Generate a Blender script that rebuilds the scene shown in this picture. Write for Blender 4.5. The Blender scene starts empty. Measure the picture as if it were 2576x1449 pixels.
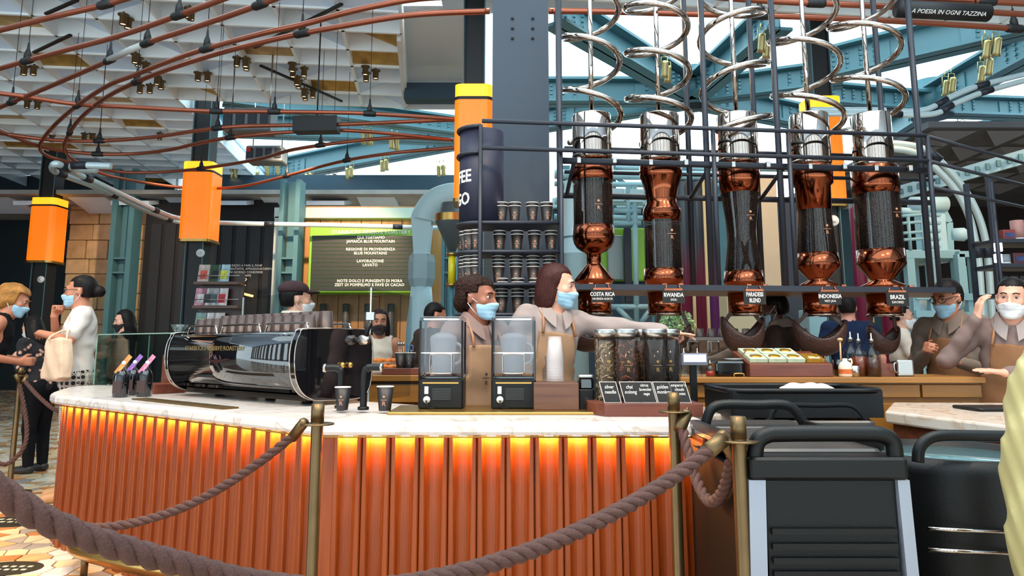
import bpy, bmesh, math, random
import numpy as np
from mathutils import Vector, Matrix

# ------------------------------------------------------------------ camera, world, light, exposure
SC = bpy.context.scene
COL = SC.collection
FPX, PITCH, YC, HC = 1850.0, math.radians(8.42), 596.0, 1.2
cam_d = bpy.data.cameras.new('camera')
cam = bpy.data.objects.new('camera', cam_d)
COL.objects.link(cam)
cam_d.sensor_fit = 'HORIZONTAL'
cam_d.sensor_width = 36.0
cam_d.lens = FPX / 2576.0 * 36.0
cam_d.shift_y = -(724.5 - YC) / 2576.0
cam_d.clip_start = 0.05
cam_d.clip_end = 200
cam.location = (0, 0, HC)
cam.rotation_euler = (math.pi / 2 + PITCH, 0, 0)
SC.camera = cam

world = bpy.data.worlds.new('daylight')
SC.world = world
world.use_nodes = True
bgn = world.node_tree.nodes['Background']
bgn.inputs[0].default_value = (0.76, 0.93, 1.0, 1)
bgn.inputs[1].default_value = 2.5

SC.view_settings.view_transform = 'Standard'
SC.view_settings.look = 'None'
SC.view_settings.gamma = 1.0
SC.view_settings.use_curve_mapping = False
SC.view_settings.exposure = 0.65


def spot_lamp(loc, target, energy, color, angle, blend=0.6, size=0.08):
    d = bpy.data.lights.new('spot_beam', 'SPOT')
    d.energy = energy
    d.color = color
    d.spot_size = math.radians(angle)
    d.spot_blend = blend
    d.shadow_soft_size = size
    o = bpy.data.objects.new('spot_beam', d)
    COL.objects.link(o)
    o.location = loc
    o.rotation_euler = (Vector(target) - Vector(loc)).to_track_quat('-Z', 'Y').to_euler()
    return o


WARM = (1.0, 0.72, 0.45)
# warm track spots of the hall above the bar and the queue
for (lx, ly, tx, ty, e, an) in [(-2.6, 1.6, -2.0, 4.2, 420, 60), (-0.2, 1.2, -0.3, 3.6, 380, 55), (1.6, 1.6, 1.0, 4.0, 330, 55),
                                (-4.6, 4.0, -3.6, 6.2, 420, 60), (3.2, 2.2, 2.6, 4.6, 260, 55), (0.2, 6.6, 0.8, 4.4, 260, 70),
                                (-6.0, 12.5, -9.4, 18.0, 700, 40), (-3.5, 11.5, -4.0, 16.0, 1100, 55), (4.0, 7.5, 3.4, 9.6, 300, 70), (7.5, 7.5, 6.0, 10.2, 400, 70)]:
    spot_lamp((lx, ly, 5.2), (tx, ty, 1.0 if ly < 10 else 2.4), e * (.65 if ly < 7 else 1.0), WARM, an)

# ------------------------------------------------------------------ pixel to place helpers (2576 x 1449 frame)
CP, SP = math.cos(PITCH), math.sin(PITCH)


def ray(u, v):
    a = (u - 1288.0) / FPX
    b = (YC - v) / FPX
    return Vector((a, CP - b * SP, SP + b * CP))


def W(u, v, Y):
    d = ray(u, v)
    return Vector((0, 0, HC)) + d * (Y / d.y)


def Zp(u, v, z):
    d = ray(u, v)
    t = (z - HC) / d.z
    return Vector((0, 0, HC)) + d * t


def proj(p):
    p = Vector(p) - Vector((0, 0, HC))
    zc = p.y * CP + p.z * SP
    yc = -p.y * SP + p.z * CP
    return 1288 + FPX * p.x / zc, YC - FPX * yc / zc


# ------------------------------------------------------------------ materials
def lin(h):
    h = h.lstrip('#')
    c = [int(h[i:i + 2], 16) / 255.0 for i in (0, 2, 4)]
    return tuple((x / 12.92 if x <= 0.04045 else ((x + 0.055) / 1.055) ** 2.4) for x in c) + (1.0,)


MATS = {}


def mat(name, col, rough=0.5, metal=0.0, var=0.0, scale=6.0, bump=0.0, bscale=40.0, emit=0.0, stretch=(1, 1, 1), coat=0.0,
        col2=None, spec=0.5):
    if name in MATS:
        return MATS[name]
    m = bpy.data.materials.new(name)
    m.use_nodes = True
    nt = m.node_tree
    b = nt.nodes['Principled BSDF']
    c = lin(col)
    b.inputs['Base Color'].default_value = c
    b.inputs['Roughness'].default_value = rough
    b.inputs['Metallic'].default_value = metal
    b.inputs['Coat Weight'].default_value = coat
    b.inputs['Specular IOR Level'].default_value = spec
    if emit:
        b.inputs['Emission Color'].default_value = c
        b.inputs['Emission Strength'].default_value = emit
    if var or bump or col2:
        tc = nt.nodes.new('ShaderNodeTexCoord')
        mp = nt.nodes.new('ShaderNodeMapping')
        mp.inputs['Scale'].default_value = stretch
        nt.links.new(tc.outputs['Object'], mp.inputs[0])
        if var or col2:
            n = nt.nodes.new('ShaderNodeTexNoise')
            n.inputs['Scale'].default_value = scale
            n.inputs['Detail'].default_value = 4
            nt.links.new(mp.outputs[0], n.inputs['Vector'])
            mx = nt.nodes.new('ShaderNodeMix')
            mx.data_type = 'RGBA'
            c2 = lin(col2) if col2 else None
            mx.inputs['A'].default_value = tuple(max(0, x * (1 - var)) for x in c[:3]) + (1,) if not c2 else c
            mx.inputs['B'].default_value = tuple(min(1, x * (1 + var)) for x in c[:3]) + (1,) if not c2 else c2
            rp = nt.nodes.new('ShaderNodeValToRGB')
            rp.color_ramp.elements[0].position = 0.3
            rp.color_ramp.elements[1].position = 0.7
            nt.links.new(n.outputs['Fac'], rp.inputs[0])
            nt.links.new(rp.outputs[0], mx.inputs['Factor'])
            nt.links.new(mx.outputs['Result'], b.inputs['Base Color'])
        if bump:
            n2 = nt.nodes.new('ShaderNodeTexNoise')
            n2.inputs['Scale'].default_value = bscale
            nt.links.new(mp.outputs[0], n2.inputs['Vector'])
            bp = nt.nodes.new('ShaderNodeBump')
            bp.inputs['Strength'].default_value = bump
            bp.inputs['Distance'].default_value = 0.02
            nt.links.new(n2.outputs['Fac'], bp.inputs['Height'])
            nt.links.new(bp.outputs[0], b.inputs['Normal'])
    MATS[name] = m
    return m


def glass(name, tint='#ffffff', rough=0.02, alpha=0.12):
    """thin pane: mostly lets light through, with a glossy coat by Fresnel"""
    if name in MATS:
        return MATS[name]
    m = bpy.data.materials.new(name)
    m.use_nodes = True
    nt = m.node_tree
    nt.nodes.remove(nt.nodes['Principled BSDF'])
    out = nt.nodes['Material Output']
    t = nt.nodes.new('ShaderNodeBsdfTransparent')
    t.inputs[0].default_value = lin(tint)
    g = nt.nodes.new('ShaderNodeBsdfGlossy')
    g.inputs['Roughness'].default_value = rough
    f = nt.nodes.new('ShaderNodeLayerWeight')
    f.inputs[0].default_value = 0.12
    ad = nt.nodes.new('ShaderNodeMath')
    ad.operation = 'MULTIPLY_ADD'
    ad.use_clamp = True
    ad.inputs[1].default_value = 0.35
    ad.inputs[2].default_value = alpha
    mx = nt.nodes.new('ShaderNodeMixShader')
    nt.links.new(f.outputs['Facing'], ad.inputs[0])
    nt.links.new(ad.outputs[0], mx.inputs[0])
    nt.links.new(t.outputs[0], mx.inputs[1])
    nt.links.new(g.outputs[0], mx.inputs[2])
    nt.links.new(mx.outputs[0], out.inputs[0])
    MATS[name] = m
    return m


def frosted(name, col, fac=0.45, rough=0.3):
    """thin milky plastic: part see-through, part diffuse"""
    if name in MATS:
        return MATS[name]
    m = bpy.data.materials.new(name)
    m.use_nodes = True
    nt = m.node_tree
    b = nt.nodes['Principled BSDF']
    b.inputs['Base Color'].default_value = lin(col)
    b.inputs['Roughness'].default_value = rough
    t = nt.nodes.new('ShaderNodeBsdfTransparent')
    mx = nt.nodes.new('ShaderNodeMixShader')
    mx.inputs[0].default_value = fac
    nt.links.new(t.outputs[0], mx.inputs[1])
    nt.links.new(b.outputs[0], mx.inputs[2])
    nt.links.new(mx.outputs[0], nt.nodes['Material Output'].inputs[0])
    MATS[name] = m
    return m


def wood(name, c1, c2, rough=0.45, axis='Z', scale=3.0, spec=0.5):
    if name in MATS:
        return MATS[name]
    m = bpy.data.materials.new(name)
    m.use_nodes = True
    nt = m.node_tree
    b = nt.nodes['Principled BSDF']
    b.inputs['Roughness'].default_value = rough
    b.inputs['Specular IOR Level'].default_value = spec
    tc = nt.nodes.new('ShaderNodeTexCoord')
    mp = nt.nodes.new('ShaderNodeMapping')
    st = {'X': (0.08, 1, 1), 'Y': (1, 0.08, 1), 'Z': (1, 1, 0.08)}[axis]
    mp.inputs['Scale'].default_value = st
    nt.links.new(tc.outputs['Object'], mp.inputs[0])
    n = nt.nodes.new('ShaderNodeTexNoise')
    n.inputs['Scale'].default_value = scale * 12
    n.inputs['Detail'].default_value = 6
    n.inputs['Distortion'].default_value = 0.6
    nt.links.new(mp.outputs[0], n.inputs['Vector'])
    rp = nt.nodes.new('ShaderNodeValToRGB')
    rp.color_ramp.elements[0].position = 0.32
    rp.color_ramp.elements[1].position = 0.68
    rp.color_ramp.elements[0].color = lin(c1)
    rp.color_ramp.elements[1].color = lin(c2)
    nt.links.new(n.outputs['Fac'], rp.inputs[0])
    nt.links.new(rp.outputs[0], b.inputs['Base Color'])
    bp = nt.nodes.new('ShaderNodeBump')
    bp.inputs['Strength'].default_value = 0.08
    nt.links.new(n.outputs['Fac'], bp.inputs['Height'])
    nt.links.new(bp.outputs[0], b.inputs['Normal'])
    MATS[name] = m
    return m


def marble(name, base, vein, vein2, scale=2.2, rough=0.18):
    m = bpy.data.materials.new(name)
    m.use_nodes = True
    nt = m.node_tree
    b = nt.nodes['Principled BSDF']
    b.inputs['Roughness'].default_value = rough
    tc = nt.nodes.new('ShaderNodeTexCoord')
    n = nt.nodes.new('ShaderNodeTexNoise')
    n.inputs['Scale'].default_value = scale
    n.inputs['Detail'].default_value = 5
    n.inputs['Distortion'].default_value = 1.2
    nt.links.new(tc.outputs['Object'], n.inputs['Vector'])
    rp = nt.nodes.new('ShaderNodeValToRGB')
    cr = rp.color_ramp
    cr.elements[0].position = 0.0
    cr.elements[0].color = lin(base)
    e = cr.elements.new(0.47); e.color = lin(base)
    e = cr.elements.new(0.495); e.color = lin(vein)
    e = cr.elements.new(0.52); e.color = lin(base)
    e = cr.elements.new(0.62); e.color = lin(base)
    e = cr.elements.new(0.635); e.color = lin(vein2)
    e = cr.elements.new(0.66); e.color = lin(base)
    nt.links.new(n.outputs['Fac'], rp.inputs[0])
    nt.links.new(rp.outputs[0], b.inputs['Base Color'])
    MATS[name] = m
    return m


# ------------------------------------------------------------------ mesh building
def rotz(a):
    return Matrix.Rotation(a, 4, 'Z')


def frame_to(d):
    """matrix whose Z axis points along d"""
    return Vector(d).to_track_quat('Z', 'Y').to_matrix().to_4x4()


ORG = {}


def origin(o):
    return ORG.get(o.name, Vector((0, 0, 0)))


def tag(o, label=None, cat=None, group=None, kind=None):
    if label: o['label'] = label
    if cat: o['category'] = cat
    if group: o['group'] = group
    if kind: o['kind'] = kind
    return o


def thing(name, label, cat, loc, group=None, kind=None):
    o = bpy.data.objects.new(name, None)
    o.empty_display_size = 0.1
    COL.objects.link(o)
    o.location = loc
    ORG[o.name] = Vector(loc)
    return tag(o, label, cat, group, kind)


class MB:
    def __init__(self):
        self.v, self.f, self.s = [], [], []

    def add(self, vs, fs, M=None, smooth=False):
        n = len(self.v)
        if M is not None:
            vs = [M @ Vector(p) for p in vs]
        self.v += [tuple(p) for p in vs]
        self.f += [tuple(i + n for i in f) for f in fs]
        self.s += [smooth] * len(fs)
        return self

    def box(self, c, s, M=None, taper=1.0):
        x, y, z = s[0] / 2, s[1] / 2, s[2] / 2
        t = taper
        vs = [(-x, -y, -z), (x, -y, -z), (x, y, -z), (-x, y, -z), (-x * t, -y * t, z), (x * t, -y * t, z), (x * t, y * t, z), (-x * t, y * t, z)]
        fs = [(0, 3, 2, 1), (4, 5, 6, 7), (0, 1, 5, 4), (1, 2, 6, 5), (2, 3, 7, 6), (3, 0, 4, 7)]
        T = Matrix.Translation(Vector(c))
        return self.add(vs, fs, T @ M if M is not None else T)

    def rbox(self, c, s, r=0.01, seg=3, M=None):
        """box with rounded vertical edges and a small chamfer on top and bottom"""
        x, y, z = s[0] / 2, s[1] / 2, s[2] / 2
        r = min(r, x * 0.99, y * 0.99)
        ch = min(r * 0.5, z * 0.5)
        ring = []
        for (cx, cy, a0) in ((x - r, y - r, 0), (-x + r, y - r, 90), (-x + r, -y + r, 180), (x - r, -y + r, 270)):
            for k in range(seg + 1):
                a = math.radians(a0 + 90 * k / seg)
                ring.append((cx, cy, math.cos(a), math.sin(a)))
        vs, n = [], len(ring)
        for (zz, rr) in ((-z, r - ch), (-z + ch, r), (z - ch, r), (z, r - ch)):
            vs += [(cx + ca * rr, cy + sa * rr, zz) for cx, cy, ca, sa in ring]
        fs = [tuple(range(n))[::-1], tuple(range(3 * n, 4 * n))]
        for k in range(3):
            for i in range(n):
                j = (i + 1) % n
                fs.append((k * n + i, k * n + j, (k + 1) * n + j, (k + 1) * n + i))
        T = Matrix.Translation(Vector(c))
        return self.add(vs, fs, T @ M if M is not None else T)

    def prism(self, pts, z0, z1, M=None):
        """polygon (x,y) extruded from z0 to z1"""
        n = len(pts)
        vs = [(p[0], p[1], z0) for p in pts] + [(p[0], p[1], z1) for p in pts]
        fs = [tuple(range(n))[::-1], tuple(range(n, 2 * n))]
        fs += [(i, (i + 1) % n, n + (i + 1) % n, n + i) for i in range(n)]
        return self.add(vs, fs, M)

    def lathe(self, prof, seg=24, M=None, smooth=True, cap=True):
        """prof: list of (r,z), revolved about z"""
        vs, fs = [], []
        for r, z in prof:
            for k in range(seg):
                a = 2 * math.pi * k / seg
                vs.append((r * math.cos(a), r * math.sin(a), z))
        for i in range(len(prof) - 1):
            for k in range(seg):
                j = (k + 1) % seg
                fs.append((i * seg + k, i * seg + j, (i + 1) * seg + j, (i + 1) * seg + k))
        if cap:
            fs.append(tuple(range(seg))[::-1])
            fs.append(tuple(range((len(prof) - 1) * seg, len(prof) * seg)))
        return self.add(vs, fs, M, smooth)

    def cyl(self, c, r, h, seg=16, M=None, r2=None):
        r2 = r if r2 is None else r2
        T = Matrix.Translation(Vector(c))
        return self.lathe([(r, -h / 2), (r2, h / 2)], seg, T @ M if M is not None else T)

    def rod(self, a, b, r, seg=10, r2=None):
        a, b = Vector(a), Vector(b)
        L = (b - a).length
        return self.lathe([(r, 0), (r if r2 is None else r2, L)], seg, Matrix.Translation(a) @ frame_to(b - a))

    def bar(self, a, b, w, h, up=(0, 0, 1)):
        """rectangular bar between two points, w across and h along up"""
        a, b = Vector(a), Vector(b)
        d = (b - a).normalized()
        s = d.cross(Vector(up)).normalized()
        u = s.cross(d).normalized()
        vs = []
        for p in (a, b):
            for (i, j) in ((-1, -1), (1, -1), (1, 1), (-1, 1)):
                vs.append(p + s * (i * w / 2) + u * (j * h / 2))
        fs = [(0, 3, 2, 1), (4, 5, 6, 7), (0, 1, 5, 4), (1, 2, 6, 5), (2, 3, 7, 6), (3, 0, 4, 7)]
        return self.add(vs, fs)

    def tube(self, pts, r, seg=10, closed=False, cap=True, rs=None):
        pts = [Vector(p) for p in pts]
        n = len(pts)
        vs, fs = [], []
        prev = None
        for i, p in enumerate(pts):
            if closed:
                d = pts[(i + 1) % n] - pts[i - 1]
            else:
                d = pts[min(i + 1, n - 1)] - pts[max(i - 1, 0)]
            d.normalize()
            if prev is None:
                x = d.cross(Vector((0, 0, 1)))
                if x.length < 1e-3: x = d.cross(Vector((0, 1, 0)))
                x.normalize()
            else:
                x = prev - d * prev.dot(d)
                x.normalize()
            prev = x
            y = d.cross(x)
            rr = rs[i] if rs else r
            for k in range(seg):
                a = 2 * math.pi * k / seg
                vs.append(p + x * (math.cos(a) * rr) + y * (math.sin(a) * rr))
        m = n if closed else n - 1
        for i in range(m):
            for k in range(seg):
                j = (k + 1) % seg
                i2 = (i + 1) % n
                fs.append((i * seg + k, i * seg + j, i2 * seg + j, i2 * seg + k))
        if cap and not closed:
            fs.append(tuple(range(seg))[::-1])
            fs.append(tuple(range((n - 1) * seg, n * seg)))
        return self.add(vs, fs, None, True)

    def ball(self, c, r, seg=16, rings=10, M=None):
        if not hasattr(r, '__len__'): r = (r, r, r)
        prof = [(max(1e-4, math.sin(math.pi * i / rings)), -math.cos(math.pi * i / rings)) for i in range(rings + 1)]
        S = Matrix.Diagonal((r[0], r[1], r[2], 1))
        T = Matrix.Translation(Vector(c))
        return self.lathe(prof, seg, T @ (M @ S if M is not None else S))

    def build(self, name, material, parent=None, loc=None, bevel=0.0):
        me = bpy.data.meshes.new(name)
        off = Vector((0, 0, 0))
        if parent is not None: off = origin(parent)
        if loc is not None: off = Vector(loc)
        me.from_pydata([tuple(Vector(p) - off) for p in self.v], [], self.f)
        if any(self.s): me.polygons.foreach_set('use_smooth', self.s)
        me.update()
        o = bpy.data.objects.new(name, me)
        COL.objects.link(o)
        if material is not None: me.materials.append(material)
        if parent is not None:
            o.parent = parent
            ORG[o.name] = Vector(origin(parent))
            if loc is not None:
                o.location = Vector(loc) - origin(parent)
                ORG[o.name] = Vector(loc)
        elif loc is not None:
            o.location = loc
            ORG[o.name] = Vector(loc)
        if bevel:
            md = o.modifiers.new('edge', 'BEVEL')
            md.width = bevel
            md.segments = 2
            md.limit_method = 'ANGLE'
        return o


def solo(mb, name, material, label, cat, group=None, kind=None, bevel=0.0):
    """a thing that is one mesh, with its origin at the base centre"""
    vs = np.array(mb.v)
    c = Vector(((vs[:, 0].min() + vs[:, 0].max()) / 2, (vs[:, 1].min() + vs[:, 1].max()) / 2, vs[:, 2].min()))
    o = mb.build(name, material, None, c, bevel)
    return tag(o, label, cat, group, kind)


def struct(mb, name, material, parent=None):
    o = mb.build(name, material, parent)
    if parent is None: o['kind'] = 'structure'
    return o


def copy_tree(o, parent=None, delta=None):
    c = o.copy()
    COL.objects.link(c)
    c.parent = parent
    ORG[c.name] = Vector(origin(o))
    if delta is not None:
        c.location = o.location + Vector(delta)
        ORG[c.name] = origin(o) + Vector(delta)
    for ch in list(o.children):
        copy_tree(ch, c)
    return c


def spline(pts, n=8, closed=False):
    """Catmull-Rom through the points"""
    P = [Vector(p) for p in pts]
    out = []
    m = len(P)
    rng = m if closed else m - 1
    for i in range(rng):
        if closed:
            p0, p1, p2, p3 = P[i - 1], P[i], P[(i + 1) % m], P[(i + 2) % m]
        else:
            p0, p1, p2, p3 = P[max(i - 1, 0)], P[i], P[i + 1], P[min(i + 2, m - 1)]
        for k in range(n):
            t = k / n
            out.append(0.5 * ((2 * p1) + (p2 - p0) * t + (2 * p0 - 5 * p1 + 4 * p2 - p3) * t * t + (3 * p1 - p0 - 3 * p2 + p3) * t ** 3))
    if not closed: out.append(P[-1])
    return out


def text(body, name, material, parent, loc, rot, size, align='CENTER', extrude=0.0008, bend=None, width=1.0, shear=0.0, space=1.0, bold=0.0):
    c = bpy.data.curves.new(name, 'FONT')
    c.body = body
    c.size = size
    c.align_x = align
    c.align_y = 'CENTER'
    c.extrude = extrude
    c.offset = bold
    c.shear = shear
    c.space_character = space
    c.resolution_u = 2
    o = bpy.data.objects.new(name, c)
    COL.objects.link(o)
    # turn the text into a plain mesh
    dg = bpy.context.evaluated_depsgraph_get()
    me = bpy.data.meshes.new_from_object(o.evaluated_get(dg))
    bpy.data.objects.remove(o)
    bpy.data.curves.remove(c)
    R = rot if isinstance(rot, Matrix) else Matrix.Rotation(rot, 4, 'Z') @ Matrix.Rotation(math.pi / 2, 4, 'X')
    vs = np.empty(len(me.vertices) * 3)
    me.vertices.foreach_get('co', vs)
    vs = vs.reshape(-1, 3)
    vs[:, 0] *= width
    if bend:  # wrap round a vertical cylinder of radius bend
        a = vs[:, 0] / bend
        vs2 = vs.copy()
        vs2[:, 0] = np.sin(a) * (bend + vs[:, 2])
        vs2[:, 2] = np.cos(a) * (bend + vs[:, 2]) - bend
        vs = vs2
    off = origin(parent) if parent is not None else Vector((0, 0, 0))
    M = Matrix.Translation(Vector(loc) - off) @ R
    Mn = np.array(M)
    vs = vs @ Mn[:3, :3].T + Mn[:3, 3]
    me.vertices.foreach_set('co', vs.ravel())
    me.materials.clear()
    me.materials.append(material)
    ob = bpy.data.objects.new(name, me)
    COL.objects.link(ob)
    if parent is not None:
        ob.parent = parent
        ORG[ob.name] = Vector(off)
    return ob


def star_pts(r, cx=0, cy=0):
    return [(cx + (r if k % 2 == 0 else r * 0.42) * math.sin(math.pi * k / 5), cy + (r if k % 2 == 0 else r * 0.42) * math.cos(math.pi * k / 5)) for k in range(10)]


RND = random.Random(7)

# palette
M_TEAL = mat('teal_steel', '#48737d', 0.45, 0.0, 0.06, 2.0)
M_PALE = mat('pale_teal_steel', '#a9c6cc', 0.5)
M_MACH = mat('pale_machine_paint', '#86abb3', 0.45)
M_DARKBLUE = mat('dark_blue_panel', '#2b4150', 0.7, 0, 0.1, 1.0)
M_BLACK = mat('black_paint', '#131316', 0.55, 0, 0.2, 2.0)
M_BLACKWALL = mat('black_wall', '#17171c', 0.75, 0, 0.25, 1.2)
M_RACK = mat('rack_steel', '#2b2e38', 0.45, 0.3, 0.08, 3.0)
M_COLUMN = mat('column_paint', '#3a404b', 0.55, 0.1, 0.05, 1.5)
M_BRASS = mat('brass', '#b08a4c', 0.3, 0.9, 0.1, 8.0)
M_BRASSD = mat('aged_brass', '#735d40', 0.38, 0.85, 0.12, 10.0)
M_COPPER = mat('polished_copper', '#b4684a', 0.16, 1.0, 0.06, 3.0)
M_CPIPE = mat('copper_pipe', '#a05a44', 0.3, 0.75, 0.08, 2.0)
M_CHROME = mat('chrome', '#b9ada4', 0.06, 1.0)
M_STEEL = mat('brushed_steel', '#b9b6b2', 0.28, 1.0)
M_WHITE = mat('white_paint', '#d9dce0', 0.7)
M_BLKPL = mat('black_plastic', '#0b0b0c', 0.42, 0, 0.15, 9.0, 0.05, 160, spec=0.3)
M_GLOSSBLK = mat('gloss_black', '#0c0c10', 0.06, 0.0, coat=0.6)
M_LETTER = mat('white_letter', '#ece6df', 0.6)
M_COPLET = mat('copper_print', '#c98a6a', 0.5, 0.3)
# ------------------------------------------------------------------ the setting
def prect(u0, v0, u1, v1, Y):
    vm = (v0 + v1) / 2
    return W(u0, vm, Y).x, W(u1, vm, Y).x, W((u0 + u1) / 2, v1, Y).z, W((u0 + u1) / 2, v0, Y).z


def slab(mb, u0, v0, u1, v1, Y, d=0.1, z0=None, z1=None):
    """upright slab whose front face lies at depth Y and spans the pixel box; z0/z1 override its foot and head"""
    x0, x1, a, b = prect(u0, v0, u1, v1, Y)
    if z0 is not None: a = z0
    if z1 is not None: b = z1
    return mb.box(((x0 + x1) / 2, Y + d / 2, (a + b) / 2), (abs(x1 - x0), d, b - a))


# floor slab with its irregular stone pieces
M_GROUT = mat('floor_grout', '#6d4a33', 0.6, 0, 0.2, 3.0)


def paving():
    m = bpy.data.materials.new('stone_paving')
    m.use_nodes = True
    nt = m.node_tree
    bs = nt.nodes['Principled BSDF']
    bs.inputs['Roughness'].default_value = 0.25
    tc = nt.nodes.new('ShaderNodeTexCoord')
    v1 = nt.nodes.new('ShaderNodeTexVoronoi')
    v1.inputs['Scale'].default_value = 7.5
    v2 = nt.nodes.new('ShaderNodeTexVoronoi')
    v2.feature = 'DISTANCE_TO_EDGE'
    v2.inputs['Scale'].default_value = 7.5
    rp = nt.nodes.new('ShaderNodeValToRGB')
    for i, c in enumerate(('#e3cda8', '#d2a877', '#bd7f4c', '#eee3d3', '#a99f97')):
        e = rp.color_ramp.elements[i] if i < 2 else rp.color_ramp.elements.new(i / 5)
        e.position = i / 5
        e.color = lin(c)
    rp.color_ramp.interpolation = 'CONSTANT'
    st = nt.nodes.new('ShaderNodeMath')
    st.operation = 'GREATER_THAN'
    st.inputs[1].default_value = 0.03
    mx = nt.nodes.new('ShaderNodeMix')
    mx.data_type = 'RGBA'
    mx.inputs['A'].default_value = lin('#6d4a33')
    sp = nt.nodes.new('ShaderNodeSeparateColor')
    nt.links.new(tc.outputs['Object'], v1.inputs['Vector'])
    nt.links.new(tc.outputs['Object'], v2.inputs['Vector'])
    nt.links.new(v1.outputs['Color'], sp.inputs[0])
    nt.links.new(sp.outputs[0], rp.inputs[0])
    nt.links.new(v2.outputs['Distance'], st.inputs[0])
    nt.links.new(st.outputs[0], mx.inputs['Factor'])
    nt.links.new(rp.outputs[0], mx.inputs['B'])
    nt.links.new(mx.outputs['Result'], bs.inputs['Base Color'])
    return m


M_PAVE = paving()
floor = struct(MB().box((0, 11, -0.06), (44, 26, 0.1)), 'floor', M_PAVE)
MB().box((-3.6, 7.5, -0.0105), (8.4, 9.6, 0.003)).build('grout_bed', M_GROUT, floor)
TILE = [mat('stone_cream', '#e3cda8', 0.22, 0, 0.12, 9), mat('stone_sand', '#d2a877', 0.22, 0, 0.15, 9), mat('stone_ochre', '#bd7f4c', 0.25, 0, 0.15, 9),
        mat('stone_white', '#eee3d3', 0.2, 0, 0.08, 9), mat('stone_grey', '#a99f97', 0.22, 0, 0.12, 9)]


def clip_poly(poly, a, b):
    """keep the side of the bisector of a,b that holds a"""
    mx, my = (a[0] + b[0]) / 2, (a[1] + b[1]) / 2
    nx, ny = b[0] - a[0], b[1] - a[1]
    out = []
    for i in range(len(poly)):
        p, q = poly[i], poly[(i + 1) % len(poly)]
        dp = (p[0] - mx) * nx + (p[1] - my) * ny
        dq = (q[0] - mx) * nx + (q[1] - my) * ny
        if dp <= 0: out.append(p)
        if (dp < 0 < dq) or (dq < 0 < dp):
            t = dp / (dp - dq)
            out.append((p[0] + (q[0] - p[0]) * t, p[1] + (q[1] - p[1]) * t))
    return out


def build_tiles():
    g = 0.118
    seeds = {}
    nx0, nx1, ny0, ny1 = int(-7.6 / g), int(-0.6 / g), int(3.0 / g), int(12.0 / g)
    r = random.Random(3)
    for i in range(nx0, nx1):
        for j in range(ny0, ny1):
            seeds[i, j] = ((i + 0.5 + r.uniform(-.46, .46)) * g * 1.25, (j + 0.5 + r.uniform(-.46, .46)) * g)
    cells = []
    for (i, j), s in seeds.items():
        u, v = proj((s[0], s[1], 0))
        if u < -25 or u > 560 or v > 1475 or v < 1030: continue
        if u > 190 and v < 1300: continue
        poly = [(s[0] - .25, s[1] - .25), (s[0] + .25, s[1] - .25), (s[0] + .25, s[1] + .25), (s[0] - .25, s[1] + .25)]
        for di in range(-2, 3):
            for dj in range(-2, 3):
                if (di or dj) and (i + di, j + dj) in seeds:
                    poly = clip_poly(poly, s, seeds[i + di, j + dj])
        if len(poly) < 3: continue
        cx = sum(p[0] for p in poly) / len(poly)
        cy = sum(p[1] for p in poly) / len(poly)
        cells.append((cy, [(cx + (p[0] - cx) * .93, cy + (p[1] - cy) * .93) for p in poly]))
    cells.sort(key=lambda c: c[0])
    far = MB()
    fm = []
    for k, (cy, poly) in enumerate(cells):
        mi = r.choices(range(5), (5, 3, 1.6, 2.5, 1))[0]
        h = r.uniform(0.001, 0.003)
        if k < 300:
            MB().prism(poly, -0.012, h).build('stone_tile', TILE[mi], floor)
        else:
            n0 = len(far.f)
            far.prism(poly, -0.012, h)
            fm += [mi] * (len(far.f) - n0)
    if far.f:
        o = far.build('stone_tiles', None, floor)
        for m in TILE: o.data.materials.append(m)
        o.data.polygons.foreach_set('material_index', fm)
        o['kind'] = 'stuff'


build_tiles()
# two dark oval inlays in the paving with pale lettering strokes
for (u, v, rx, ry) in ((45, 1312, 0.23, 0.17), (15, 1432, 0.19, 0.13)):
    p = Zp(u, v, 0)
    m = MB().lathe([(1, 0.0), (1, 0.006)], 36, Matrix.Translation((p.x, p.y, 0)) @ Matrix.Diagonal((rx, ry, 1, 1)), False)
    o = m.build('inlay', mat('dark_inlay', '#33332a', 0.35, 0.3), floor)
    m = MB()
    for k in range(6):
        for s in (-1, 1):
            m.box((p.x + (k - 2.5) * rx * .24, p.y + s * ry * .22, 0.0065), (rx * .13, ry * .16, 0.003))
    m.build('inlay_lettering', mat('inlay_letter', '#cfc6b0', 0.5), o)

# ------------------------------------------------------------------ coffered ceiling
CZ = 5.7
M_CPANEL = mat('ceiling_panel', '#cfe0f4', 0.75, 0, 0.06, 3.0)
M_CRAIL = mat('ceiling_rail', '#f2f8fb', 0.6)
M_CGOLD = mat('ceiling_gold', '#b8924e', 0.42, 0.55, 0.25, 5.0)
ga = math.atan(0.12)
GX = Vector((math.cos(ga), math.sin(ga), 0))
GY = Vector((-math.sin(ga), math.cos(ga), 0))
C0 = Zp(1023, 272, CZ)
CXS, CYS = 0.84, 0.68
ceiling = struct(MB().add([tuple(C0 + GX * a + GY * b + Vector((0, 0, .42))) for a, b in ((-16, -4.9), (0, -4.9), (0, 0), (-4.2, 0), (-4.2, 8.5), (-16, 8.5))] +
                          [tuple(C0 + GX * a + GY * b + Vector((0, 0, .5))) for a, b in ((-16, -4.9), (0, -4.9), (0, 0), (-4.2, 0), (-4.2, 8.5), (-16, 8.5))],
                          [tuple(range(6)), tuple(range(6, 12))[::-1]] + [(i, (i + 1) % 6, 6 + (i + 1) % 6, 6 + i) for i in range(6)]),
                 'ceiling', M_CPANEL)
MB().box((C0.x + 9.5, 8.1, CZ + .46), (17, 4.6, 0.08)).build('ceiling_slab', M_CPANEL, ceiling)


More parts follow.
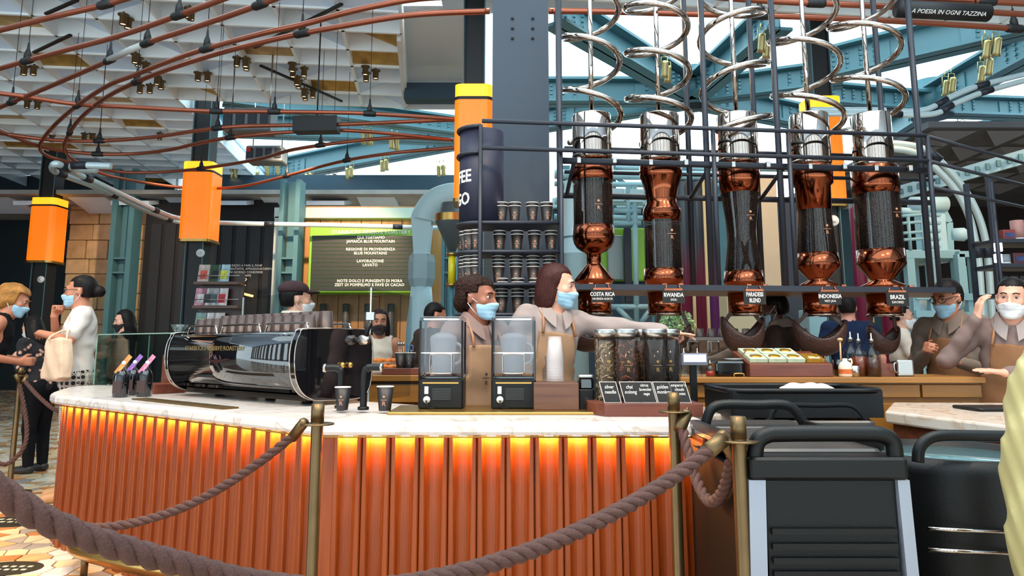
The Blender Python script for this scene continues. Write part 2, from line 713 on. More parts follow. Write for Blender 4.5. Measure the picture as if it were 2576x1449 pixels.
def coffer_mesh(zs, diag, gold):
    """folded plate over a unit cell; zs = heights of the four corners"""
    e = 0.02
    w, h = CXS - 2 * e, CYS - 2 * e
    c = [(0, 0), (w, 0), (w, h), (0, h)]
    vs = [(c[i][0], c[i][1], zs[i]) for i in range(4)] + [(c[i][0], c[i][1], .41) for i in range(4)]
    bot = [(0, 2, 1), (0, 3, 2)] if diag else [(0, 3, 1), (1, 3, 2)]
    fs = bot + [(4, 5, 6, 7)] + [(i, (i + 1) % 4, 4 + (i + 1) % 4, 4 + i) for i in range(4)]
    me = bpy.data.meshes.new('coffer_panel')
    me.from_pydata(vs, [], fs)
    me.materials.append(M_CGOLD if gold else M_CPANEL)
    return me


lo, hi = 0.03, 0.36
CVAR = [coffer_mesh(z, d, False) for z, d in [((hi, hi, lo, lo), 1), ((lo, hi, hi, hi), 1), ((hi, lo, hi, lo), 1), ((hi, hi, hi, lo), 0), ((hi, hi, hi, hi), 1),
                                              ((lo, lo, hi, hi), 1), ((hi, lo, lo, hi), 0), ((lo, hi, lo, hi), 0), ((hi, lo, hi, hi), 0)]]
CGOLD = [coffer_mesh((.12, .12, .12, .12), 1, True), coffer_mesh((hi, hi, .05, hi), 0, True), coffer_mesh((.3, .3, .04, .04), 1, True)]


def cell_ok(i, j):
    if j < 0: return True if i < 0 else j <= -8
    return i <= -6


def add_coffers():
    r = random.Random(11)
    R = Matrix.Rotation(ga, 4, 'Z')
    for j in range(-9, 11):
        for i in range(-16, 13):
            if not cell_ok(i, j): continue
            p = C0 + GX * (i * CXS) + GY * (j * CYS)
            q = p + GX * .42 + GY * .34
            u, v = proj(q)
            if u < -140 or u > 2720 or v > 560 or v < -90: continue
            me = r.choice(CGOLD) if r.random() < 0.15 else r.choice(CVAR)
            o = bpy.data.objects.new('coffer_panel', me)
            COL.objects.link(o)
            o.parent = ceiling
            o.location = p + GX * .02 + GY * .02
            o.rotation_euler = (0, 0, ga)
    # rails
    def rail(a, b):
        MB().bar(a + Vector((0, 0, .17)), b + Vector((0, 0, .17)), 0.045, 0.34).build('ceiling_rail', M_CRAIL, ceiling)
    for i in range(-16, 1):
        far = 8.5 if i <= -5 else 0
        rail(C0 + GX * i * CXS - GY * 6 * .8, C0 + GX * i * CXS + GY * far)
    for i in range(1, 14):
        rail(C0 + GX * i * CXS - GY * 9.2 * CYS, C0 + GX * i * CXS - GY * 7 * CYS)
    for j in range(-8, 11):
        a = -16 * CXS
        b = (0 if j <= 0 else -5 * CXS)
        if j <= -7: b = 13 * CXS
        rail(C0 + GX * a + GY * j * CYS, C0 + GX * b + GY * j * CYS)


add_coffers()
# slim track slots between the coffers
for (u0, v0, u1, v1) in ((115, 35, 195, 0), (85, 132, 178, 88), (640, 120, 860, 10), (655, 165, 860, 255), (0, 0, 0, 0)):
    if u1:
        MB().bar(Zp(u0, v0, CZ - .03), Zp(u1, v1, CZ - .03), 0.045, 0.03).build('ceiling_slot', M_BLACK, ceiling)
# plain white tray beside the coffers, next to the pillar
tray = MB()
for (u0, v0, u1, v1, z, h) in ((1020, 75, 1145, 205, CZ + .5, .06),):
    a, b, c, d = Zp(u0, v1, z), Zp(u1 + 60, v1, z), Zp(u1 + 60, v0 - 60, z), Zp(u0 - 15, v0 - 60, z)
    tray.prism([a[:2], b[:2], c[:2], d[:2]], z, z + h)
    for p, q in ((a, b), (b, c), (d, a)):
        tray.bar(p + Vector((0, 0, -.25)), q + Vector((0, 0, -.25)), .06, .6)
struct(tray, 'trim_1', M_WHITE)
x0, x1, z0, z1 = prect(1015, 205, 1160, 246, 12.4)
struct(MB().box(((x0 + x1) / 2, 12.6, (z0 + z1) / 2), (x1 - x0, .3, z1 - z0)), 'trim_2', M_DARKBLUE)

# ------------------------------------------------------------------ skylight: glass over crossing steel beams
SKY_G = glass('skylight_glass', '#f4fdff', 0.05, 0.0)
sky = struct(MB().bar(Vector((-6, 12.2, 7.6)), Vector((12, 12.2, 7.6)), .08, .12), 'window_1', M_TEAL)
for i in range(6):
    for j in range(4):
        MB().box((-6.5 + i * 3.3, 12.0 + j * 3.3, 7.7), (3.24, 3.24, .03)).build('pane', SKY_G, sky)


def ibeam(name, a, b, h, w, label, t=0.05, bolts=True):
    a, b = Vector(a), Vector(b)
    o = thing(name, label, 'beam', (a + b) / 2)
    u = Vector((0, 0, 1))
    MB().bar(a + u * h / 2, b + u * h / 2, t * .6, h).build('web', M_TEAL, o)
    MB().bar(a + u * t / 2, b + u * t / 2, w, t).build('flange', M_TEAL, o)
    MB().bar(a + u * (h - t / 2), b + u * (h - t / 2), w, t).build('flange', M_TEAL, o)
    if bolts:
        d = (b - a).normalized()
        s = d.cross(u)
        for e, sg in ((a, 1), (b, -1)):
            m = MB()
            m.bar(e + u * h / 2 + d * sg * .15, e + u * h / 2 + d * sg * 1.15, t * .6 + .05, h * .62)
            for k in range(8):
                for q in range(4):
                    m.box(e + d * sg * (.22 + k * .115) + u * (h * (.25 + .165 * q)), (.05, .05, .05), None)
                    m.v[-8:] = [tuple(Vector(p) + s * (.045 if k % 2 == 0 else -.045)) for p in m.v[-8:]]
            m.build('splice_plate', M_TEAL, o)
    o['kind'] = 'structure'
    return o


BZ = 5.95
BEAMS = [((1395, 62), (1742, 262), .5, .42, 'teal roof beam slanting down from the pillar top to the skylight hub'),
         ((1330, 262), (1742, 262), .5, .42, 'teal roof beam running level from the pillar to the skylight hub'),
         ((1330, 335), (1742, 268), .5, .4, 'teal roof beam rising from lower left to the skylight hub'),
         ((1742, 262), (1962, 75), .5, .42, 'teal roof beam rising steeply right from the skylight hub'),
         ((1742, 262), (2120, 215), .46, .4, 'teal roof beam from the skylight hub to the dark lamp column'),
         ((1742, 268), (2060, 330), .5, .4, 'teal roof beam falling right behind the copper silos'),
         ((2070, 205), (2640, 75), .56, .45, 'broad teal roof beam crossing the upper right skylight'),
         ((2345, 285), (2640, 130), .56, .45, 'teal roof beam climbing to the right edge of the skylight'),
         ((2070, 262), (2345, 285), .42, .4, 'teal roof beam between lamp column and the right hub'),
         ((2345, 290), (2640, 300), .42, .4, 'level teal roof beam at the right edge above the curved pipes'),
         ((2180, 395), (2345, 292), .5, .4, 'short teal roof beam dropping left from the right hub'),
         ((2215, 402), (2680, 318), .45, .4, 'lowest teal roof beam above the roasting platform'),
         ((540, 340), (1150, 362), .5, .45, 'teal beam level behind the copper pipes, upper of the left skylight'),
         ((470, 452), (745, 452), .5, .45, 'teal beam over the blue column at far left skylight'),
         ((700, 455), (1150, 372), .62, .45, 'slanting teal beam with brass spotlights left of the pillar'),
         ((560, 262), (1150, 340), .4, .4, 'teal edge beam just beyond the white coffers')]
for (p, q, h, w, lab) in BEAMS:
    ibeam('roof_beam', Zp(*p, BZ), Zp(*q, BZ), h, w, lab)
# hub under the skylight
hp = Zp(1745, 262, BZ)
hub = thing('beam_hub', 'dark round hub where the teal skylight beams meet', 'beam hub', hp, kind='structure')
MB().cyl(hp + Vector((0, 0, .35)), .30, .75, 20).build('sleeve', M_TEAL, hub)
MB().cyl(hp + Vector((0, 0, -.04)), .2, .14, 20).build('cap', M_BLACK, hub)
hp = Zp(2345, 288, BZ)
hub = thing('beam_hub', 'bolted steel hub of the right skylight beams', 'beam hub', hp, kind='structure')
MB().cyl(hp + Vector((0, 0, .35)), .34, .7, 20).build('sleeve', M_TEAL, hub)
MB().cyl(hp + Vector((0, 0, -.03)), .4, .06, 20).build('plate', M_DARKBLUE, hub)

# ------------------------------------------------------------------ far walls
dw = MB().box((-13.2, 20.6, 3.0), (7.2, .2, 6.0))
struct(dw, 'wall_left', mat('dark_teal_wall', '#16242b', 0.5, 0, 0.25, 0.6))
# door-like panel lines on the dark wall
for (u0, v0, u1, v1) in ((0, 718, 88, 722), (0, 770, 70, 775)):
    m = MB(); slab(m, u0, v0, u1, v1, 20.55, .04)
    m.build('wall_groove', M_BLACK, bpy.data.objects['wall_left'])
# stone pier built of blocks
pier = struct(MB().box((W(262, 680, 18.4).x, 18.75, 2.4), (W(362, 680, 18.4).x - W(164, 680, 18.4).x - .06, .5, 4.8)), 'wall_stone',
              mat('stone_mortar', '#6f5a45', 0.9))
M_STONE = [mat('stone_block', '#c4a67c', 0.9, 0, 0.18, 3.5, 0.9, 9.0), mat('stone_block_pale', '#d2b78e', 0.9, 0, 0.18, 3.0, 0.9, 8.0)]


def stone_blocks():
    r = random.Random(5)
    x0, x1 = W(164, 680, 18.4).x, W(362, 680, 18.4).x
    z = 0.0
    row = 0
    while z < 4.7:
        h = r.uniform(.36, .5)
        x = x0
        while x < x1 - .05:
            w = min(r.uniform(.45, .95), x1 - x)
            if x1 - x - w < .2: w = x1 - x
            d = r.uniform(.0, .06)
            MB().rbox((x + w / 2, 18.45 - d / 2 + .12, z + h / 2), (w - .015, .3 + d, h - .015), .03, 2).build('stone_block', r.choice(M_STONE), pier)
            x += w
        z += h
        row += 1


stone_blocks()
# black wall with the founder's text
bw = struct(MB().box(((W(358, 680, 17.5).x + W(690, 680, 17.5).x) / 2, 17.6, 2.35), (W(690, 680, 17.5).x - W(358, 680, 17.5).x, .2, 4.7)), 'wall_back', M_BLACKWALL)
for k in range(9):
    u = 372 + k * 36
    m = MB(); slab(m, u, 560, u + 26, 840, 17.46, .05, .2, 4.1)
    m.build('wall_panel', mat('black_panel', '#1b1b21', 0.6, 0, .2, 1), bw)
for k, (s, u) in enumerate((('PRIMO INIZIO A FARE IL PANE', 588), ('CREATIVITA, APPASSIONATAMENTE', 602), ('OGNI GIORNO CONDIVIDE', 596), ('IL NOSTRO CAFFE', 600), ('', 0), ('MILANO', 578))):
    if s:
        p = W(u - 30, 668 + 8.5 * k, 17.42)
        text(s, 'lettering', M_LETTER, bw, p, 0, .075, 'LEFT', width=.95)
sig = [W(u, v, 17.4) for u, v in ((575, 717), (590, 705), (612, 700), (620, 703), (606, 714), (588, 716), (582, 712), (598, 706), (600, 712), (594, 722), (598, 716), (604, 720), (608, 715), (612, 719), (618, 717))]
MB().tube(spline(sig, 6), .012, 6).build('signature', M_LETTER, bw)
# ledge on the black wall, its warm uplight put in as emission
m = MB().bar(W(570, 728, 17.3), W(636, 745, 17.3), .06, .05)
m.build('lit_ledge', mat('ledge_glow', '#ffb35c', 0.5, emit=2.2), bw)
# beige frame and oak back wall of the roasting area
fr = MB()
slab(fr, 684, 545, 704, 835, 16.0, .25, 0, W(690, 545, 16).z)
slab(fr, 740, 530, 752, 835, 16.0, .25, 0, W(690, 530, 16).z)
slab(fr, 690, 522, 1048, 548, 16.0, .25)
struct(fr, 'trim_3', mat('pale_trim', '#b9c4c0', 0.6))
oakw = struct(MB().box(((W(746, 680, 16.2).x + W(1110, 680, 16.2).x) / 2, 16.35, 2.1), (W(1110, 680, 16.2).x - W(746, 680, 16.2).x, .2, 4.4)), 'wall_oak',
              wood('oak_veneer', '#a9703c', '#c08850', .5, 'Z', .5))
M_OAKP = wood('oak_panel', '#a86f3d', '#be8850', .5, 'Z', .6)
for k in range(7):
    m = MB(); u = 750 + k * 52; slab(m, u, 548, u + 50, 840, 16.2, .06, .02, W(u, 548, 16.2).z)
    m.build('oak_panel', M_OAKP, oakw)
# concrete upstand, pale beam and soffit above the far walls
m = MB(); slab(m, 555, 440, 1160, 492, 19.2, .3)
struct(m, 'wall_upper', M_DARKBLUE)
m = MB(); slab(m, 330, 488, 1050, 514, 18.2, .35)
struct(m, 'trim_4', mat('pale_beam', '#a8bcc4', 0.6))
m = MB()
a, b, c, d = Zp(150, 566, 4.35), Zp(1060, 548, 4.35), Zp(1060, 500, 4.35), Zp(150, 500, 4.35)
m.box(((-8.5), 18.6, 4.75), (14, 3.6, .1))
struct(m, 'ceiling_far', mat('soffit_grey', '#9c9a98', 0.8, 0, .2, 1.5))
for k in range(10):
    MB().box((-13.6 + k * 1.15, 17.6, 4.66), (.9, 1.2, .1), Matrix.Rotation(.22 * (-1) ** k, 4, 'X')).build('soffit_panel', M_CPANEL, bpy.data.objects['ceiling_far'])
# closing wall far behind everything
struct(MB().box((4, 24.2, 2.6), (44, .2, 5.2)), 'wall_far', mat('far_wall', '#3a3432', 0.85, 0, .3, .5))
struct(MB().box((-16.6, 12, 3), (.2, 22, 6)), 'wall_side', mat('side_wall', '#2a2c30', 0.85))
# dark brown room on the right with its grey ceiling
m = MB(); m.box((9.6, 17.8, 2.3), (8.6, .2, 4.6))
struct(m, 'wall_right', mat('brown_wall', '#2a1d1b', 0.7, 0, .25, 1))
m = MB(); m.box((10.2, 14.4, 4.62), (7.4, 6.6, .1))
rc = struct(m, 'ceiling_right', mat('grey_soffit', '#5d5c60', 0.85, 0, .1, 2))
r0 = random.Random(9)
for k in range(44):
    x, y = 7.0 + (k % 8) * .85, 11.6 + (k // 8) * .95
    w = .36
    MB().add([(x - w, y - w, 4.56), (x + w, y - w, 4.56), (x + (w if k % 2 else -w), y + w, 4.56), (x, y, 4.40)],
             [(0, 2, 1), (0, 1, 3), (1, 2, 3), (2, 0, 3)]).build('soffit_fin', mat('fin_grey', '#77767a', 0.8), rc)

# ------------------------------------------------------------------ dark columns carrying the amber lamps
M_AMBER = mat('amber_glass', '#ff7408', 0.35, 0, emit=0.55, var=0.12, scale=5, stretch=(3, 3, .3))
M_AMBTOP = mat('amber_bright', '#ffa81c', 0.35, 0, emit=1.0)


def rounded_ring(cx, cy, hw, r, seg=5):
    pts = []
    for (sx, sy, a0) in ((1, 1, 0), (-1, 1, 90), (-1, -1, 180), (1, -1, 270)):
        for k in range(seg + 1):
            a = math.radians(a0 + 90 * k / seg)
            pts.append((cx + sx * (hw - r) + r * math.cos(a), cy + sy * (hw - r) + r * math.sin(a)))
    return pts


def column_lamp(u, v0, v1, Y, wpx, label, colname):
    c = W(u, (v0 + v1) / 2, Y)
    hw = wpx / 2 * Y / FPX
    Yc = Y + hw
    z0, z1 = W(u, v1, Y).z, W(u, v0, Y).z
    # the column: black H-section with thin blue-grey edges
    col = MB().box((c.x, Yc, 3.1), (hw * .95, hw * 1.1, 6.2))
    col = struct(col, colname, M_BLACK)
    for s in (-1, 1):
        MB().box((c.x + s * hw * .5, Yc, 3.1), (hw * .1, hw * 1.3, 6.2)).build('column_flange', M_BLACK, col)
        MB().box((c.x + s * hw * .56, Yc - hw * .66, 3.1), (hw * .05, hw * .04, 6.2)).build('column_edge', M_TEAL, col)
    L = thing('column_lamp', label, 'lamp', (c.x, Yc, z0))
    zt = z1 - (z1 - z0) * .13
    ring = rounded_ring(c.x, Yc, hw, hw * .38)
    MB().prism(ring, z0 + .03, zt).build('amber_shade', M_AMBER, L)
    MB().prism(rounded_ring(c.x, Yc, hw * .985, hw * .38), zt + .02, z1).build('bright_band', M_AMBTOP, L)
    MB().prism(rounded_ring(c.x, Yc, hw * 1.02, hw * .38), zt - .01, zt + .03).build('band_trim', M_BLACK, L)
    MB().prism(rounded_ring(c.x, Yc, hw * 1.05, hw * .38), z0 - .02, z0 + .03).build('bottom_ring', M_BRASS, L)
    for a in range(4):
        M = Matrix.Translation((c.x, Yc, 0)) @ rotz(a * math.pi / 2 + .06)
        MB().box((hw * .3, -hw * 1.0, (z0 + z1) / 2), (hw * .05, hw * .04, z1 - z0), None).build('mullion', M_BLACK, L)
        o = L.children[-1]
        o.data.transform(Matrix.Translation(Vector((c.x, Yc, 0)) - origin(L)) @ rotz(a * math.pi / 2) @ Matrix.Translation(-Vector((c.x, Yc, 0)) + origin(L)))
    # round white clock-like disc on the column
    return col, L


colA, lampA = column_lamp(1190, 210, 503, 9.3, 100, 'amber lamp on the black column beside the pillar', 'column_1')
colB, lampB = column_lamp(490, 405, 604, 13.6, 80, 'amber column lamp above the magazine stand', 'column_2')
colC, lampC = column_lamp(100, 496, 658, 16.6, 66, 'amber column lamp at the far left edge', 'column_3')
colD, lampD = column_lamp(2086, 240, 514, 10.0, 86, 'amber column lamp behind the copper silos', 'column_4')
for (u, v, Y, c) in ((505, 637, 13.55, colB), (104, 703, 16.5, colC), (2095, 556, 9.95, colD)):
    p = W(u, v, Y)
    d = MB().lathe([(0, 0), (.075, 0), (.075, .03), (.06, .04), (.018, .04), (.018, .05), (0, .05)], 20, Matrix.Translation(p) @ Matrix.Rotation(math.pi / 2, 4, 'X'))
    solo(d, 'wall_alarm', M_WHITE, {505: 'round white alarm disc on the column by the magazine stand', 104: 'round white alarm disc on the leftmost column',
                                    2095: 'round white alarm disc below the lamp behind the silos'}[u], 'alarm')

# big grey pillar (steel plate H column) beside the cup shelf
pl = struct(MB().box((W(1311, 400, 4.9).x, 5.16, 2.9), (W(1387, 400, 4.9).x - W(1236, 400, 4.9).x, .06, 5.8)), 'column_5', M_COLUMN)
MB().box((W(1311, 400, 4.9).x, 5.36, 2.9), (.05, .36, 5.8)).build('column_web', M_COLUMN, pl)
MB().box((W(1311, 400, 4.9).x, 5.56, 2.9), (.4, .05, 5.8)).build('column_flange', M_COLUMN, pl)
for u in (1289, 1340):
    for v in (46, 71, 96):
        p = W(u, v, 5.125)
        MB().cyl(p, .011, .012, 10, Matrix.Rotation(math.pi / 2, 4, 'X')).build('bolt_hole', M_BLACK, pl)

# blue steel columns far behind
for (u0, u1, v0, Y, nm) in ((276, 334, 425, 17.0, 'column_6'), (700, 752, 452, 15.2, 'column_7'), (1112, 1150, 500, 15.0, 'column_8')):
    xa, xb = W(u0, 650, Y).x, W(u1, 650, Y).x
    zt = W(u0, v0, Y).z
    w = xb - xa
    c = struct(MB().box(((xa + xb) / 2, Y + .2, zt / 2), (w * .5, .06, zt)), nm, M_TEAL)
    for x in (xa + w * .08, xb - w * .16):
        MB().box((x, Y + .15, zt / 2), (w * .22, .4, zt)).build('column_flange', M_TEAL, c)
    for v in (650, 686):
        MB().box(((xa + xb) / 2, Y + .08, W(u0, v, Y).z), (w * .6, .25, .04)).build('stiffener', M_TEAL, c)

# ------------------------------------------------------------------ unseen hall behind and above the viewer, added to darken and streak reflections
M_HALL = mat('hall_wall', '#5a4a40', 0.8, 0, .2, .6)
rw = MB()
for k in range(25):
    rw.box((-16 + k * 1.28, -7, 3.0), (.42 if k % 3 else .7, .4, 6.0))  # post width and spacing shaped to streak the chrome and let daylight in
rw.box((-1, -7, 6.1), (32, .4, .3))
rw.box((-1, -7, .15), (32, .4, .3))
struct(rw, 'wall_unseen_front', M_HALL)
struct(MB().box((14.4, 5, 3), (.2, 26, 6)), 'wall_unseen_side', M_HALL)
hc_ = MB()
hc_.box((-10.6, .2, 6.25), (12, 14.6, .1))
hc_.box((9.6, -.2, 6.25), (9.4, 13.6, .1))
hc_.box((.2, -5.6, 6.25), (9.8, 3.0, .1))
hc_.box((.2, 6.3, 6.25), (9.8, 1.6, .1))
hcs = struct(hc_, 'ceiling_unseen', M_CPANEL)
# ------------------------------------------------------------------ the bar counter
M_MARBLE = marble('white_marble', '#e6dcd6', '#cdbcb0', '#d8cac0')
M_MARBLE2 = marble('pink_marble', '#dccbbb', '#bd9780', '#cdb19c', 3.0)
M_FLUTE = wood('cherry_wood', '#80340c', '#9c4a18', .38, 'Z', 1.6)
M_WALNUT = wood('walnut', '#523020', '#6e4a36', .4, 'X', 2.0)
M_MAHOG = wood('mahogany', '#5a2c20', '#743e2c', .35, 'X', 2.5)
M_DKWOOD = wood('dark_walnut', '#301a12', '#44261a', .4, 'Z', 1.5)
M_LED = mat('warm_led', '#ffc368', 0.5, emit=300.0)
CT = 0.90

OUT = [(.79, 3.0), (-.74, 3.0), (-.84, 3.045)]
wd = Vector((-.766, .643, 0))
wn = Vector((.643, .766, 0))
E0, E1 = Vector((-.84, 3.045, 0)), Vector((-2.80, 4.60, 0))
OUT += [(-2.80, 4.60), (-2.93, 4.76), (-3.03, 4.95), (-3.14, 5.2), (-3.24, 5.45), (-3.27, 5.65), (-3.2, 5.82), (-3.05, 5.9)]
INN = [(-2.75, 5.85), (-2.3, 5.3), (-.30, 3.72), (.79, 3.72)]
# right-hand end chamfer
OUT[0] = (.79, 3.0)
top = thing('marble_worktop', 'white marble worktop with rounded end on the fluted wooden bar', 'worktop', (-1, 4, CT - .06))
MB().prism(OUT + INN, CT - .055, CT).build('marble_slab', M_MARBLE, top, bevel=.016)
bar = thing('bar_counter', 'bar counter clad in fluted orange wood with lights under its top', 'counter', (-1, 4, 0))


def inset_path(pts, d):
    P = [Vector((p[0], p[1], 0)) for p in pts]
    out = []
    for i, p in enumerate(P):
        a = (P[i] - P[i - 1]).normalized() if i else (P[1] - P[0]).normalized()
        b = (P[i + 1] - P[i]).normalized() if i < len(P) - 1 else a
        n = Vector(((a + b).y, -(a + b).x, 0)).normalized()
        out.append(p + n * d)
    return out


path = inset_path(OUT[:9], .075)
body = inset_path(OUT, .13)
MB().prism([p[:2] for p in body] + INN, 0.0, CT - .056).build('carcass', M_DKWOOD, bar)


def flute_mesh():
    w, gt, gb = .11, .034, .026
    H = CT - .06
    vs = []
    n = 9
    for z, g, dp in ((0.0, gb, .026), (H, gt, .038)):
        row = [(-w / 2 + .0015, 0), (-w / 2 + .006, -.006), (-g - .004, -.006), (-g, -.001)]
        for k in range(1, n):
            a = math.pi * k / n
            row.append((-g * math.cos(a), dp * math.sin(a) ** .7))
        row += [(g, -.001), (g + .004, -.006), (w / 2 - .006, -.006), (w / 2 - .0015, 0), (w / 2 - .0015, .055), (-w / 2 + .0015, .055)]
        vs += [(x, y, z) for x, y in row]
        m = len(row)
    fs = [(i, (i + 1) % m, m + (i + 1) % m, m + i) for i in range(m)]
    fs += [tuple(range(m))[::-1], tuple(range(m, 2 * m))]
    me = bpy.data.meshes.new('flute')
    me.from_pydata(vs, [], fs)
    me.materials.append(M_FLUTE)
    return me


ME_FL = flute_mesh()
ME_LED = MB().box((0, .010, CT - .0605), (.034, .022, .006)).build('led_strip', M_LED).data
bpy.data.objects.remove(bpy.data.objects['led_strip'])


def add_flutes():
    # walk the path and set a board every 11 cm
    P = path
    seg = 0
    pos = 0.0
    segs = []
    for i in range(len(P) - 1):
        segs.append((P[i], P[i + 1], (P[i + 1] - P[i]).length))
    # front straight run
    a, b, L = segs[0]
    k = 0
    runs = []
    n = int(L / .11)
    for i in range(n):
        t = (i + .5) / n
        runs.append((a.lerp(b, t), (b - a), L / n / .11, i > 0))
    # corner board
    a, b, L = segs[1]
    # wing
    a, b, L = segs[2]
    n = int(L / .11)
    for i in range(n):
        runs.append((a.lerp(b, (i + .5) / n), (b - a), L / n / .11, True))
    for s in segs[3:]:
        a, b, L = s
        n = max(1, round(L / .11))
        for i in range(n):
            runs.append((a.lerp(b, (i + .5) / n), (b - a), L / n / .11, True))
    for (p, d, sc, led) in runs:
        ang = math.atan2(-d.y, -d.x)
        o = bpy.data.objects.new('flute', ME_FL)
        COL.objects.link(o)
        o.parent = bar
        o.location = p - origin(bar)
        o.rotation_euler = (0, 0, ang)
        o.scale = (sc, 1, 1)
        l = bpy.data.objects.new('led_strip', ME_LED)
        COL.objects.link(l)
        l.parent = bar
        l.location = o.location
        l.rotation_euler = (0, 0, ang)
    # smooth corner board between the two runs
    a, b, L = segs[1]
    MB().prism([(a.x + .012, a.y), (a.x + .012, a.y + .055), (b.x + .03, b.y + .06), (b.x, b.y)], 0, CT - .06).build('corner_board', M_FLUTE, bar)


add_flutes()
# thin brass line under the marble
MB().tube([(p[0], p[1], CT - .059) for p in inset_path(OUT[:9], .012)], .004, 6).build('brass_trim', M_BRASS, bar)
# brass foot rail in front of the wing
fr = thing('foot_rail', 'brass foot rail bent round the base of the bar', 'foot rail', (-1.6, 3.6, 0))
fp = [Zp(188, 1368, .12), Zp(215, 1392, .12), Zp(330, 1422, .12), Zp(500, 1462, .12), (-1.0, 2.96, .12), (-.62, 2.72, .12), (-.3, 2.68, .12), (.7, 2.68, .12)]
fpts = [Vector(p) for p in fp]
fpts.insert(0, fpts[0] + Vector((.05, .22, 0)))
MB().tube(spline(fpts, 6), .036, 12).build('rail', M_BRASS, fr)
for i in (2, 4, 6):
    MB().rod((fpts[i].x, fpts[i].y, 0), fpts[i], .018).build('bracket', M_BRASSD, fr)

# dark panelled end of the bar with slanting brass inlay lines
ep = thing('panelled_cabinet', 'dark walnut cabinet with slanting brass lines at the right end of the bar', 'cabinet', (.935, 3.42, 0))
MB().box((.935, 3.42, .41), (.27, .62, .82)).build('body', M_DKWOOD, ep)
MB().box((.935, 3.42, .835), (.29, .66, .03)).build('ledge', wood('brown_ledge', '#5b3a2a', '#6d4834', .4, 'X'), ep)
for k in range(6):
    z1 = .80 - k * .15
    if z1 - .24 > .0:
        MB().bar((.81, 3.105, z1), (1.06, 3.105, z1 - .24), .008, .011, up=(0, -1, 0)).build('brass_line', M_BRASS, ep)
# pale stone piece behind it
solo(MB().prism([(.86, 3.30), (1.05, 3.28), (1.09, 3.35), (1.06, 3.66), (.86, 3.70)], .852, .905), 'stone_slab', M_MARBLE2,
     'small pale stone slab at the right end of the bar', 'slab', bevel=.01)

# plaque and trays set on the marble
a, b = Zp(345, 1004, CT), Zp(588, 1030, CT)
dd = (b - a).normalized()
nn = Vector((-dd.y, dd.x, 0)) * -1
pq = thing('brass_plaque', 'long engraved brass plaque on the marble before the espresso machine', 'plaque', ((a + b) / 2).to_tuple())
MB().bar((a + b) / 2 - dd * .5 + Vector((0, 0, .004)), (a + b) / 2 + dd * .5 + Vector((0, 0, .004)), .085, .008).build('plate', mat('dull_brass', '#6e5632', .45, .8, .15, 14), pq)
ang = math.atan2(dd.y, dd.x)
text('STARBUCKS RESERVE ROASTERY MILANO', 'engraving', mat('dark_engraving', '#4a3a20', .6, .5), pq, (a + b) / 2 + Vector((0, 0, .0085)), rotz(ang), .034, width=1.2, extrude=.0004)
tr = solo(MB().rbox((-.04, 3.5, CT + .006), (1.02, .40, .012), .01), 'brass_tray', M_BRASS, 'flat brass tray edge under the blenders and cups', 'tray')

# ------------------------------------------------------------------ espresso machine seen from behind
EM = Matrix.Translation((-1.06, 3.70, 0)) @ Matrix(((wd.x, wn.x, 0, 0), (wd.y, wn.y, 0, 0), (0, 0, 1, 0), (0, 0, 0, 1)))


def em(x, y, z):
    return EM @ Vector((x, y, z))


esp = thing('espresso_machine', 'long gloss black espresso machine with chrome edges on the marble bar', 'coffee machine', em(.7, .22, CT + .01))
prof = [(.06, 1.272), (.015, 1.245), (-.005, 1.19), (-.008, 1.12), (.004, 1.05), (.035, .995), (.085, .962), (.15, .95), (.38, .95), (.43, .98), (.45, 1.05), (.45, 1.2), (.42, 1.262), (.38, 1.272)]

prof = [(p.x, p.y) for p in spline([(y, z, 0) for y, z in prof], 4, True)]


def extrude_prof(pr, x0, x1):
    m = MB()
    n = len(pr)
    vs = [em(x0, y, z) for y, z in pr] + [em(x1, y, z) for y, z in pr]
    fs = [tuple(range(n)), tuple(range(n, 2 * n))[::-1]] + [(i, n + i, n + (i + 1) % n, (i + 1) % n) for i in range(n)]
    return m.add(vs, fs, None, False)


M_ESP = mat('espresso_black', '#0d0d11', 0.05, 0.0, coat=1.0, spec=0.8)
o = extrude_prof(prof, .04, 1.36).build('body', M_ESP, esp)
o.data.polygons.foreach_set('use_smooth', [False, False] + [True] * (len(prof)))
for x0, x1, big in ((0.0, .045, 1.06), (1.355, 1.39, 1.03)):
    c = (.22, 1.1)
    pr = [((y - c[0]) * big + c[0], (z - c[1]) * (big + .06) + c[1] - .006) for y, z in prof]
    extrude_prof(pr, x0, x1).build('end_shield', M_ESP, esp)
    for x in (x0, x1):
        MB().tube([em(x, y, z) for y, z in pr], .0035, 8, closed=True).build('chrome_edge', M_CHROME, esp)
MB().bar(em(.1, .03, .972), em(1.3, .03, .972), .012, .016).build('lower_rail', M_CHROME, esp)
MB().bar(em(.06, .16, .935), em(1.3, .16, .935), .14, .028).build('drip_tray', mat('dark_chrome', '#3a332e', .2, .9), esp)
for x in (.2, .55, 1.1):
    MB().lathe([(.03, .901), (.022, .92), (.022, .952)], 12, EM @ Matrix.Translation((x, .2, 0))).build('foot', M_BLACK, esp)
for (xa, xb) in ((.05, .46), (.50, .93), (.97, 1.33)):
    z0, z1 = 1.268, 1.318
    for y in (.09, .36):
        MB().tube(spline([em(xa, y, z0), em(xa + .02, y, z1 - .012), em(xa + .05, y, z1), em(xb - .05, y, z1), em(xb - .02, y, z1 - .012), em(xb, y, z0)], 4), .006, 8).build('cup_rail', M_CHROME, esp)
rt = -math.atan2(wd.y, -wd.x)
M_GOLDL = mat('gold_letter', '#a98d5a', .4, .7)
text('STARBUCKS RESERVE ROASTERY', 'lettering', M_GOLDL, esp, em(.82, -.0105, 1.185), rt, .036, width=1.25, extrude=.0006)
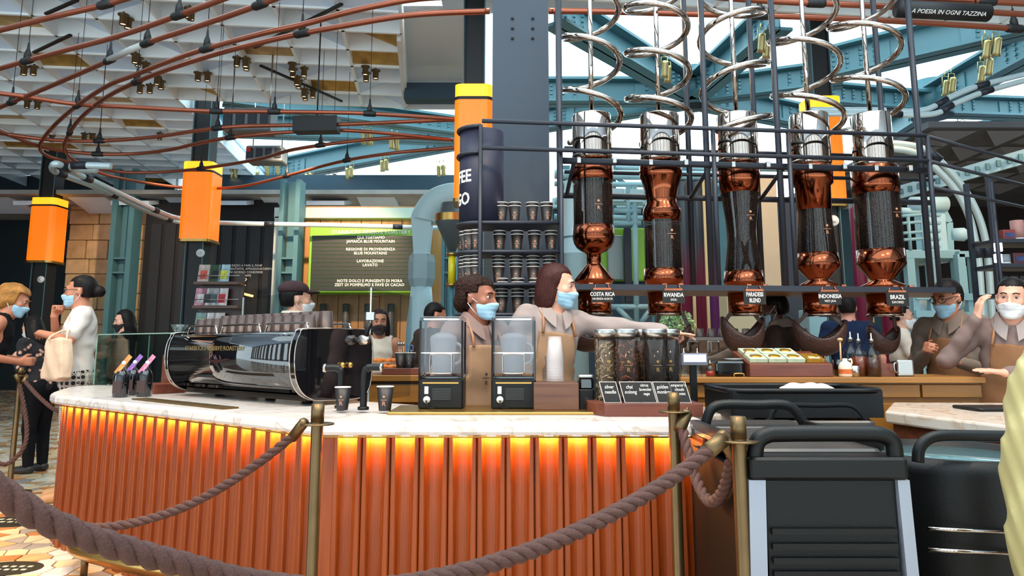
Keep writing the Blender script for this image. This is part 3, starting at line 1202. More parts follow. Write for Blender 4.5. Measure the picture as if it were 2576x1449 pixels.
# wing emblem
eg = [(-.16, .012), (-.1, .016), (-.04, .006), (0, .014), (.04, .006), (.1, .016), (.16, .012), (.08, .0), (.015, -.012), (0, -.03), (-.015, -.012), (-.08, .0)]
MB().add([em(.78 - x, -.0115, 1.115 + z) for x, z in eg], [tuple(range(12))]).build('wing_emblem', mat('dark_red', '#2e0f0e', .4), esp)
# end face fittings: knob, dials
MB().ball(em(-.05, .36, 1.23), (.05, .032, .03), 16, 10, rotz(rt)).build('steam_knob', M_CHROME, esp)
MB().rod(em(.02, .36, 1.235), em(-.05, .36, 1.23), .012).build('knob_shaft', M_CHROME, esp)
MB().rod(em(-.06, .36, 1.24), em(-.09, .37, 1.32), .014).build('knob_handle', M_BLKPL, esp)
for y in (.16, .21):
    MB().ball(em(-.012, y + .1, 1.1), .016).build('dial', M_BRASS, esp)

# cups upside down on the machine
M_CUP = mat('black_paper_cup', '#1a1516', .45, 0, .1, 20)
M_CUPB = mat('brown_cup', '#3c2a26', .38, 0, .1, 20)


def upside_cup(p, h=.10, r=.044):
    m = MB()
    m.lathe([(r, 0), (r + .003, .004), (r, .008), (r * .78, h), (r * .70, h), (r * .68, h - .006)], 16, Matrix.Translation(p))
    return m


first = None
for row, (y, n, dz) in enumerate(((.16, 13, .0), (.27, 12, .045))):
    for k in range(n):
        p = em(.16 + k * .094, y, 1.274 + 0)
        if first is None:
            first = solo(upside_cup((0, 0, 0), .09), 'cup', M_CUPB, 'dark cup turned upside down on top of the espresso machine', 'cup', 'cups on the espresso machine')
            first.location = p
        else:
            c = first.copy()
            COL.objects.link(c)
            c.location = p
            c.scale = (1, 1, 1.0 + .25 * row)

# clear screens behind the machine
G_CLR = glass('clear_acrylic', '#eef3f4', .03, .035)
for (a, b, z0, z1a, z1b, lab) in ((em(1.36, .47, 0), em(.06, .47, 0), 1.0, 1.52, 1.52, 'tall clear acrylic screen above the left of the espresso machine'),
                                  (em(.03, .47, 0), Vector((-.62, 4.55, 0)), 1.0, 1.52, 1.5, 'clear acrylic screen right of the machine with a metal clip')):
    s = thing('acrylic_screen', lab, 'screen', ((a + b) / 2 + Vector((0, 0, CT))).to_tuple())
    d = (b - a).normalized()
    n = Vector((-d.y, d.x, 0)) * .004
    m = MB().add([a + Vector((0, 0, CT)) - n, b + Vector((0, 0, CT)) - n, b + Vector((0, 0, z1b)) - n, a + Vector((0, 0, z1a)) - n,
                  a + Vector((0, 0, CT)) + n, b + Vector((0, 0, CT)) + n, b + Vector((0, 0, z1b)) + n, a + Vector((0, 0, z1a)) + n],
                 [(0, 1, 2, 3), (4, 7, 6, 5), (0, 4, 5, 1), (1, 5, 6, 2), (2, 6, 7, 3), (3, 7, 4, 0)])
    m.build('pane', G_CLR, s)
    MB().bar(a + Vector((0, 0, CT)), a + Vector((0, 0, z1a)), .004, .008, up=n).build('edge_strip', mat('acrylic_edge', '#b9c4c4', .2), s)
    MB().rbox(a + Vector((0, 0, 1.36)), (.05, .03, .045), .006).build('clip', M_STEEL, s)


# ------------------------------------------------------------------ taps, cups and boxes on the bar
def tap(p, zt, dx, lab):
    t = thing('water_tap', lab, 'tap', p.to_tuple())
    pts = [p, p + Vector((0, 0, zt - .03)), p + Vector((dx * .15, 0, zt - .008)), p + Vector((dx * .3, 0, zt)), p + Vector((dx, 0, zt))]
    MB().tube(spline(pts, 5), .016, 12).build('spout', M_BLKPL, t)
    MB().rod(p + Vector((dx * .95, 0, zt)), p + Vector((dx * 1.12, 0, zt)), .020, 16).build('chrome_tip', M_CHROME, t)
    MB().lathe([(.026, 0), (.026, .012), (.018, .016)], 16, Matrix.Translation(p)).build('base', M_BLKPL, t)
    return t


tap(Zp(858, 1026, CT + .012) + Vector((0, -.02, 0)), .185, -.075, 'black bent tap beside the right end of the espresso machine')
tap(Zp(916, 1030, CT + .012) + Vector((0, -.02, 0)), .19, .075, 'black bent tap with chrome tip pointing right, next to a paper cup')

M_CUPW = mat('cup_rim', '#e8e2da', .5)


def paper_cup(base, h, r, name, label, group=None, stack=0, logo=True, colr=None, turn=0.0):
    """black take-away cup; stack = how many further rims show above it"""
    c = thing(name, label, 'cup', Vector(base).to_tuple(), group)
    T = Matrix.Translation(Vector(base))
    MB().lathe([(r * .72, 0), (r * .72, .004), (r, h), (r * .96, h), (r * .7, .01)], 20, T).build('wall', M_CUP if colr is None else colr, c)
    MB().lathe([(r * .985, h - .001), (r * 1.03, h), (r * 1.03, h + .003), (r * .97, h + .004)], 20, T).build('rim', M_CUPW, c)
    for k in range(stack):
        z = h + .0215 * (k + 1)
        MB().lathe([(r * .97, z - .018), (r * 1.0, z), (r * .9, z)], 20, T).build('nested_cup', M_CUP, c)
        MB().lathe([(r * .985, z - .001), (r * 1.03, z), (r * 1.03, z + .003), (r * .97, z + .004)], 20, T).build('nested_rim', M_CUPW, c)
    if logo:
        R = T @ rotz(turn)
        zf = h * .62
        rf = r * (.72 + .28 * zf / h)
        tilt = Matrix.Rotation(math.atan2(r * .28, h), 4, 'X')
        def put(pts, z):
            return [R @ Vector((x, -math.sqrt(max(0, (r * (.72 + .28 * (z + y) / h)) ** 2 - x * x)) - .0018, z + y)) for x, y in pts]
        st = star_pts(h * .075)
        MB().add(put(st, h * .60), [tuple(range(10))[::-1]]).build('logo_star', M_COPLET, c)
        MB().add(put([(h * .13 * t, -.0011) for t in (-1, -.5, 0, .5, 1)] + [(h * .13 * t, .0011) for t in (1, .5, 0, -.5, -1)], h * .46), [(0, 1, 8, 9), (1, 2, 7, 8), (2, 3, 6, 7), (3, 4, 5, 6)]).build('logo_line', M_COPLET, c)
        zr = h * .30
        text('R', 'logo_letter', M_COPLET, c, R @ Vector((0, -r * (.72 + .28 * zr / h) - .0016, zr)), R.to_3x3().to_4x4() @ Matrix.Rotation(math.pi / 2 + math.atan2(r * .28, h), 4, 'X'), h * .27, extrude=.0006)
    return c


paper_cup(Zp(968, 1033, CT + .012), .105, .038, 'paper_cup', 'single black paper cup with star and R print beside the bent tap')
paper_cup(Zp(853, 1034, CT + .012) + Vector((.0, .06, 0)), .10, .036, 'paper_cup', 'black paper cup under the left bent tap')

M_FROST = glass('clear_plastic', '#e6e8ec', .08, .05)
M_JUG = frosted('grey_jug', '#b8b4b4', .6)


def blender_box(u, lab):
    p = Zp(u, 1030, CT + .012)
    p.y = 3.47
    p.x = W(u, 1000, 3.47).x
    b = thing('blender', lab, 'blender', p.to_tuple())
    w, d = .208, .22
    MB().rbox(p + Vector((0, d / 2, .068)), (w, d, .136), .012).build('base', M_BLKPL, b)
    MB().box(p + Vector((0, -.003, .118)), (w * .8, .006, .008)).build('trim_line', M_BRASS, b)
    for k in range(6):
        MB().box(p + Vector((.005, -.002, .045 + k * .009)), (.085, .006, .004)).build('vent_slat', mat('vent_grey', '#3a3a3c', .5), b)
    MB().box(p + Vector((-.065, -.003, .085)), (.018, .004, .034)).build('rating_label', M_WHITE, b)
    MB().lathe([(.0, 0), (.016, 0), (.016, .012), (.008, .014), (.008, .02), (0, .02)], 16, Matrix.Translation(p + Vector((-.063, .002, .042))) @ Matrix.Rotation(math.pi / 2, 4, 'X')).build('plug', M_WHITE, b)
    MB().tube(spline([p + Vector((-.063, -.022, .04)), p + Vector((-.058, -.03, .02)), p + Vector((-.05, -.02, .006)), p + Vector((-.03, .0, .004))], 4), .004, 6).build('cord', M_BLACK, b)
    z0, z1 = .15, .415
    # enclosure frame
    for sx in (-1, 1):
        for y in (.006, d - .006):
            MB().bar(p + Vector((sx * (w / 2 - .005), y, z0 - .02)), p + Vector((sx * (w / 2 - .006), y, z1 - .01)), .010, .012, up=(0, 1, 0)).build('frame_post', M_GLOSSBLK, b)
    MB().rbox(p + Vector((0, d / 2, z0 - .008)), (w * .98, d * .98, .016), .012).build('deck', M_GLOSSBLK, b)
    MB().rbox(p + Vector((0, d / 2, z1)), (w * .99, d * .98, .022), .02).build('lid', M_FROST, b)
    MB().bar(p + Vector((-w / 2 + .02, .0, z1 - .004)), p + Vector((w / 2 - .02, .0, z1 - .004)), .006, .008).build('lid_edge', M_CHROME, b)
    MB().box(p + Vector((0, .006, (z0 + z1) / 2)), (w * .9, .004, z1 - z0 - .02)).build('front_pane', M_FROST, b)
    MB().box(p + Vector((0, -.0, z0 + .105)), (w * .9, .008, .006)).build('pane_seam', M_CHROME, b)
    MB().tube(spline([p + Vector((x, -.004, z)) for x, z in ((-.05, z0 + .02), (-.05, z0 + .085), (-.04, z0 + .1), (.04, z0 + .1), (.05, z0 + .085), (.05, z0 + .02), (.04, z0 + .012), (-.04, z0 + .012))], 3, True), .003, 6, closed=True).build('door_handle', M_CHROME, b)
    j = MB().lathe([(.042, z0), (.05, z0 + .02), (.065, z0 + .17), (.06, z0 + .185), (.03, z0 + .2)], 20, Matrix.Translation(p + Vector((0, d / 2, 0)))).build('jug', M_JUG, b)
    MB().tube(spline([p + Vector((.055, d / 2, z0 + .05)), p + Vector((.085, d / 2, z0 + .07)), p + Vector((.088, d / 2, z0 + .13)), p + Vector((.062, d / 2, z0 + .15))], 4), .008, 8).build('jug_handle', M_JUG, j)
    return b


blender_box(1108, 'black blender in a clear sound enclosure, left of the two, before the curly-haired barista')
blender_box(1292, 'black blender in a clear sound enclosure, right of the two, beside the walnut box')

# walnut box with a stack of clear cups
p0 = W(1400, 1028, 3.40); p0.z = CT + .012
wb = thing('walnut_box', 'walnut block carrying a stack of clear plastic cups', 'box', p0.to_tuple())
MB().box(p0 + Vector((0, .10, .061)), (.205, .2, .122)).build('block', M_WALNUT, wb, bevel=.003)
cs = thing('cup_stack', 'stack of clear plastic cups standing on the walnut box', 'cup stack', (p0 + Vector((0, .09, .123))).to_tuple())
M_PLAST = frosted('thin_clear_plastic', '#efe6e6', .3)
for k in range(9):
    z = .123 + .012 * k
    MB().lathe([(.040 - .0002 * k, z), (.041, z + .003), (.030, z + .11), (.028, z + .112)], 20, Matrix.Translation(p0 + Vector((0, .09, 0)))).build('cup', M_PLAST, cs)
bt = W(1377, 960, 3.6); bt.z = CT + .136
solo(MB().lathe([(.022, 0), (.024, .005), (.024, .05), (.009, .075), (.009, .10), (.012, .102), (.012, .115), (.0, .116)], 14, Matrix.Translation(bt)), 'bottle', M_FROST,
     'small clear bottle with white cap beside the plastic cup stack', 'bottle')
# black grinder
p1 = W(1476, 1024, 3.45); p1.z = CT + .002
gr = thing('coffee_grinder', 'small matt black grinder between walnut box and tea jars', 'grinder', p1.to_tuple())
MB().rbox(p1 + Vector((0, .05, .05)), (.076, .1, .10), .01).build('base', M_BLKPL, gr)
MB().rbox(p1 + Vector((0, .05, .125)), (.07, .09, .05), .012).build('head', M_GLOSSBLK, gr)
MB().rbox(p1 + Vector((0, .05, .158)), (.074, .095, .014), .012).build('lid', M_STEEL, gr)
MB().box(p1 + Vector((0, -.002, .05)), (.02, .008, .03)).build('switch', M_BLACK, gr)

# tea jars on their mahogany stand
p2 = W(1625, 1035, 3.22); p2.z = CT
st = thing('jar_stand', 'mahogany stand under the five tea jars', 'stand', p2.to_tuple())
MB().prism([(p2.x - .175, p2.y), (p2.x + .245, p2.y), (p2.x + .245, p2.y + .34), (p2.x - .235, p2.y + .34), (p2.x - .235, p2.y + .12)], CT, CT + .055).build('plinth', M_MAHOG, st, bevel=.003)
JG = glass('jar_glass', '#f3efec', .03, .0)


def leaf_fill(cx, cy, r, z0, z1, n, size, seed, mats):
    """loose tea: many small slips in a jar, joined"""
    rr = random.Random(seed)
    m = MB()
    idx = []
    m.lathe([(r * .86, z0), (r * .86, z1)], 18, Matrix.Translation((cx, cy, 0)))
    idx += [0] * len(m.f)
    for k in range(n):
        a = rr.uniform(0, 2 * math.pi)
        q = r * rr.uniform(.86, .91)
        c = Vector((cx + q * math.cos(a), cy + q * math.sin(a), rr.uniform(z0 + .004, z1)))
        d = Vector((rr.gauss(0, 1), rr.gauss(0, 1), rr.gauss(0, .9)))
        ra = Vector((math.cos(a), math.sin(a), 0))
        d = (d - ra * d.dot(ra)).normalized() * min(size, r * .28) * rr.uniform(.6, 1.2)
        s = ra.cross(d).normalized() * size * .2
        t = d.cross(s).normalized() * size * .1
        n0 = len(m.f)
        m.add([c - d - s, c + d - s * .4, c + d * .9 + s, c - d * .8 + s, c + t * 2], [(0, 1, 4), (1, 2, 4), (2, 3, 4), (3, 0, 4), (0, 3, 2, 1)])
        idx += [rr.randrange(len(mats))] * (len(m.f) - n0)
    return m, idx


TEAS = [('silver needle tea', [('#6d6250'), ('#9a8c74'), ('#b8aa90')], 240, .02), ('chai oolong tea with orange peel', ['#3a2620', '#6a4434', '#a66a48'], 260, .011),
        ('citrus lavender sage tea', ['#4a3226', '#8a5a40', '#c08a60'], 260, .011), ('dark golden monkey tea', ['#1c1413', '#2c201e', '#3a2a26'], 260, .010),
        ('dark cloud and mist tea', ['#181413', '#26201f', '#332a27'], 260, .010)]
SIGNS = ['silver\nneedle', 'chai\noolong', 'citrus\nlavender\nsage', 'golden\nmonkey', "emperor's\nclouds\n& mist"]
JUP = [1527, 1577, 1616, 1650, 1682]
JY = [3.44, 3.38, 3.50, 3.38, 3.44]
M_CHALK = mat('chalkboard', '#1d1a1a', .8)
for k in range(5):
    j = W(JUP[k], 950, JY[k]); j.z = CT + .0555
    x, y = j.x, j.y
    jar = thing('tea_jar', ['tea jar of pale silver needles, leftmost on the stand', 'tea jar of brown chai leaves, second from the left', 'tea jar of orange-brown leaves in the middle',
                            'tea jar of near-black leaves, second from the right', 'tea jar of dark leaves at the right end of the stand'][k], 'jar', j.to_tuple())
    T = Matrix.Translation(j)
    r = .056
    MB().lathe([(r, 0), (r, .285), (r * .97, .285), (r * .97, .003)], 28, T, True, False).build('glass', JG, jar)
    mm = [mat('tea_%d_%d' % (k, i), c, .8) for i, c in enumerate(TEAS[k][1])]
    m, idx = leaf_fill(x, y, r * .97, j.z + .004, j.z + .268, TEAS[k][2], TEAS[k][3], k, mm)
    o = m.build('tea_leaves', None, jar)
    for q in mm: o.data.materials.append(q)
    o.data.polygons.foreach_set('material_index', idx)
    o['kind'] = 'stuff'
    MB().lathe([(r * 1.03, .284), (r * 1.03, .315), (r * .98, .32), (0, .32)], 28, T).build('lid', M_STEEL, jar)
    MB().prism([(px_ , py_) for px_, py_ in star_pts(.0085)], 0, .0006, T @ Matrix.Translation((0, -r - .0005, .175)) @ Matrix.Rotation(math.pi / 2, 4, 'X')).build('logo_star', M_BRASS, jar)
    MB().box(j + Vector((0, -r - .0008, .158)), (.036, .0008, .0016)).build('logo_line', M_BRASS, jar)
    text('R', 'logo_letter', M_BRASS, jar, j + Vector((0, -r - .001, .138)), 0, .026)
SU = [1542, 1593, 1632, 1677, 1718]
for k in range(5):
    p = W(SU[k], 1005, 3.255); p.z = CT + .0555
    sg = thing('tea_sign', 'chalkboard card reading "%s" before the tea jars' % SIGNS[k].replace('\n', ' '), 'sign', p.to_tuple())
    T = Matrix.Translation(p) @ Matrix.Rotation(-.26, 4, 'X') @ Matrix(((1, 0, -.22, 0), (0, 1, 0, 0), (0, 0, 1, 0), (0, 0, 0, 1)))
    w, h = .074, .092
    for nm, mt, yy, ww, hh in (('card', mat('card_edge', '#d9d2c8', .6), 0, w, h), ('board', M_CHALK, -.002, w - .006, h - .006)):
        q = MB().box((0, yy, h / 2), (ww, .003, hh))
        q.v = [tuple(T @ Vector(v)) for v in q.v]
        q.build(nm, mt, sg)
    text(SIGNS[k], 'handwriting', M_LETTER, sg, T @ Vector((0, -.0036, h * .62)), (T.to_3x3().to_4x4()) @ Matrix.Rotation(math.pi / 2, 4, 'X'), .0185 if k in (2, 4) else .022, shear=.25, extrude=.0004, width=.85)

# customer display
p = W(1748, 958, 3.62); p.z = CT
cd = thing('customer_display', 'small grey price display with lit blue screen behind the tea jars', 'display', p.to_tuple())
MB().box(p + Vector((0, .03, .11)), (.03, .03, .22)).build('pole', M_BLKPL, cd)
MB().rbox(p + Vector((-.0, 0, .235)), (.125, .03, .058), .006).build('housing', mat('grey_plastic', '#6d7078', .5), cd)
MB().box(p + Vector((-.0, -.016, .24)), (.108, .004, .036)).build('screen', mat('blue_screen', '#aab8ff', .3, emit=.9), cd)
# ------------------------------------------------------------------ steel rack with five copper silos
def RY(u):
    return 4.42 + (u - 1405) / 925.0 * .26


def RP(u, v, dy=0.0):
    return W(u, v, RY(u) + dy)


rack = thing('silo_rack', 'dark steel frame rack carrying the copper coffee silos', 'rack', (RP(1870, 715).x, 4.75, 1.5))
ZT, ZM, ZS = RP(1405, 318).z, RP(1405, 384).z, RP(1405, 718).z


def at(u, z, dy=0.0):
    """point of the rack plane at pixel column u (taken at mid height) and height z"""
    p = W(u, 400, RY(u) + dy)
    return Vector((p.x, p.y, z))


for u, dy, z0 in ((1408, 0, CT + .15), (1778, .02, ZS), (1960, .02, ZS), (2316, .02, ZS), (1733, .5, ZS), (1902, .5, ZS), (2226, .5, ZS)):
    a = at(u, z0, dy)
    MB().rod(a, Vector((a.x, a.y, 3.75)), .0195, 12).build('post', M_RACK, rack)
for u in (1796, 1986, 2337):
    a = at(u, ZS, -.06)
    MB().rod(a, Vector((a.x, a.y, ZT)), .015, 12).build('post', M_RACK, rack)
for z, r in ((ZT, .0135), (ZM, .0135)):
    MB().rod(at(1212, z, -.06), at(2338, z, -.06), r, 10).build('rail', M_RACK, rack)
    MB().rod(at(1420, z, .5), at(2345, z, .5), r, 10).build('rail', M_RACK, rack)
MB().rod(at(1415, ZM - .05, .0), at(2330, ZM - .05, .0), .021, 12).build('rail', M_RACK, rack)
MB().rod(at(1415, ZM - .17, .48), at(2330, ZM - .17, .48), .02, 12).build('rail', M_RACK, rack)
for u in (1408, 1796, 1986, 2337):
    MB().rod(at(u, ZM, -.06), at(u, ZM, .5), .0125, 8).build('cross_rail', M_RACK, rack)
    MB().rod(at(u, ZT, -.06), at(u, ZT, .5), .0125, 8).build('cross_rail', M_RACK, rack)
for (u0, d0, u1, d1) in ((1425, .45, 1445, .0), (1735, .45, 1790, .0), (1910, .45, 1975, 0)):
    MB().rod(at(u0, ZM - .17, d0), at(u1, ZM - .04, d1), .0135, 8).build('brace', M_RACK, rack)
# frame running on to the right
for (z, u1, v1) in ((ZT, 2640, 352), (ZM, 2640, 424), (ZM - .17, 2640, 452)):
    a = at(2337, z, -.05)
    b = W(u1, v1, 5.6); b.z = z
    MB().rod(a, b, .0125, 8).build('rail', M_RACK, rack)
a = W(2490, 420, 5.25)
MB().rod((a.x, a.y, 1.0), (a.x, a.y, ZM), .014, 8).build('post', M_RACK, rack)
# shelf plate
sh = [at(1408, ZS, -.07), at(2372, ZS, -.07), at(2372, ZS, .1), at(2330, ZS, .55), at(1408, ZS, .55)]
MB().prism([p[:2] for p in sh], ZS - .022, ZS).build('shelf', wood('shelf_oak', '#8a6648', '#a37d58', .4, 'X'), rack)
MB().bar(at(1408, ZS - .013, -.075), at(2374, ZS - .013, -.075), .012, .034).build('shelf_edge', M_RACK, rack)

M_BEAN = mat('roasted_beans', '#150b08', .6, 0, .7, 60, .8, 110, spec=.2)
SG = glass('silo_glass', '#f0e6e0', .02, .045)
M_COPD = mat('silo_copper', '#82462f', .13, 1.0, .05, 3)
SILO = {
    'first': (1490, [(406, 50), (410, 53), (446, 53), (448, 51)], [(446, 51.5), (592, 51.5)], [(560, 53), (590, 53), (603, 50), (614, 43), (622, 33), (627, 22), (630, 18), (654, 18), (656, 19), (694, 50), (697, 50), (714, 37)]),
    'second': (1661, [(406, 52), (410, 54), (436, 54), (440, 51), (462, 43), (490, 38), (504, 40), (516, 47), (520, 48), (546, 48)], [(546, 47), (672, 47)], [(666, 49.5), (690, 50.5), (693, 50.5), (714, 40)]),
    'third': (1857, [(406, 50), (410, 53), (436, 52), (476, 48)], [(476, 47.5), (500, 45), (545, 39), (574, 36), (600, 37.5), (640, 43), (674, 47)], [(670, 48.5), (696, 50), (699, 50), (714, 40)]),
    'fourth': (2040, [(406, 49), (410, 51), (450, 50), (456, 43), (516, 42)], [(516, 41.5), (560, 44), (628, 50)], [(624, 51), (654, 54), (657, 54), (688, 25), (691, 25), (702, 47), (705, 47), (717, 40)]),
    'fifth': (2197, [(406, 54), (410, 57), (450, 57), (476, 57)], [(476, 56.5), (616, 57)], [(614, 57.5), (648, 58.5), (651, 58.5), (688, 28), (691, 28), (703, 53), (706, 53), (719, 42)]),
}
HEL = {'first': (160, 76, 1, 145), 'second': (190, 82, 1, 126), 'third': (95, 85, -1, 143), 'fourth': (172, 86, 1, 150), 'fifth': (132, 85, 1, 145)}
SIGNT = {'first': ('COSTA RICA', 'HACIENDA ALSACIA', 1515, 732, 764, 'COSTA RICA'), 'second': ('RWANDA', 'SHOLI', 1694, 733, 766, 'RWANDA'),
         'third': ('PARADEISI\nBLEND', '', 1898, 736, 770, 'PARADEISI BLEND'), 'fourth': ('INDONESIA', 'WEST JAVA', 2087, 738, 771, 'INDONESIA'), 'fifth': ('BRAZIL', 'SUN DRIED', 2257, 742, 777, 'BRAZIL')}
SHAPE = {'first': 'round-bottomed copper and glass silo beside the cup shelf, over the COSTA RICA card', 'second': 'copper silo with pinched copper neck, over the RWANDA card',
         'third': 'hourglass-shaped copper and glass silo in the middle of the rack', 'fourth': 'copper silo widening downwards, over the INDONESIA card', 'fifth': 'widest copper and glass silo at the right end of the rack'}
for key, (u, capP, glP, botP) in SILO.items():
    Yt = RY(u) + .22
    base = at(u, ZS, .22)
    kk = Yt / FPX

    def zz(v):
        return W(u, v, Yt).z - W(u, 715, Yt).z + ZS + .003

    def pr(P):
        return [(h * kk, zz(v) - ZS) for v, h in reversed(P)]
    T = Matrix.Translation(base)
    s = thing('coffee_silo', SHAPE[key], 'silo', base.to_tuple())
    MB().lathe(pr(capP), 32, T).build('copper_cap', M_COPD, s)
    MB().lathe(pr(glP), 32, T, True, False).build('glass_tube', SG, s)
    b = [(h * .955, z) for h, z in pr(glP)]
    if key == 'second': b = b[:-1] + [(b[-1][0], b[-1][1] - .035)]
    if key == 'first': b = b[:-1] + [(b[-1][0], b[-1][1] - .03)]
    o = MB().lathe(b, 32, T).build('coffee_beans', M_BEAN, s)
    o['kind'] = 'stuff'
    MB().lathe(pr(botP), 32, T).build('copper_base', M_COPD, s)
    gz = {'first': 505, 'second': 575, 'third': 527, 'fourth': 560, 'fifth': 520}[key]
    rg = {'first': 52.5, 'second': 48, 'third': 42, 'fourth': 45, 'fifth': 58}[key] * kk + .0015
    lx = {'first': .02, 'second': .035, 'third': .03, 'fourth': .03, 'fifth': .055}[key]
    ly = -math.sqrt(rg * rg - lx * lx)
    c = base + Vector((lx, ly - .001, zz(gz) - ZS))
    MB().prism(star_pts(.011), 0, .001, Matrix.Translation(c) @ Matrix.Rotation(math.pi / 2, 4, 'X')).build('logo_star', M_COPLET, s)
    MB().box(c + Vector((0, 0, -.022)), (.05, .001, .002)).build('logo_line', M_COPLET, s)
    text('R', 'logo_letter', M_COPLET, s, c + Vector((0, -.001, -.046)), 0, .032)
    # small copper clamps on the shelf
    for dx in (-.05, .05):
        MB().rbox(base + Vector((dx, -.25, .008)), (.03, .03, .016), .004).build('clamp', M_COPPER, s)
    # steel collar and chrome spiral above
    col = thing('steel_collar', 'polished steel collar above the %s silo from the left' % key, 'collar', (base.x, base.y, ZM + .01))
    z0, z1 = ZM + .012, W(u, 291, Yt).z
    MB().lathe([(.122, z0), (.128, z0 + .012), (.128, z1 - .008), (.124, z1), (.115, z1), (.115, z1 - .1)], 40, Matrix.Translation((base.x, base.y, 0))).build('drum', M_CHROME, col)
    for (zb, ru) in ((z0 + .02, .131),):
        MB().lathe([(.128, zb), (ru, zb), (ru, zb + .012), (.128, zb + .012)], 40, Matrix.Translation((base.x, base.y, 0))).build('band', M_STEEL, col)
    vR, hw, sg, pit = HEL[key]
    zR = W(u, vR, Yt).z
    R = hw * kk
    P = pit * kk
    hx = thing('chrome_spiral', 'chrome spiral tube winding round its rod above the %s silo from the left' % key, 'spiral tube', (base.x, base.y, z1))
    MB().rod((base.x, base.y, z1 - .05), (base.x, base.y, 3.85), .0155, 14).build('centre_rod', M_CHROME, hx)
    pts = []
    zlo, zhi = W(u, 345, Yt).z, 3.72
    n = int((zhi - zlo) / P * 28)
    for i in range(n + 1):
        z = zhi + (zlo - zhi) * i / n
        a = 2 * math.pi * (zR - z) / P
        pts.append((base.x + sg * R * math.cos(a), base.y + R * math.sin(a), z))
    MB().tube(pts, .0195, 12).build('spiral', M_CHROME, hx)
    # hanging rail brackets
    for dx in (-.11, .11):
        MB().rbox(Vector((base.x + dx, RP(u, 400).y - .022, ZM - .05)), (.026, .03, .036), .004).build('bracket', M_STEEL, col)
    # outlet below the shelf with leather scoop
    zo = ZS - .022
    ou = thing('silo_outlet', 'copper outlet drum under the shelf below the %s silo from the left' % key, 'outlet', (base.x, base.y, zo))
    MB().lathe([(.105, zo - .001), (.105, zo - .135), (.0, zo - .135)], 28, Matrix.Translation((base.x, base.y, 0))).build('drum', M_COPPER, ou)
    MB().lathe([(.105, zo - .13), (.112, zo - .132), (.112, zo - .146), (.1, zo - .148)], 28, Matrix.Translation((base.x, base.y, 0))).build('steel_ring', M_CHROME, ou)
    # card
    t1, t2, su, v0, v1, word = SIGNT[key]
    Yc = RY(su) - .105
    a, b = W(su, v0, Yc), W(su, v1, Yc)
    h = a.z - b.z
    ZC = ZS - .03
    cd = thing('name_card', 'black hanging card reading %s in white capitals' % word, 'sign', (a.x, Yc, ZC - h))
    w = 56 * Yc / FPX
    MB().box((a.x, Yc, ZC - h / 2), (w, .004, h)).build('board', M_CHALK, cd)
    MB().box((a.x, Yc + .003, ZC + .004), (w * .8, .012, .012)).build('copper_clip', M_COPPER, cd)
    for sx in (-1, 1):
        MB().tube([(a.x + sx * w * .33, Yc, ZC + .004), (a.x + sx * w * .28, Yc + .012, ZC + .028), (a.x + sx * w * .2, Yc + .035, ZC + .034)], .004, 6).build('clip_arm', M_COPPER, cd)
    text(t1, 'lettering', M_LETTER, cd, (a.x, Yc - .003, ZC - h * (.38 if t2 else .5)), 0, h * (.42 if t2 else .44), width=.8 if len(t1) < 11 else .62, extrude=.0004, bold=.0006)
    if t2: text(t2, 'small_lettering', M_LETTER, cd, (a.x, Yc - .003, ZC - h * .74), 0, h * .24, width=.72, extrude=.0004)

# leather scoops hanging under the outlets
M_LEATHER = mat('brown_leather', '#4a3029', .45, 0, .2, 6, .25, 60)


def scoop(u, v0, v1, hw, label, Y, turn):
    c = W(u, v0, Y)
    zb = W(u, v1, Y).z
    Hh = c.z - zb
    R = hw * Y / FPX
    s = thing('leather_scoop', label, 'scoop', (c.x, Y, zb))
    n, m = 28, 9
    vs, fs = [], []
    for inner in (0, 1):
        for j in range(m + 1):
            t = j / m
            for i in range(n):
                a = 2 * math.pi * i / n
                e = 1 - .08 * inner
                rim = .30 * math.cos(2 * a) * t ** 2
                r = math.sin(t * math.pi / 2) ** .8
                x = R * e * r * math.cos(a)
                y = R * .62 * e * r * math.sin(a)
                z = Hh * (1 - math.cos(t * math.pi / 2)) * (.82 + rim) + .006 * inner
                vs.append(Vector((c.x, Y, zb)) + rotz(turn) @ Vector((x, y, z)))
    for inner in (0, 1):
        o = inner * (m + 1) * n
        for j in range(m):
            for i in range(n):
                k = (i + 1) % n
                q = (o + j * n + i, o + j * n + k, o + (j + 1) * n + k, o + (j + 1) * n + i)
                fs.append(q if inner == 0 else q[::-1])
    for i in range(n):
        k = (i + 1) % n
        fs.append((m * n + i, m * n + k, (m + 1) * n + m * n + k, (m + 1) * n + m * n + i))
    MB().add(vs, fs, None, True).build('bowl', M_LEATHER, s)
    for sx in (-1, 1):
        a = Vector((c.x, Y, zb)) + rotz(turn) @ Vector((sx * R * .86, 0, Hh * .95))
        b = Vector((c.x + sx * .07, Y, ZS - .15))
        MB().bar(a, b, .024, .006, up=(0, 1, 0)).build('strap', M_LEATHER, s)
        MB().ball(a + Vector((0, -.006, .0)), .008, 10, 6).build('rivet', M_COPPER, s)
    return s


scoop(1482, 822, 886, 62, 'brown leather scoop hanging left of the tea jars', RY(1482) + .2, .2)
scoop(1690, 822, 872, 48, 'brown leather scoop hanging behind the tea jar lids', RY(1690) + .22, -.2)
scoop(1868, 808, 892, 58, 'brown leather scoop under the PARADEISI BLEND card', RY(1868) + .16, .15)
scoop(2060, 815, 896, 66, 'brown leather scoop under the INDONESIA card, above the sachet tray', RY(2060) + .16, -.15)
scoop(2222, 828, 892, 46, 'brown leather scoop at the right end behind the bottles', RY(2222) + .2, .3)

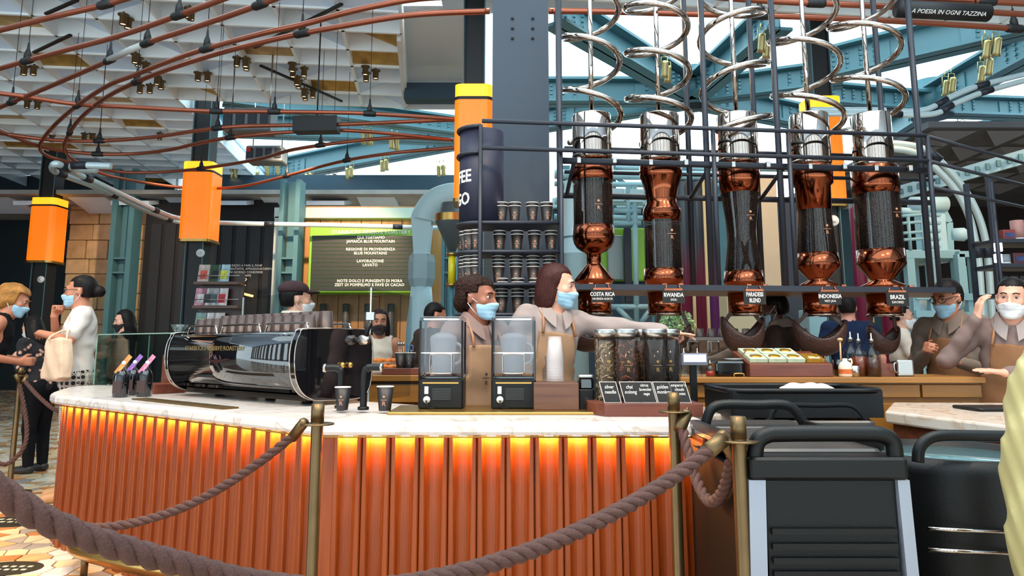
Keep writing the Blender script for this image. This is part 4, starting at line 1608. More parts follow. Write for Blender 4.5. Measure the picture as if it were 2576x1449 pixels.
# ------------------------------------------------------------------ cup shelf round the pillar
SY = 4.40
shelf = thing('cup_shelf', 'round-ended dark steel shelf full of black cups beside the pillar', 'shelf', (W(1300, 600, SY).x, SY, 1.0))
XR, XL, RS = W(1412, 560, SY).x, W(1208, 560, SY).x, .15
SHV = {1: 558, 2: 631, 3: 714, 4: 790}
SHZ = {k: W(1300, v, SY).z for k, v in SHV.items()}


def stadium(x0, x1, y0, r, n=10):
    pts = [(x1, y0), (x1, y0 + 2 * r)]
    for k in range(n + 1):
        a = math.pi / 2 + math.pi * k / n
        pts.append((x0 + r * math.cos(a), y0 + r + r * math.sin(a)))
    return pts


for k, z in SHZ.items():
    MB().prism(stadium(XL, XR, SY, RS), z - .012, z).build('shelf_plate', M_RACK, shelf)
    st = stadium(XL, XR, SY, RS)
    MB().tube([(p[0], p[1], z - .004) for p in st[2:] + [st[0]]], .0125, 8).build('shelf_rail', M_RACK, shelf)
for z in (ZT, ZM):
    st = stadium(XL, XL + .01, SY, RS)
    MB().tube([(p[0], p[1], z) for p in st[2:]], .0125, 8).build('hoop', M_RACK, shelf)
for (x, y) in ((XL, SY - .012), (XR, SY - .012)):
    MB().rod((x, y, CT + .1), (x, y, ZT), .013, 10).build('upright', M_RACK, shelf)
# drum with the coffee to go lettering
dr = thing('lettered_drum', 'black drum with white COFFEE TO GO lettering at the end of the cup shelf', 'drum', (XL, SY + RS, SHZ[1]))
MB().lathe([(RS * .93, SHZ[1] + .004), (RS * .93, ZT - .006)], 40, Matrix.Translation((XL, SY + RS, 0))).build('drum_wall', mat('drum_navy', '#25253a', .5, .1), dr)
rr = RS * .93
for s_, v in (('COFFEE', 449), ('TO GO', 505)):
    text(s_, 'lettering', M_LETTER, dr, (XL - rr - .001, SY + RS, W(1165, v, SY + .1).z), -math.pi / 2, .108, bend=rr, width=.86, extrude=.001, bold=.002)

CUPS = {1: [(1262, 1), (1295, 1), (1339, 1), (1375, 1)], 2: [(1257, 1), (1301, 1), (1344, 1), (1386, 1)],
        3: [(1254, 4), (1298, 4), (1341, 4), (1382, 4)], 4: [(1262, 5), (1302, 5), (1346, 5), (1388, 5)]}
ORD = ['first', 'second', 'third', 'fourth']
SHN = {1: 'top', 2: 'second', 3: 'third', 4: 'lowest'}
for k, L in CUPS.items():
    for i, (u, n) in enumerate(L):
        x = W(u, SHV[k] - 25, SY + .1).x
        one = n == 1
        paper_cup((x, SY + .085, SHZ[k] + .001), .108, .039, 'paper_cup' if one else 'cup_stack',
                  '%s, %s from left along the front of the %s shelf' % ('two nested black cups' if one else 'stack of black cups', ORD[i], SHN[k]), 'cups on the shelf', n, True, None, -.15 + .1 * i)
LEFT = {2: [(1152, 1), (1170, 1), (1190, 1)], 3: [(1155, 4), (1174, 4), (1192, 4)], 4: [(1158, 5), (1182, 5)]}
for k, L in LEFT.items():
    for i, (u, n) in enumerate(L):
        ang = math.radians((70, 42, 14)[i])
        r = RS - .046
        x, y = XL - r * math.sin(ang), SY + RS - r * math.cos(ang)
        paper_cup((x, y, SHZ[k] + .001), .108, .037, 'paper_cup' if n == 1 else 'cup_stack',
                  '%s, %s from left in the rounded end of the %s shelf' % ('two nested black cups' if n == 1 else 'stack of black cups', ORD[i], SHN[k]), 'cups on the shelf', n, True, None, -ang * .8)
# ------------------------------------------------------------------ people: signed-distance bodies turned into smooth meshes
def s_cap(P, a, b, ra, rb):
    a = np.asarray(a, np.float32); b = np.asarray(b, np.float32)
    ab = b - a
    t = np.clip(((P - a) @ ab) / max(1e-9, float(ab @ ab)), 0, 1)
    d = P - a - t[:, None] * ab
    return np.sqrt((d * d).sum(1)) - (ra + (rb - ra) * t)


def s_ell(P, c, r, R=None):
    q = P - np.asarray(c, np.float32)
    if R is not None: q = q @ np.asarray(R, np.float32)
    r = np.asarray(r, np.float32)
    q = q / r
    k0 = np.sqrt((q * q).sum(1)) + 1e-9
    k1 = np.sqrt(((q / r) ** 2).sum(1)) + 1e-9
    return k0 * (k0 - 1) / k1


def smin(a, b, k):
    if k <= 0: return np.minimum(a, b)
    h = np.maximum(k - np.abs(a - b), 0) / k
    return np.minimum(a, b) - h * h * k * .25


def blend(prims):
    def f(P):
        d = None
        for p in prims:
            if p[0] == 'c': x = s_cap(P, *p[1:5])
            else: x = s_ell(P, p[1], p[2], p[3])
            k = p[-1]
            d = x if d is None else smin(d, x, k)
        return d
    return f


def sdf_mesh(fn, lo, hi, res):
    lo = np.asarray(lo, np.float32); hi = np.asarray(hi, np.float32)
    S = 4
    n = (np.ceil((hi - lo) / (res * S)).astype(int) + 1) * S + 1
    cx = [lo[i] + res * S * np.arange((n[i] - 1) // S + 1, dtype=np.float32) for i in range(3)]
    G = np.stack(np.meshgrid(*cx, indexing='ij'), -1).reshape(-1, 3)
    vc = fn(G).reshape([len(c) for c in cx])
    idx = [np.minimum((np.arange(n[i]) + S // 2) // S, len(cx[i]) - 1) for i in range(3)]
    val = vc[np.ix_(*idx)].astype(np.float32)
    act = np.argwhere(np.abs(val) < res * S * 1.25)
    val[act[:, 0], act[:, 1], act[:, 2]] = fn(lo + act.astype(np.float32) * res)
    sg = val < 0
    # cells that hold a sign change
    c = np.zeros(tuple(n - 1), np.int8)
    for dx in (0, 1):
        for dy in (0, 1):
            for dz in (0, 1):
                c += sg[dx:n[0] - 1 + dx, dy:n[1] - 1 + dy, dz:n[2] - 1 + dz]
    cells = np.argwhere((c > 0) & (c < 8))
    if len(cells) == 0: return np.zeros((0, 3)), np.zeros((0, 4), int)
    off = np.array([(x, y, z) for x in (0, 1) for y in (0, 1) for z in (0, 1)])
    cv = np.stack([val[cells[:, 0] + o[0], cells[:, 1] + o[1], cells[:, 2] + o[2]] for o in off], 1)
    acc = np.zeros((len(cells), 3)); cnt = np.zeros(len(cells))
    for a in range(8):
        for b in range(a + 1, 8):
            if np.abs(off[a] - off[b]).sum() != 1: continue
            m = (cv[:, a] < 0) != (cv[:, b] < 0)
            t = cv[m, a] / (cv[m, a] - cv[m, b])
            acc[m] += off[a] + t[:, None] * (off[b] - off[a])
            cnt[m] += 1
    V = lo + res * (cells + acc / cnt[:, None])
    vid = -np.ones(tuple(n - 1), np.int32)
    vid[cells[:, 0], cells[:, 1], cells[:, 2]] = np.arange(len(cells))
    F = []
    for ax in range(3):
        o1, o2 = [(1, 2), (2, 0), (0, 1)][ax]
        sl0 = [slice(None)] * 3; sl1 = [slice(None)] * 3
        sl0[ax] = slice(0, n[ax] - 1); sl1[ax] = slice(1, n[ax])
        d = sg[tuple(sl0)] != sg[tuple(sl1)]
        e = np.argwhere(d)
        e = e[(e[:, o1] > 0) & (e[:, o2] > 0) & (e[:, o1] < n[o1] - 1) & (e[:, o2] < n[o2] - 1)]
        flip = sg[e[:, 0], e[:, 1], e[:, 2]]
        def cell(a, b):
            q = e.copy(); q[:, o1] -= a; q[:, o2] -= b
            return vid[q[:, 0], q[:, 1], q[:, 2]]
        q = np.stack([cell(1, 1), cell(0, 1), cell(0, 0), cell(1, 0)], 1)
        q[~flip] = q[~flip][:, ::-1]
        F.append(q)
    F = np.concatenate(F)
    return V, F[(F >= 0).all(1)]


def sdf_obj(name, fn, lo, hi, res, material, parent, xf):
    V, F = sdf_mesh(fn, lo, hi, res)
    if len(F) == 0: return None
    A = np.array(xf)
    V = V @ A[:3, :3].T + A[:3, 3] - np.array(origin(parent))
    me = bpy.data.meshes.new(name)
    me.from_pydata(V.tolist(), [], F.tolist())
    me.polygons.foreach_set('use_smooth', [True] * len(me.polygons))
    me.materials.append(material)
    o = bpy.data.objects.new(name, me)
    COL.objects.link(o)
    o.parent = parent
    ORG[o.name] = Vector(origin(parent))
    return o


def unit(v):
    v = np.asarray(v, float)
    return v / max(1e-9, np.linalg.norm(v))


def hand_prims(w, d, n, side, mode, s=1.0, k=.008):
    """palm and five fingers; w wrist, d finger direction, n palm normal, side +1 puts the thumb on the d x n side"""
    w = np.asarray(w, float); d = unit(d); n = unit(np.asarray(n, float) - np.dot(n, d) * d)
    x = unit(np.cross(d, n)) * side
    pr = []
    for t in (-.026, -.009, .009, .026):
        pr.append(('c', w + x * t * .6 * s, w + d * .078 * s + x * t * s, .013 * s, .0115 * s, .012))
    curl = {'relax': (.35, .45, .4), 'point': (1.1, 1.3, .9), 'fist': (1.35, 1.5, 1.0), 'flat': (.08, .1, .08), 'hold': (.8, .8, .5)}[mode]
    ln = [.036, .041, .039, .031]
    for i, t in enumerate((.026, .009, -.009, -.026)):
        cu = curl
        if mode == 'point' and i == 0: cu = (.05, .05, .05)
        if mode == 'point' and i == 1: cu = (.25, .2, .15)
        p = w + d * .08 * s + x * t * s
        a = 0.0
        L = ln[i] * s
        r = .0092 * s
        for seg in range(3):
            a += cu[seg]
            q = p + (d * math.cos(a) + n * math.sin(a)) * L * (1, .72, .55)[seg]
            pr.append(('c', p, q, r, r * .9, .004))
            p = q
            r *= .9
    # thumb from the side of the palm near its base
    p = w + d * .022 * s + x * .026 * s
    q = p + (x * .7 + d * .65 + n * .35) * .034 * s
    pr.append(('c', p, q, .0125 * s, .011 * s, .01))
    q2 = q + (d * .9 + n * .45 + x * (.05 if mode != 'flat' else .4)) * .03 * s
    pr.append(('c', q, q2, .0105 * s, .0085 * s, .004))
    return pr


SKIN = {'light': mat('skin_light', '#d99f86', .5, 0, .05, 8), 'tan': mat('skin_tan', '#bd7a5c', .5, 0, .05, 8), 'brown': mat('skin_brown', '#8e5640', .48, 0, .05, 8),
        'dark': mat('skin_dark', '#4a2d22', .45, 0, .05, 8), 'pink': mat('skin_pink', '#d68f78', .5, 0, .05, 8)}
HAIRM = {'dark': mat('hair_dark', '#140e0d', .45, 0, .3, 20, .12, 90, spec=.15), 'auburn': mat('hair_auburn', '#3a1a16', .42, 0, .35, 20, .12, 90, spec=.15), 'curly': mat('hair_curly', '#2a1812', .6, 0, .4, 30, 1.0, 70, spec=.15),
         'blond': mat('hair_blond', '#a8743c', .5, 0, .3, 16, .5, 80, spec=.15), 'grey': mat('hair_greydark', '#191211', .5, 0, .3, 20, .12, 90, spec=.15)}
M_MASK = mat('mask_blue', '#9cc4da', .75, 0, .05, 30, .15, 60)
M_MASKW = mat('mask_white', '#dfe0e2', .75)
M_MASKK = mat('mask_black', '#1b181b', .75)
M_EYE = mat('eye_white', '#b3a39b', .3)
M_IRIS = mat('iris_brown', '#1e1310', .2)


def Rz(a): return np.array([[math.cos(a), -math.sin(a), 0], [math.sin(a), math.cos(a), 0], [0, 0, 1]])
def Rx(a): return np.array([[1, 0, 0], [0, math.cos(a), -math.sin(a)], [0, math.sin(a), math.cos(a)]])
def Ry(a): return np.array([[math.cos(a), 0, math.sin(a)], [0, 1, 0], [-math.sin(a), 0, math.cos(a)]])


def person(label, x, y, H, yaw, skin='light', hair='dark', style='short', mask=None, lean=0, side_lean=0, headyaw=0, headpitch=0, arms=None, top=None, sleeve='long', hem=.52,
           pants=None, apron=None, shoes='#2a2422', neck='round', wide=1.0, glasses=False, cap=None, res=.009, skirt=None, collar=None, logo=False, zbase=0.0):
    S = H / 1.65
    root = thing('person', label, 'person', (x, y, zbase))
    X = np.eye(4)
    X[:3, :3] = Rz(math.radians(yaw))
    X[:3, 3] = (x, y, zbase)
    w = wide
    # upper-body rotation about the pelvis
    pel = np.array([0, 0, .88 * S])
    RU = Ry(math.radians(side_lean)) @ Rx(math.radians(lean))

    def U(p):
        return pel + RU @ (np.asarray(p, float) * S - pel)

    sh = {s: U((s * .165 * w, .01, 1.345)) for s in (-1, 1)}
    nk0, nk1 = U((0, .015, 1.36)), U((0, -.005, 1.47))
    torso = [('e', U((0, .0, 1.22)), np.array((.150 * w, .102, .16)) * S, RU, 0), ('e', U((0, .0, 1.06)), np.array((.132 * w, .098, .16)) * S, RU, .06 * S),
             ('e', np.array((0, .005, .90)) * S, np.array((.162 * w, .115, .13)) * S, None, .06 * S), ('c', sh[-1] * .94 + sh[1] * .06, sh[1] * .94 + sh[-1] * .06, .058 * S, .058 * S, .05 * S),
             ('c', U((0, .012, 1.30)), U((0, .0, 1.42)), .075 * S, .05 * S, .05 * S)]
    # arms
    arms = arms or {}
    AR, HN = {}, {}
    for s in (-1, 1):
        a = arms.get(s)
        if a is None:
            e, wr, hd, hn, mode = (s * .225 * w, .03, 1.08), (s * .235 * w, -.04, .84), (0, -.1, -1), (-s, 0, 0), 'relax'
        else:
            e, wr, hd, hn, mode = a
        AR[s] = (sh[s], np.asarray(e, float) * S, np.asarray(wr, float) * S)
        HN[s] = (hd, hn, mode)
    armp = []
    for s in (-1, 1):
        a, e, wr = AR[s]
        armp += [('c', a, e, .046 * S, .037 * S, .03 * S), ('c', e, wr, .037 * S, .025 * S, .01)]
    handp = []
    for s in (-1, 1):
        hd, hn, mode = HN[s]
        handp += hand_prims(AR[s][2], hd, hn, 1 if s == -1 else -1, mode, S * (1.0 if res < .0105 else 1.1))
    leg = []
    for s in (-1, 1):
        hip, kn, an = np.array((s * .085 * w, .01, .86)) * S, np.array((s * .09, -.01, .46)) * S, np.array((s * .095, .02, .075)) * S
        leg += [('c', hip, kn, .082 * S, .055 * S, .04 * S), ('c', kn, an, .053 * S, .036 * S, .02)]
    # head
    RH = RU @ Rz(math.radians(headyaw)) @ Rx(math.radians(headpitch))
    hc = nk1 + RU @ np.array((0, -.012, .075)) * S

    def Hd(p):
        return hc + RH @ (np.asarray(p, float) * S)

    def E(c, r, k):
        return ('e', Hd(c), np.array(r) * S, RH, k * S)

    head = [E((0, .014, .038), (.074, .092, .082), 0), E((0, -.03, -.045), (.056, .062, .07), .05), ('c', Hd((0, -.078, -.095)), Hd((0, -.074, -.09)), .02 * S, .02 * S, .03 * S),
            ('c', Hd((0, -.094, .012)), Hd((0, -.112, -.028)), .007 * S, .013 * S, .014 * S), ('c', Hd((-.034, -.082, .03)), Hd((.034, -.082, .03)), .011 * S, .011 * S, .02 * S),
            ('c', Hd((-.045, -.062, -.02)), Hd((.045, -.062, -.02)), .016 * S, .016 * S, .03 * S), ('c', Hd((-.02, -.09, -.066)), Hd((.02, -.09, -.066)), .009 * S, .009 * S, .012 * S)]
    for s in (-1, 1):
        head.append(E((s * .074, .012, -.006), (.011, .02, .031), .008))
    neckp = [('c', nk0, nk1 + RU @ np.array((0, 0, .02)) * S, .056 * S, .05 * S, .04 * S)]
    feet = [('c', np.array((s * .095, .03, .05)) * S, np.array((s * .11, -.10, .035)) * S, .042 * S, .034 * S, .02) for s in (-1, 1)]
    allp = torso + neckp + head + armp + handp + leg + feet
    fskin = blend(allp)

    def eyes(P):
        d = fskin(P)
        for s in (-1, 1):
            d = np.maximum(d, -s_ell(P, Hd((s * .031, -.093, .010)), np.array((.0155, .012, .0068)) * S, RH))
        return d

    pts = np.array([p[1] for p in allp] + [p[2] for p in allp if p[0] == 'c'])
    lo, hi = pts.min(0) - .19 * S, pts.max(0) + .13 * S
    lo[2] = 0.0
    sdf_obj('body', eyes, lo, hi, res, SKIN[skin], root, X)
    XM = Matrix(X.tolist())
    # eyes and brows
    if res < .013:
        for s in (-1, 1):
            c = Hd((s * .031, -.0770, .010))
            MB().ball(XM @ Vector(c), .0115 * S, 12, 8).build('eye', M_EYE, root)
            MB().ball(XM @ Vector(Hd((s * .031, -.0826, .010))), .0074 * S, 10, 6).build('iris', M_IRIS, root)
            MB().tube([XM @ Vector(Hd(q)) for q in ((s * .014, -.0965, .031), (s * .03, -.097, .037), (s * .048, -.084, .031))], .0032 * S, 6).build('eyebrow', HAIRM[hair], root)
    # hair
    base_h = [E((0, .022, .044), (.0815, .0985, .086), 0), E((0, .048, -.0), (.073, .068, .085), .03)]
    extra = []
    cutz = -.05
    if style == 'bun':
        extra = [E((0, .135, -.005), (.045, .042, .045), .02)]
    elif style == 'bob':
        extra = [E((s * .064, .035, -.06), (.024, .055, .10), .03) for s in (-1, 1)] + [E((0, .078, -.07), (.068, .034, .1), .04)]
        cutz = -.15
    elif style == 'long':
        extra = [E((s * .074, .02, -.09), (.03, .05, .13), .03) for s in (-1, 1)] + [E((0, .07, -.12), (.085, .045, .16), .05)]
        cutz = -.3
    elif style == 'curly':
        extra = [E((0, .05, .04), (.1, .105, .095), .03), E((0, .1, -.04), (.07, .05, .06), .03)]
        cutz = -.09
    elif style == 'puffy':
        extra = [E((0, .03, .035), (.105, .115, .10), .03), E((0, .06, -.05), (.09, .07, .07), .04)]
        cutz = -.1
    elif style == 'ponytail':
        extra = [('c', Hd((0, .10, .01)), Hd((0, .14, -.12)), .035 * S, .03 * S, .03 * S), ('c', Hd((0, .14, -.12)), Hd((.03, .12, -.25)), .03 * S, .012 * S, .02 * S)]
        cutz = -.3
    fh0 = blend(base_h + extra)
    curl = style in ('curly', 'puffy')

    def fh(P):
        q = (P - np.asarray(hc, np.float32)) @ np.asarray(RH, np.float32) / S
        d = fh0(P)
        fr = 60.0 if curl else 95.0
        amp = .006 if curl else .0009
        d = d + amp * S * (np.sin(q[:, 0] * fr) * np.sin(q[:, 1] * fr * .8 + 1) + np.sin(q[:, 2] * fr * (.9 if curl else .25)) * .7)
        if not curl: d = d + .0016 * S * np.sin(np.arctan2(q[:, 0], -q[:, 1] + .02) * 34 + 2 * np.sin(q[:, 2] * 30))
        # leave the face open: hairline runs from brow height back to the ears
        face = np.maximum(q[:, 1] + .036 + (.05 if style in ('short', 'crop') else .0) * 0, q[:, 2] * .9 - .072)
        face2 = np.maximum(np.maximum(-(q[:, 2] + .03 + .55 * (q[:, 1] + .03)) * 0 + (q[:, 1] + .03), q[:, 2] - .075 + .25 * np.maximum(0, -q[:, 1] - .05)), -1)
        d = np.maximum(d, -face2 * S)
        d = np.maximum(d, (cutz - q[:, 2]) * S)
        if style in ('short', 'crop', 'bun', 'ponytail', 'curly'):   # clear the ears and cheeks
            d = np.maximum(d, -np.maximum(np.maximum(np.abs(q[:, 1] - .0) - .036, q[:, 2] - .028), .055 - np.abs(q[:, 0])) * S)
        return d
    if cap is None or True:
        hl = hc - .34 * S; hh = hc + .26 * S
        if style != 'bald': sdf_obj('hair', fh, hl, hh, max(res * .8, .006), HAIRM[hair], root, X)
    if cap:
        cp = blend([E((0, .024, .075), (.092, .108, .062), 0)])
        def fcap(P):
            q = (P - np.asarray(hc, np.float32)) @ np.asarray(RH, np.float32) / S
            d = np.maximum(cp(P) - .006 * np.sin(q[:, 0] * 70) * S * .3, (.052 - q[:, 2]) * S)
            br = np.maximum(s_ell(P, Hd((0, -.10, .056)), np.array((.07, .062, .012)) * S, RH), -1)
            return smin(d, br, .01)
        sdf_obj('cap', fcap, hc - .3 * S, hc + .3 * S, .008, cap, root, X)
    # mask
    if mask:
        hf = blend(head[:3] + [('c', Hd((0, -.086, .01)), Hd((0, -.102, -.03)), .010 * S, .016 * S, .035 * S)])
        def fm(P):
            q = (P - np.asarray(hc, np.float32)) @ np.asarray(RH, np.float32) / S
            d0 = hf(P) - .011 * S + .0007 * S * np.sin(q[:, 2] * 260)
            top_ = -.016 - .25 * np.abs(q[:, 0])
            d = np.maximum(d0, (q[:, 2] - top_) * S)
            d = np.maximum(d, (-.118 - q[:, 2]) * S)
            return np.maximum(d, (q[:, 1] + .028 - .1 * (q[:, 2] + .06)) * S)
        sdf_obj('mask', fm, hc - .2 * S, hc + .16 * S, max(.0055, res * .7), mask, root, X)
        for s in (-1, 1):
            for (a, b) in (((s * .060, -.03, -.026), (s * .084, .022, .018)), ((s * .052, -.03, -.095), (s * .084, .022, -.03))):
                MB().tube([XM @ Vector(Hd(a)), XM @ Vector(Hd(((a[0] + b[0]) / 2 + s * .006, (a[1] + b[1]) / 2, (a[2] + b[2]) / 2))), XM @ Vector(Hd(b))], .0022 * S, 6).build('mask_strap', M_MASKW if mask is not M_MASKK else M_MASKK, root)
    if glasses:
        g = thing_part = None
        for s in (-1, 1):
            ring = [XM @ Vector(Hd((s * .032 + .024 * math.cos(a), -.105 + abs(.024 * math.cos(a) + s * .032) ** 2 * 3, .008 + .017 * math.sin(a)))) for a in np.linspace(0, 2 * math.pi, 16, endpoint=False)]
            MB().tube(ring, .0022 * S, 6, closed=True).build('glasses_rim', M_BLACK, root)
            MB().tube([XM @ Vector(Hd((s * .056, -.094, .012))), XM @ Vector(Hd((s * .08, -.03, .014))), XM @ Vector(Hd((s * .08, .015, .006)))], .0022 * S, 6).build('glasses_arm', M_BLACK, root)
    # garments
    tz = lambda P: (P - np.asarray(pel, np.float32)) @ np.asarray(RU, np.float32) + np.asarray(pel, np.float32)
    ftor = blend(torso)
    wr_amp = .0115
    if top is not None:
        sl = []
        for s in (-1, 1):
            a, e, wr = AR[s]
            if sleeve == 'long':
                ef = e + (wr - e) * .93
                sl += [('c', a, e, .060 * S, .050 * S, .05 * S), ('c', e, ef, .049 * S, .039 * S, .015)]
            elif sleeve == 'short':
                sl += [('c', a, a + (e - a) * .72, .062 * S, .060 * S, .05 * S)]
            elif sleeve == 'rolled':
                sl += [('c', a, e, .060 * S, .052 * S, .05 * S), ('c', e, e + (wr - e) * .35, .05 * S, .046 * S, .015)]
        fsl = blend(sl) if sl else None

        def ftop(P):
            q = tz(P) / S
            fold = wr_amp * S * (np.sin(q[:, 2] * 34 + q[:, 0] * 21) * np.sin(q[:, 0] * 17 - q[:, 2] * 9 + 2) + .6 * np.sin(q[:, 2] * 61 + q[:, 1] * 40 + q[:, 0] * 30) * np.sin(q[:, 0] * 33 + 1))
            d = ftor(P) - .016 * S
            d = np.maximum(d, (hem - q[:, 2] / 1.65) * H) if hem else d
            if fsl is not None: d = smin(d, fsl(P), .035 * S)
            else: d = np.maximum(d, (np.abs(q[:, 0]) - .125 * w) * S)
            d = d + fold * .55
            # neckline
            if neck == 'v':
                d = np.maximum(d, -s_ell(P, U((0, -.10, 1.36)), np.array((.065, .10, .13)) * S, RU))
            d = np.maximum(d, -s_ell(P, U((0, -.01, 1.44)), np.array((.072, .082, .075)) * S, RU))
            return d
        sdf_obj('shirt', ftop, lo, hi, max(res, .0095), top, root, X)
        if collar is not None:
            for s in (-1, 1):
                m = MB()
                vs, fs = [], []
                N = 12
                for k in range(N + 1):
                    th = math.radians(182 - (182 - 14) * k / N)
                    ff = max(0.0, min(1.0, (math.radians(75) - th) / math.radians(58)))
                    sx, cy_ = s * math.sin(th), -math.cos(th)
                    for (r1, zc) in ((.070, 1.462 - .075 * ff), (.077, 1.466 - .075 * ff), (.112 + .012 * ff, 1.408 - .10 * ff), (.103 + .012 * ff, 1.404 - .10 * ff)):
                        vs.append(XM @ Vector(U((sx * r1, .004 + cy_ * r1 * 1.06 - .012 * ff, zc))))
                for k in range(N):
                    for e in range(4):
                        f = (e + 1) % 4
                        fs.append((k * 4 + e, k * 4 + f, (k + 1) * 4 + f, (k + 1) * 4 + e))
                fs += [(0, 1, 2, 3), (4 * N + 3, 4 * N + 2, 4 * N + 1, 4 * N)]
                m.add(vs, fs).build('collar', collar, root)
    if pants is not None:
        infl = .014 if not skirt else .05
        fleg = blend(leg + [torso[2]])
        def fp(P):
            d = fleg(P) - infl * S * (1 if skirt is None else np.clip((1.02 - P[:, 2] / S) * 1.6, .3, 1.6))
            d = np.maximum(d, P[:, 2] - .985 * S)
            d = np.maximum(d, (.07 if skirt is None else skirt) * S - P[:, 2])
            return d + .004 * S * np.sin(P[:, 0] * 50) * np.sin(P[:, 2] * 14 + P[:, 1] * 30)
        sdf_obj('trousers' if skirt is None else 'skirt', fp, (-.4 * S, -.35 * S, .02), (.4 * S, .35 * S, 1.05 * S), max(res, .011), pants, root, X)
    if shoes:
        fsh = blend([('c', np.array((s * .095, .035, .045)) * S, np.array((s * .112, -.12, .03)) * S, .05 * S, .04 * S, .0) for s in (-1, 1)])
        sdf_obj('shoes', lambda P: np.maximum(fsh(P), -P[:, 2] + .002), (-.3, -.3, -.02), (.3, .2, .16), .011, mat('shoe_' + shoes, shoes, .5), root, X)
    if apron is not None:
        hipx = blend(torso + leg[::2])
        def fa(P):
            q = tz(P) / S
            d = hipx(P) - .031 * S
            bib = .112 + np.clip((1.12 - q[:, 2]) * 1.2, 0, .16)
            d = np.maximum(d, (np.abs(q[:, 0]) - bib) * S)
            d = np.maximum(d, (q[:, 1] - np.where(q[:, 2] > 1.1, -.03, .05)) * S)
            d = np.maximum(d, (q[:, 2] - 1.285) * S)
            d = np.maximum(d, (.55 - q[:, 2]) * S)
            return d + .003 * S * np.sin(q[:, 2] * 30 + q[:, 0] * 12) * np.sin(q[:, 0] * 22)
        ap = sdf_obj('apron', fa, lo, hi, max(res, .0095), apron, root, X)
        for s in (-1, 1):
            MB().tube([XM @ Vector(U((s * .10, -.120, 1.275))), XM @ Vector(U((s * .092, -.096, 1.33))), XM @ Vector(U((s * .085, -.03, 1.425))), XM @ Vector(U((s * .07, .06, 1.40)))], .008 * S, 8).build('apron_strap', mat('strap_tan', '#9b6a48', .6), root)
        if logo:
            c = U((-.03, -.146, 1.09))
            T = XM @ Matrix.Translation(Vector(c))
            MB().prism(star_pts(.011), 0, .001, T @ Matrix.Translation((0, 0, .035)) @ Matrix.Rotation(math.pi / 2, 4, 'X')).build('apron_star', M_BLACK, root)
            MB().add([T @ Vector(q) for q in ((-.025, 0, .014), (.025, 0, .014), (.025, 0, .017), (-.025, 0, .017))], [(0, 1, 2, 3)]).build('apron_line', M_BLACK, root)
            text('R', 'apron_letter', M_BLACK, root, T @ Vector((0, -.001, -.01)), math.radians(yaw), .032)
    return root


FAB_W = mat('white_tee', '#d6cac2', .85, 0, .03, 10, spec=.15)
FAB_MAUVE = mat('mauve_shirt', '#7d6863', .85, 0, .05, 12, spec=.15)
FAB_GREY = mat('grey_beige_shirt', '#9a8b87', .85, 0, .05, 12, spec=.15)
FAB_TAUPE = mat('taupe_shirt', '#7d6c60', .85, 0, .08, 10, spec=.15)
FAB_APRON = mat('tan_apron', '#9a7a60', .8, 0, .08, 9, spec=.15)
FAB_APRON2 = mat('brown_apron', '#8c6244', .8, 0, .1, 9, spec=.15)
FAB_BLACK = mat('black_cloth', '#141316', .85, 0, .2, 10, spec=.15)
FAB_NAVY = mat('navy_tee', '#1c2742', .85, 0, .1, 10, spec=.15)
FAB_CREAM = mat('cream_shirt', '#dccabb', .85, 0, .05, 10, spec=.15)
FAB_DKBR = mat('dark_jacket', '#3a2c26', .85, 0, .15, 10, spec=.15)


def pattern_mat(name, kind):
    m = bpy.data.materials.new(name)
    m.use_nodes = True
    nt = m.node_tree
    b = nt.nodes['Principled BSDF']
    b.inputs['Roughness'].default_value = .85
    tc = nt.nodes.new('ShaderNodeTexCoord')
    v = nt.nodes.new('ShaderNodeTexVoronoi')
    v.inputs['Scale'].default_value = 22 if kind == 'circles' else 16
    v.inputs['Randomness'].default_value = 0.0 if kind == 'circles' else 1.0
    rp = nt.nodes.new('ShaderNodeValToRGB')
    rp.color_ramp.interpolation = 'CONSTANT'
    if kind == 'circles':
        stops = ((0, '#171216'), (.38, '#cdbfb2'), (.5, '#171216'), (.56, '#cdbfb2'))
    else:
        stops = ((0, '#c9a58e'), (.22, '#8a5a4a'), (.3, '#17141a'))
    for i, (p, c) in enumerate(stops):
        e = rp.color_ramp.elements[i] if i < 2 else rp.color_ramp.elements.new(p)
        e.position = p
        e.color = lin(c)
    nt.links.new(tc.outputs['Object'], v.inputs['Vector'])
    nt.links.new(v.outputs['Distance'], rp.inputs[0])
    nt.links.new(rp.outputs[0], b.inputs['Base Color'])
    return m


P_CIRC = pattern_mat('circle_print', 'circles')
P_FLOR = pattern_mat('floral_print', 'floral')


def crown(u, v, Y):
    p = W(u, v, Y)
    return p.x, p.y, p.z


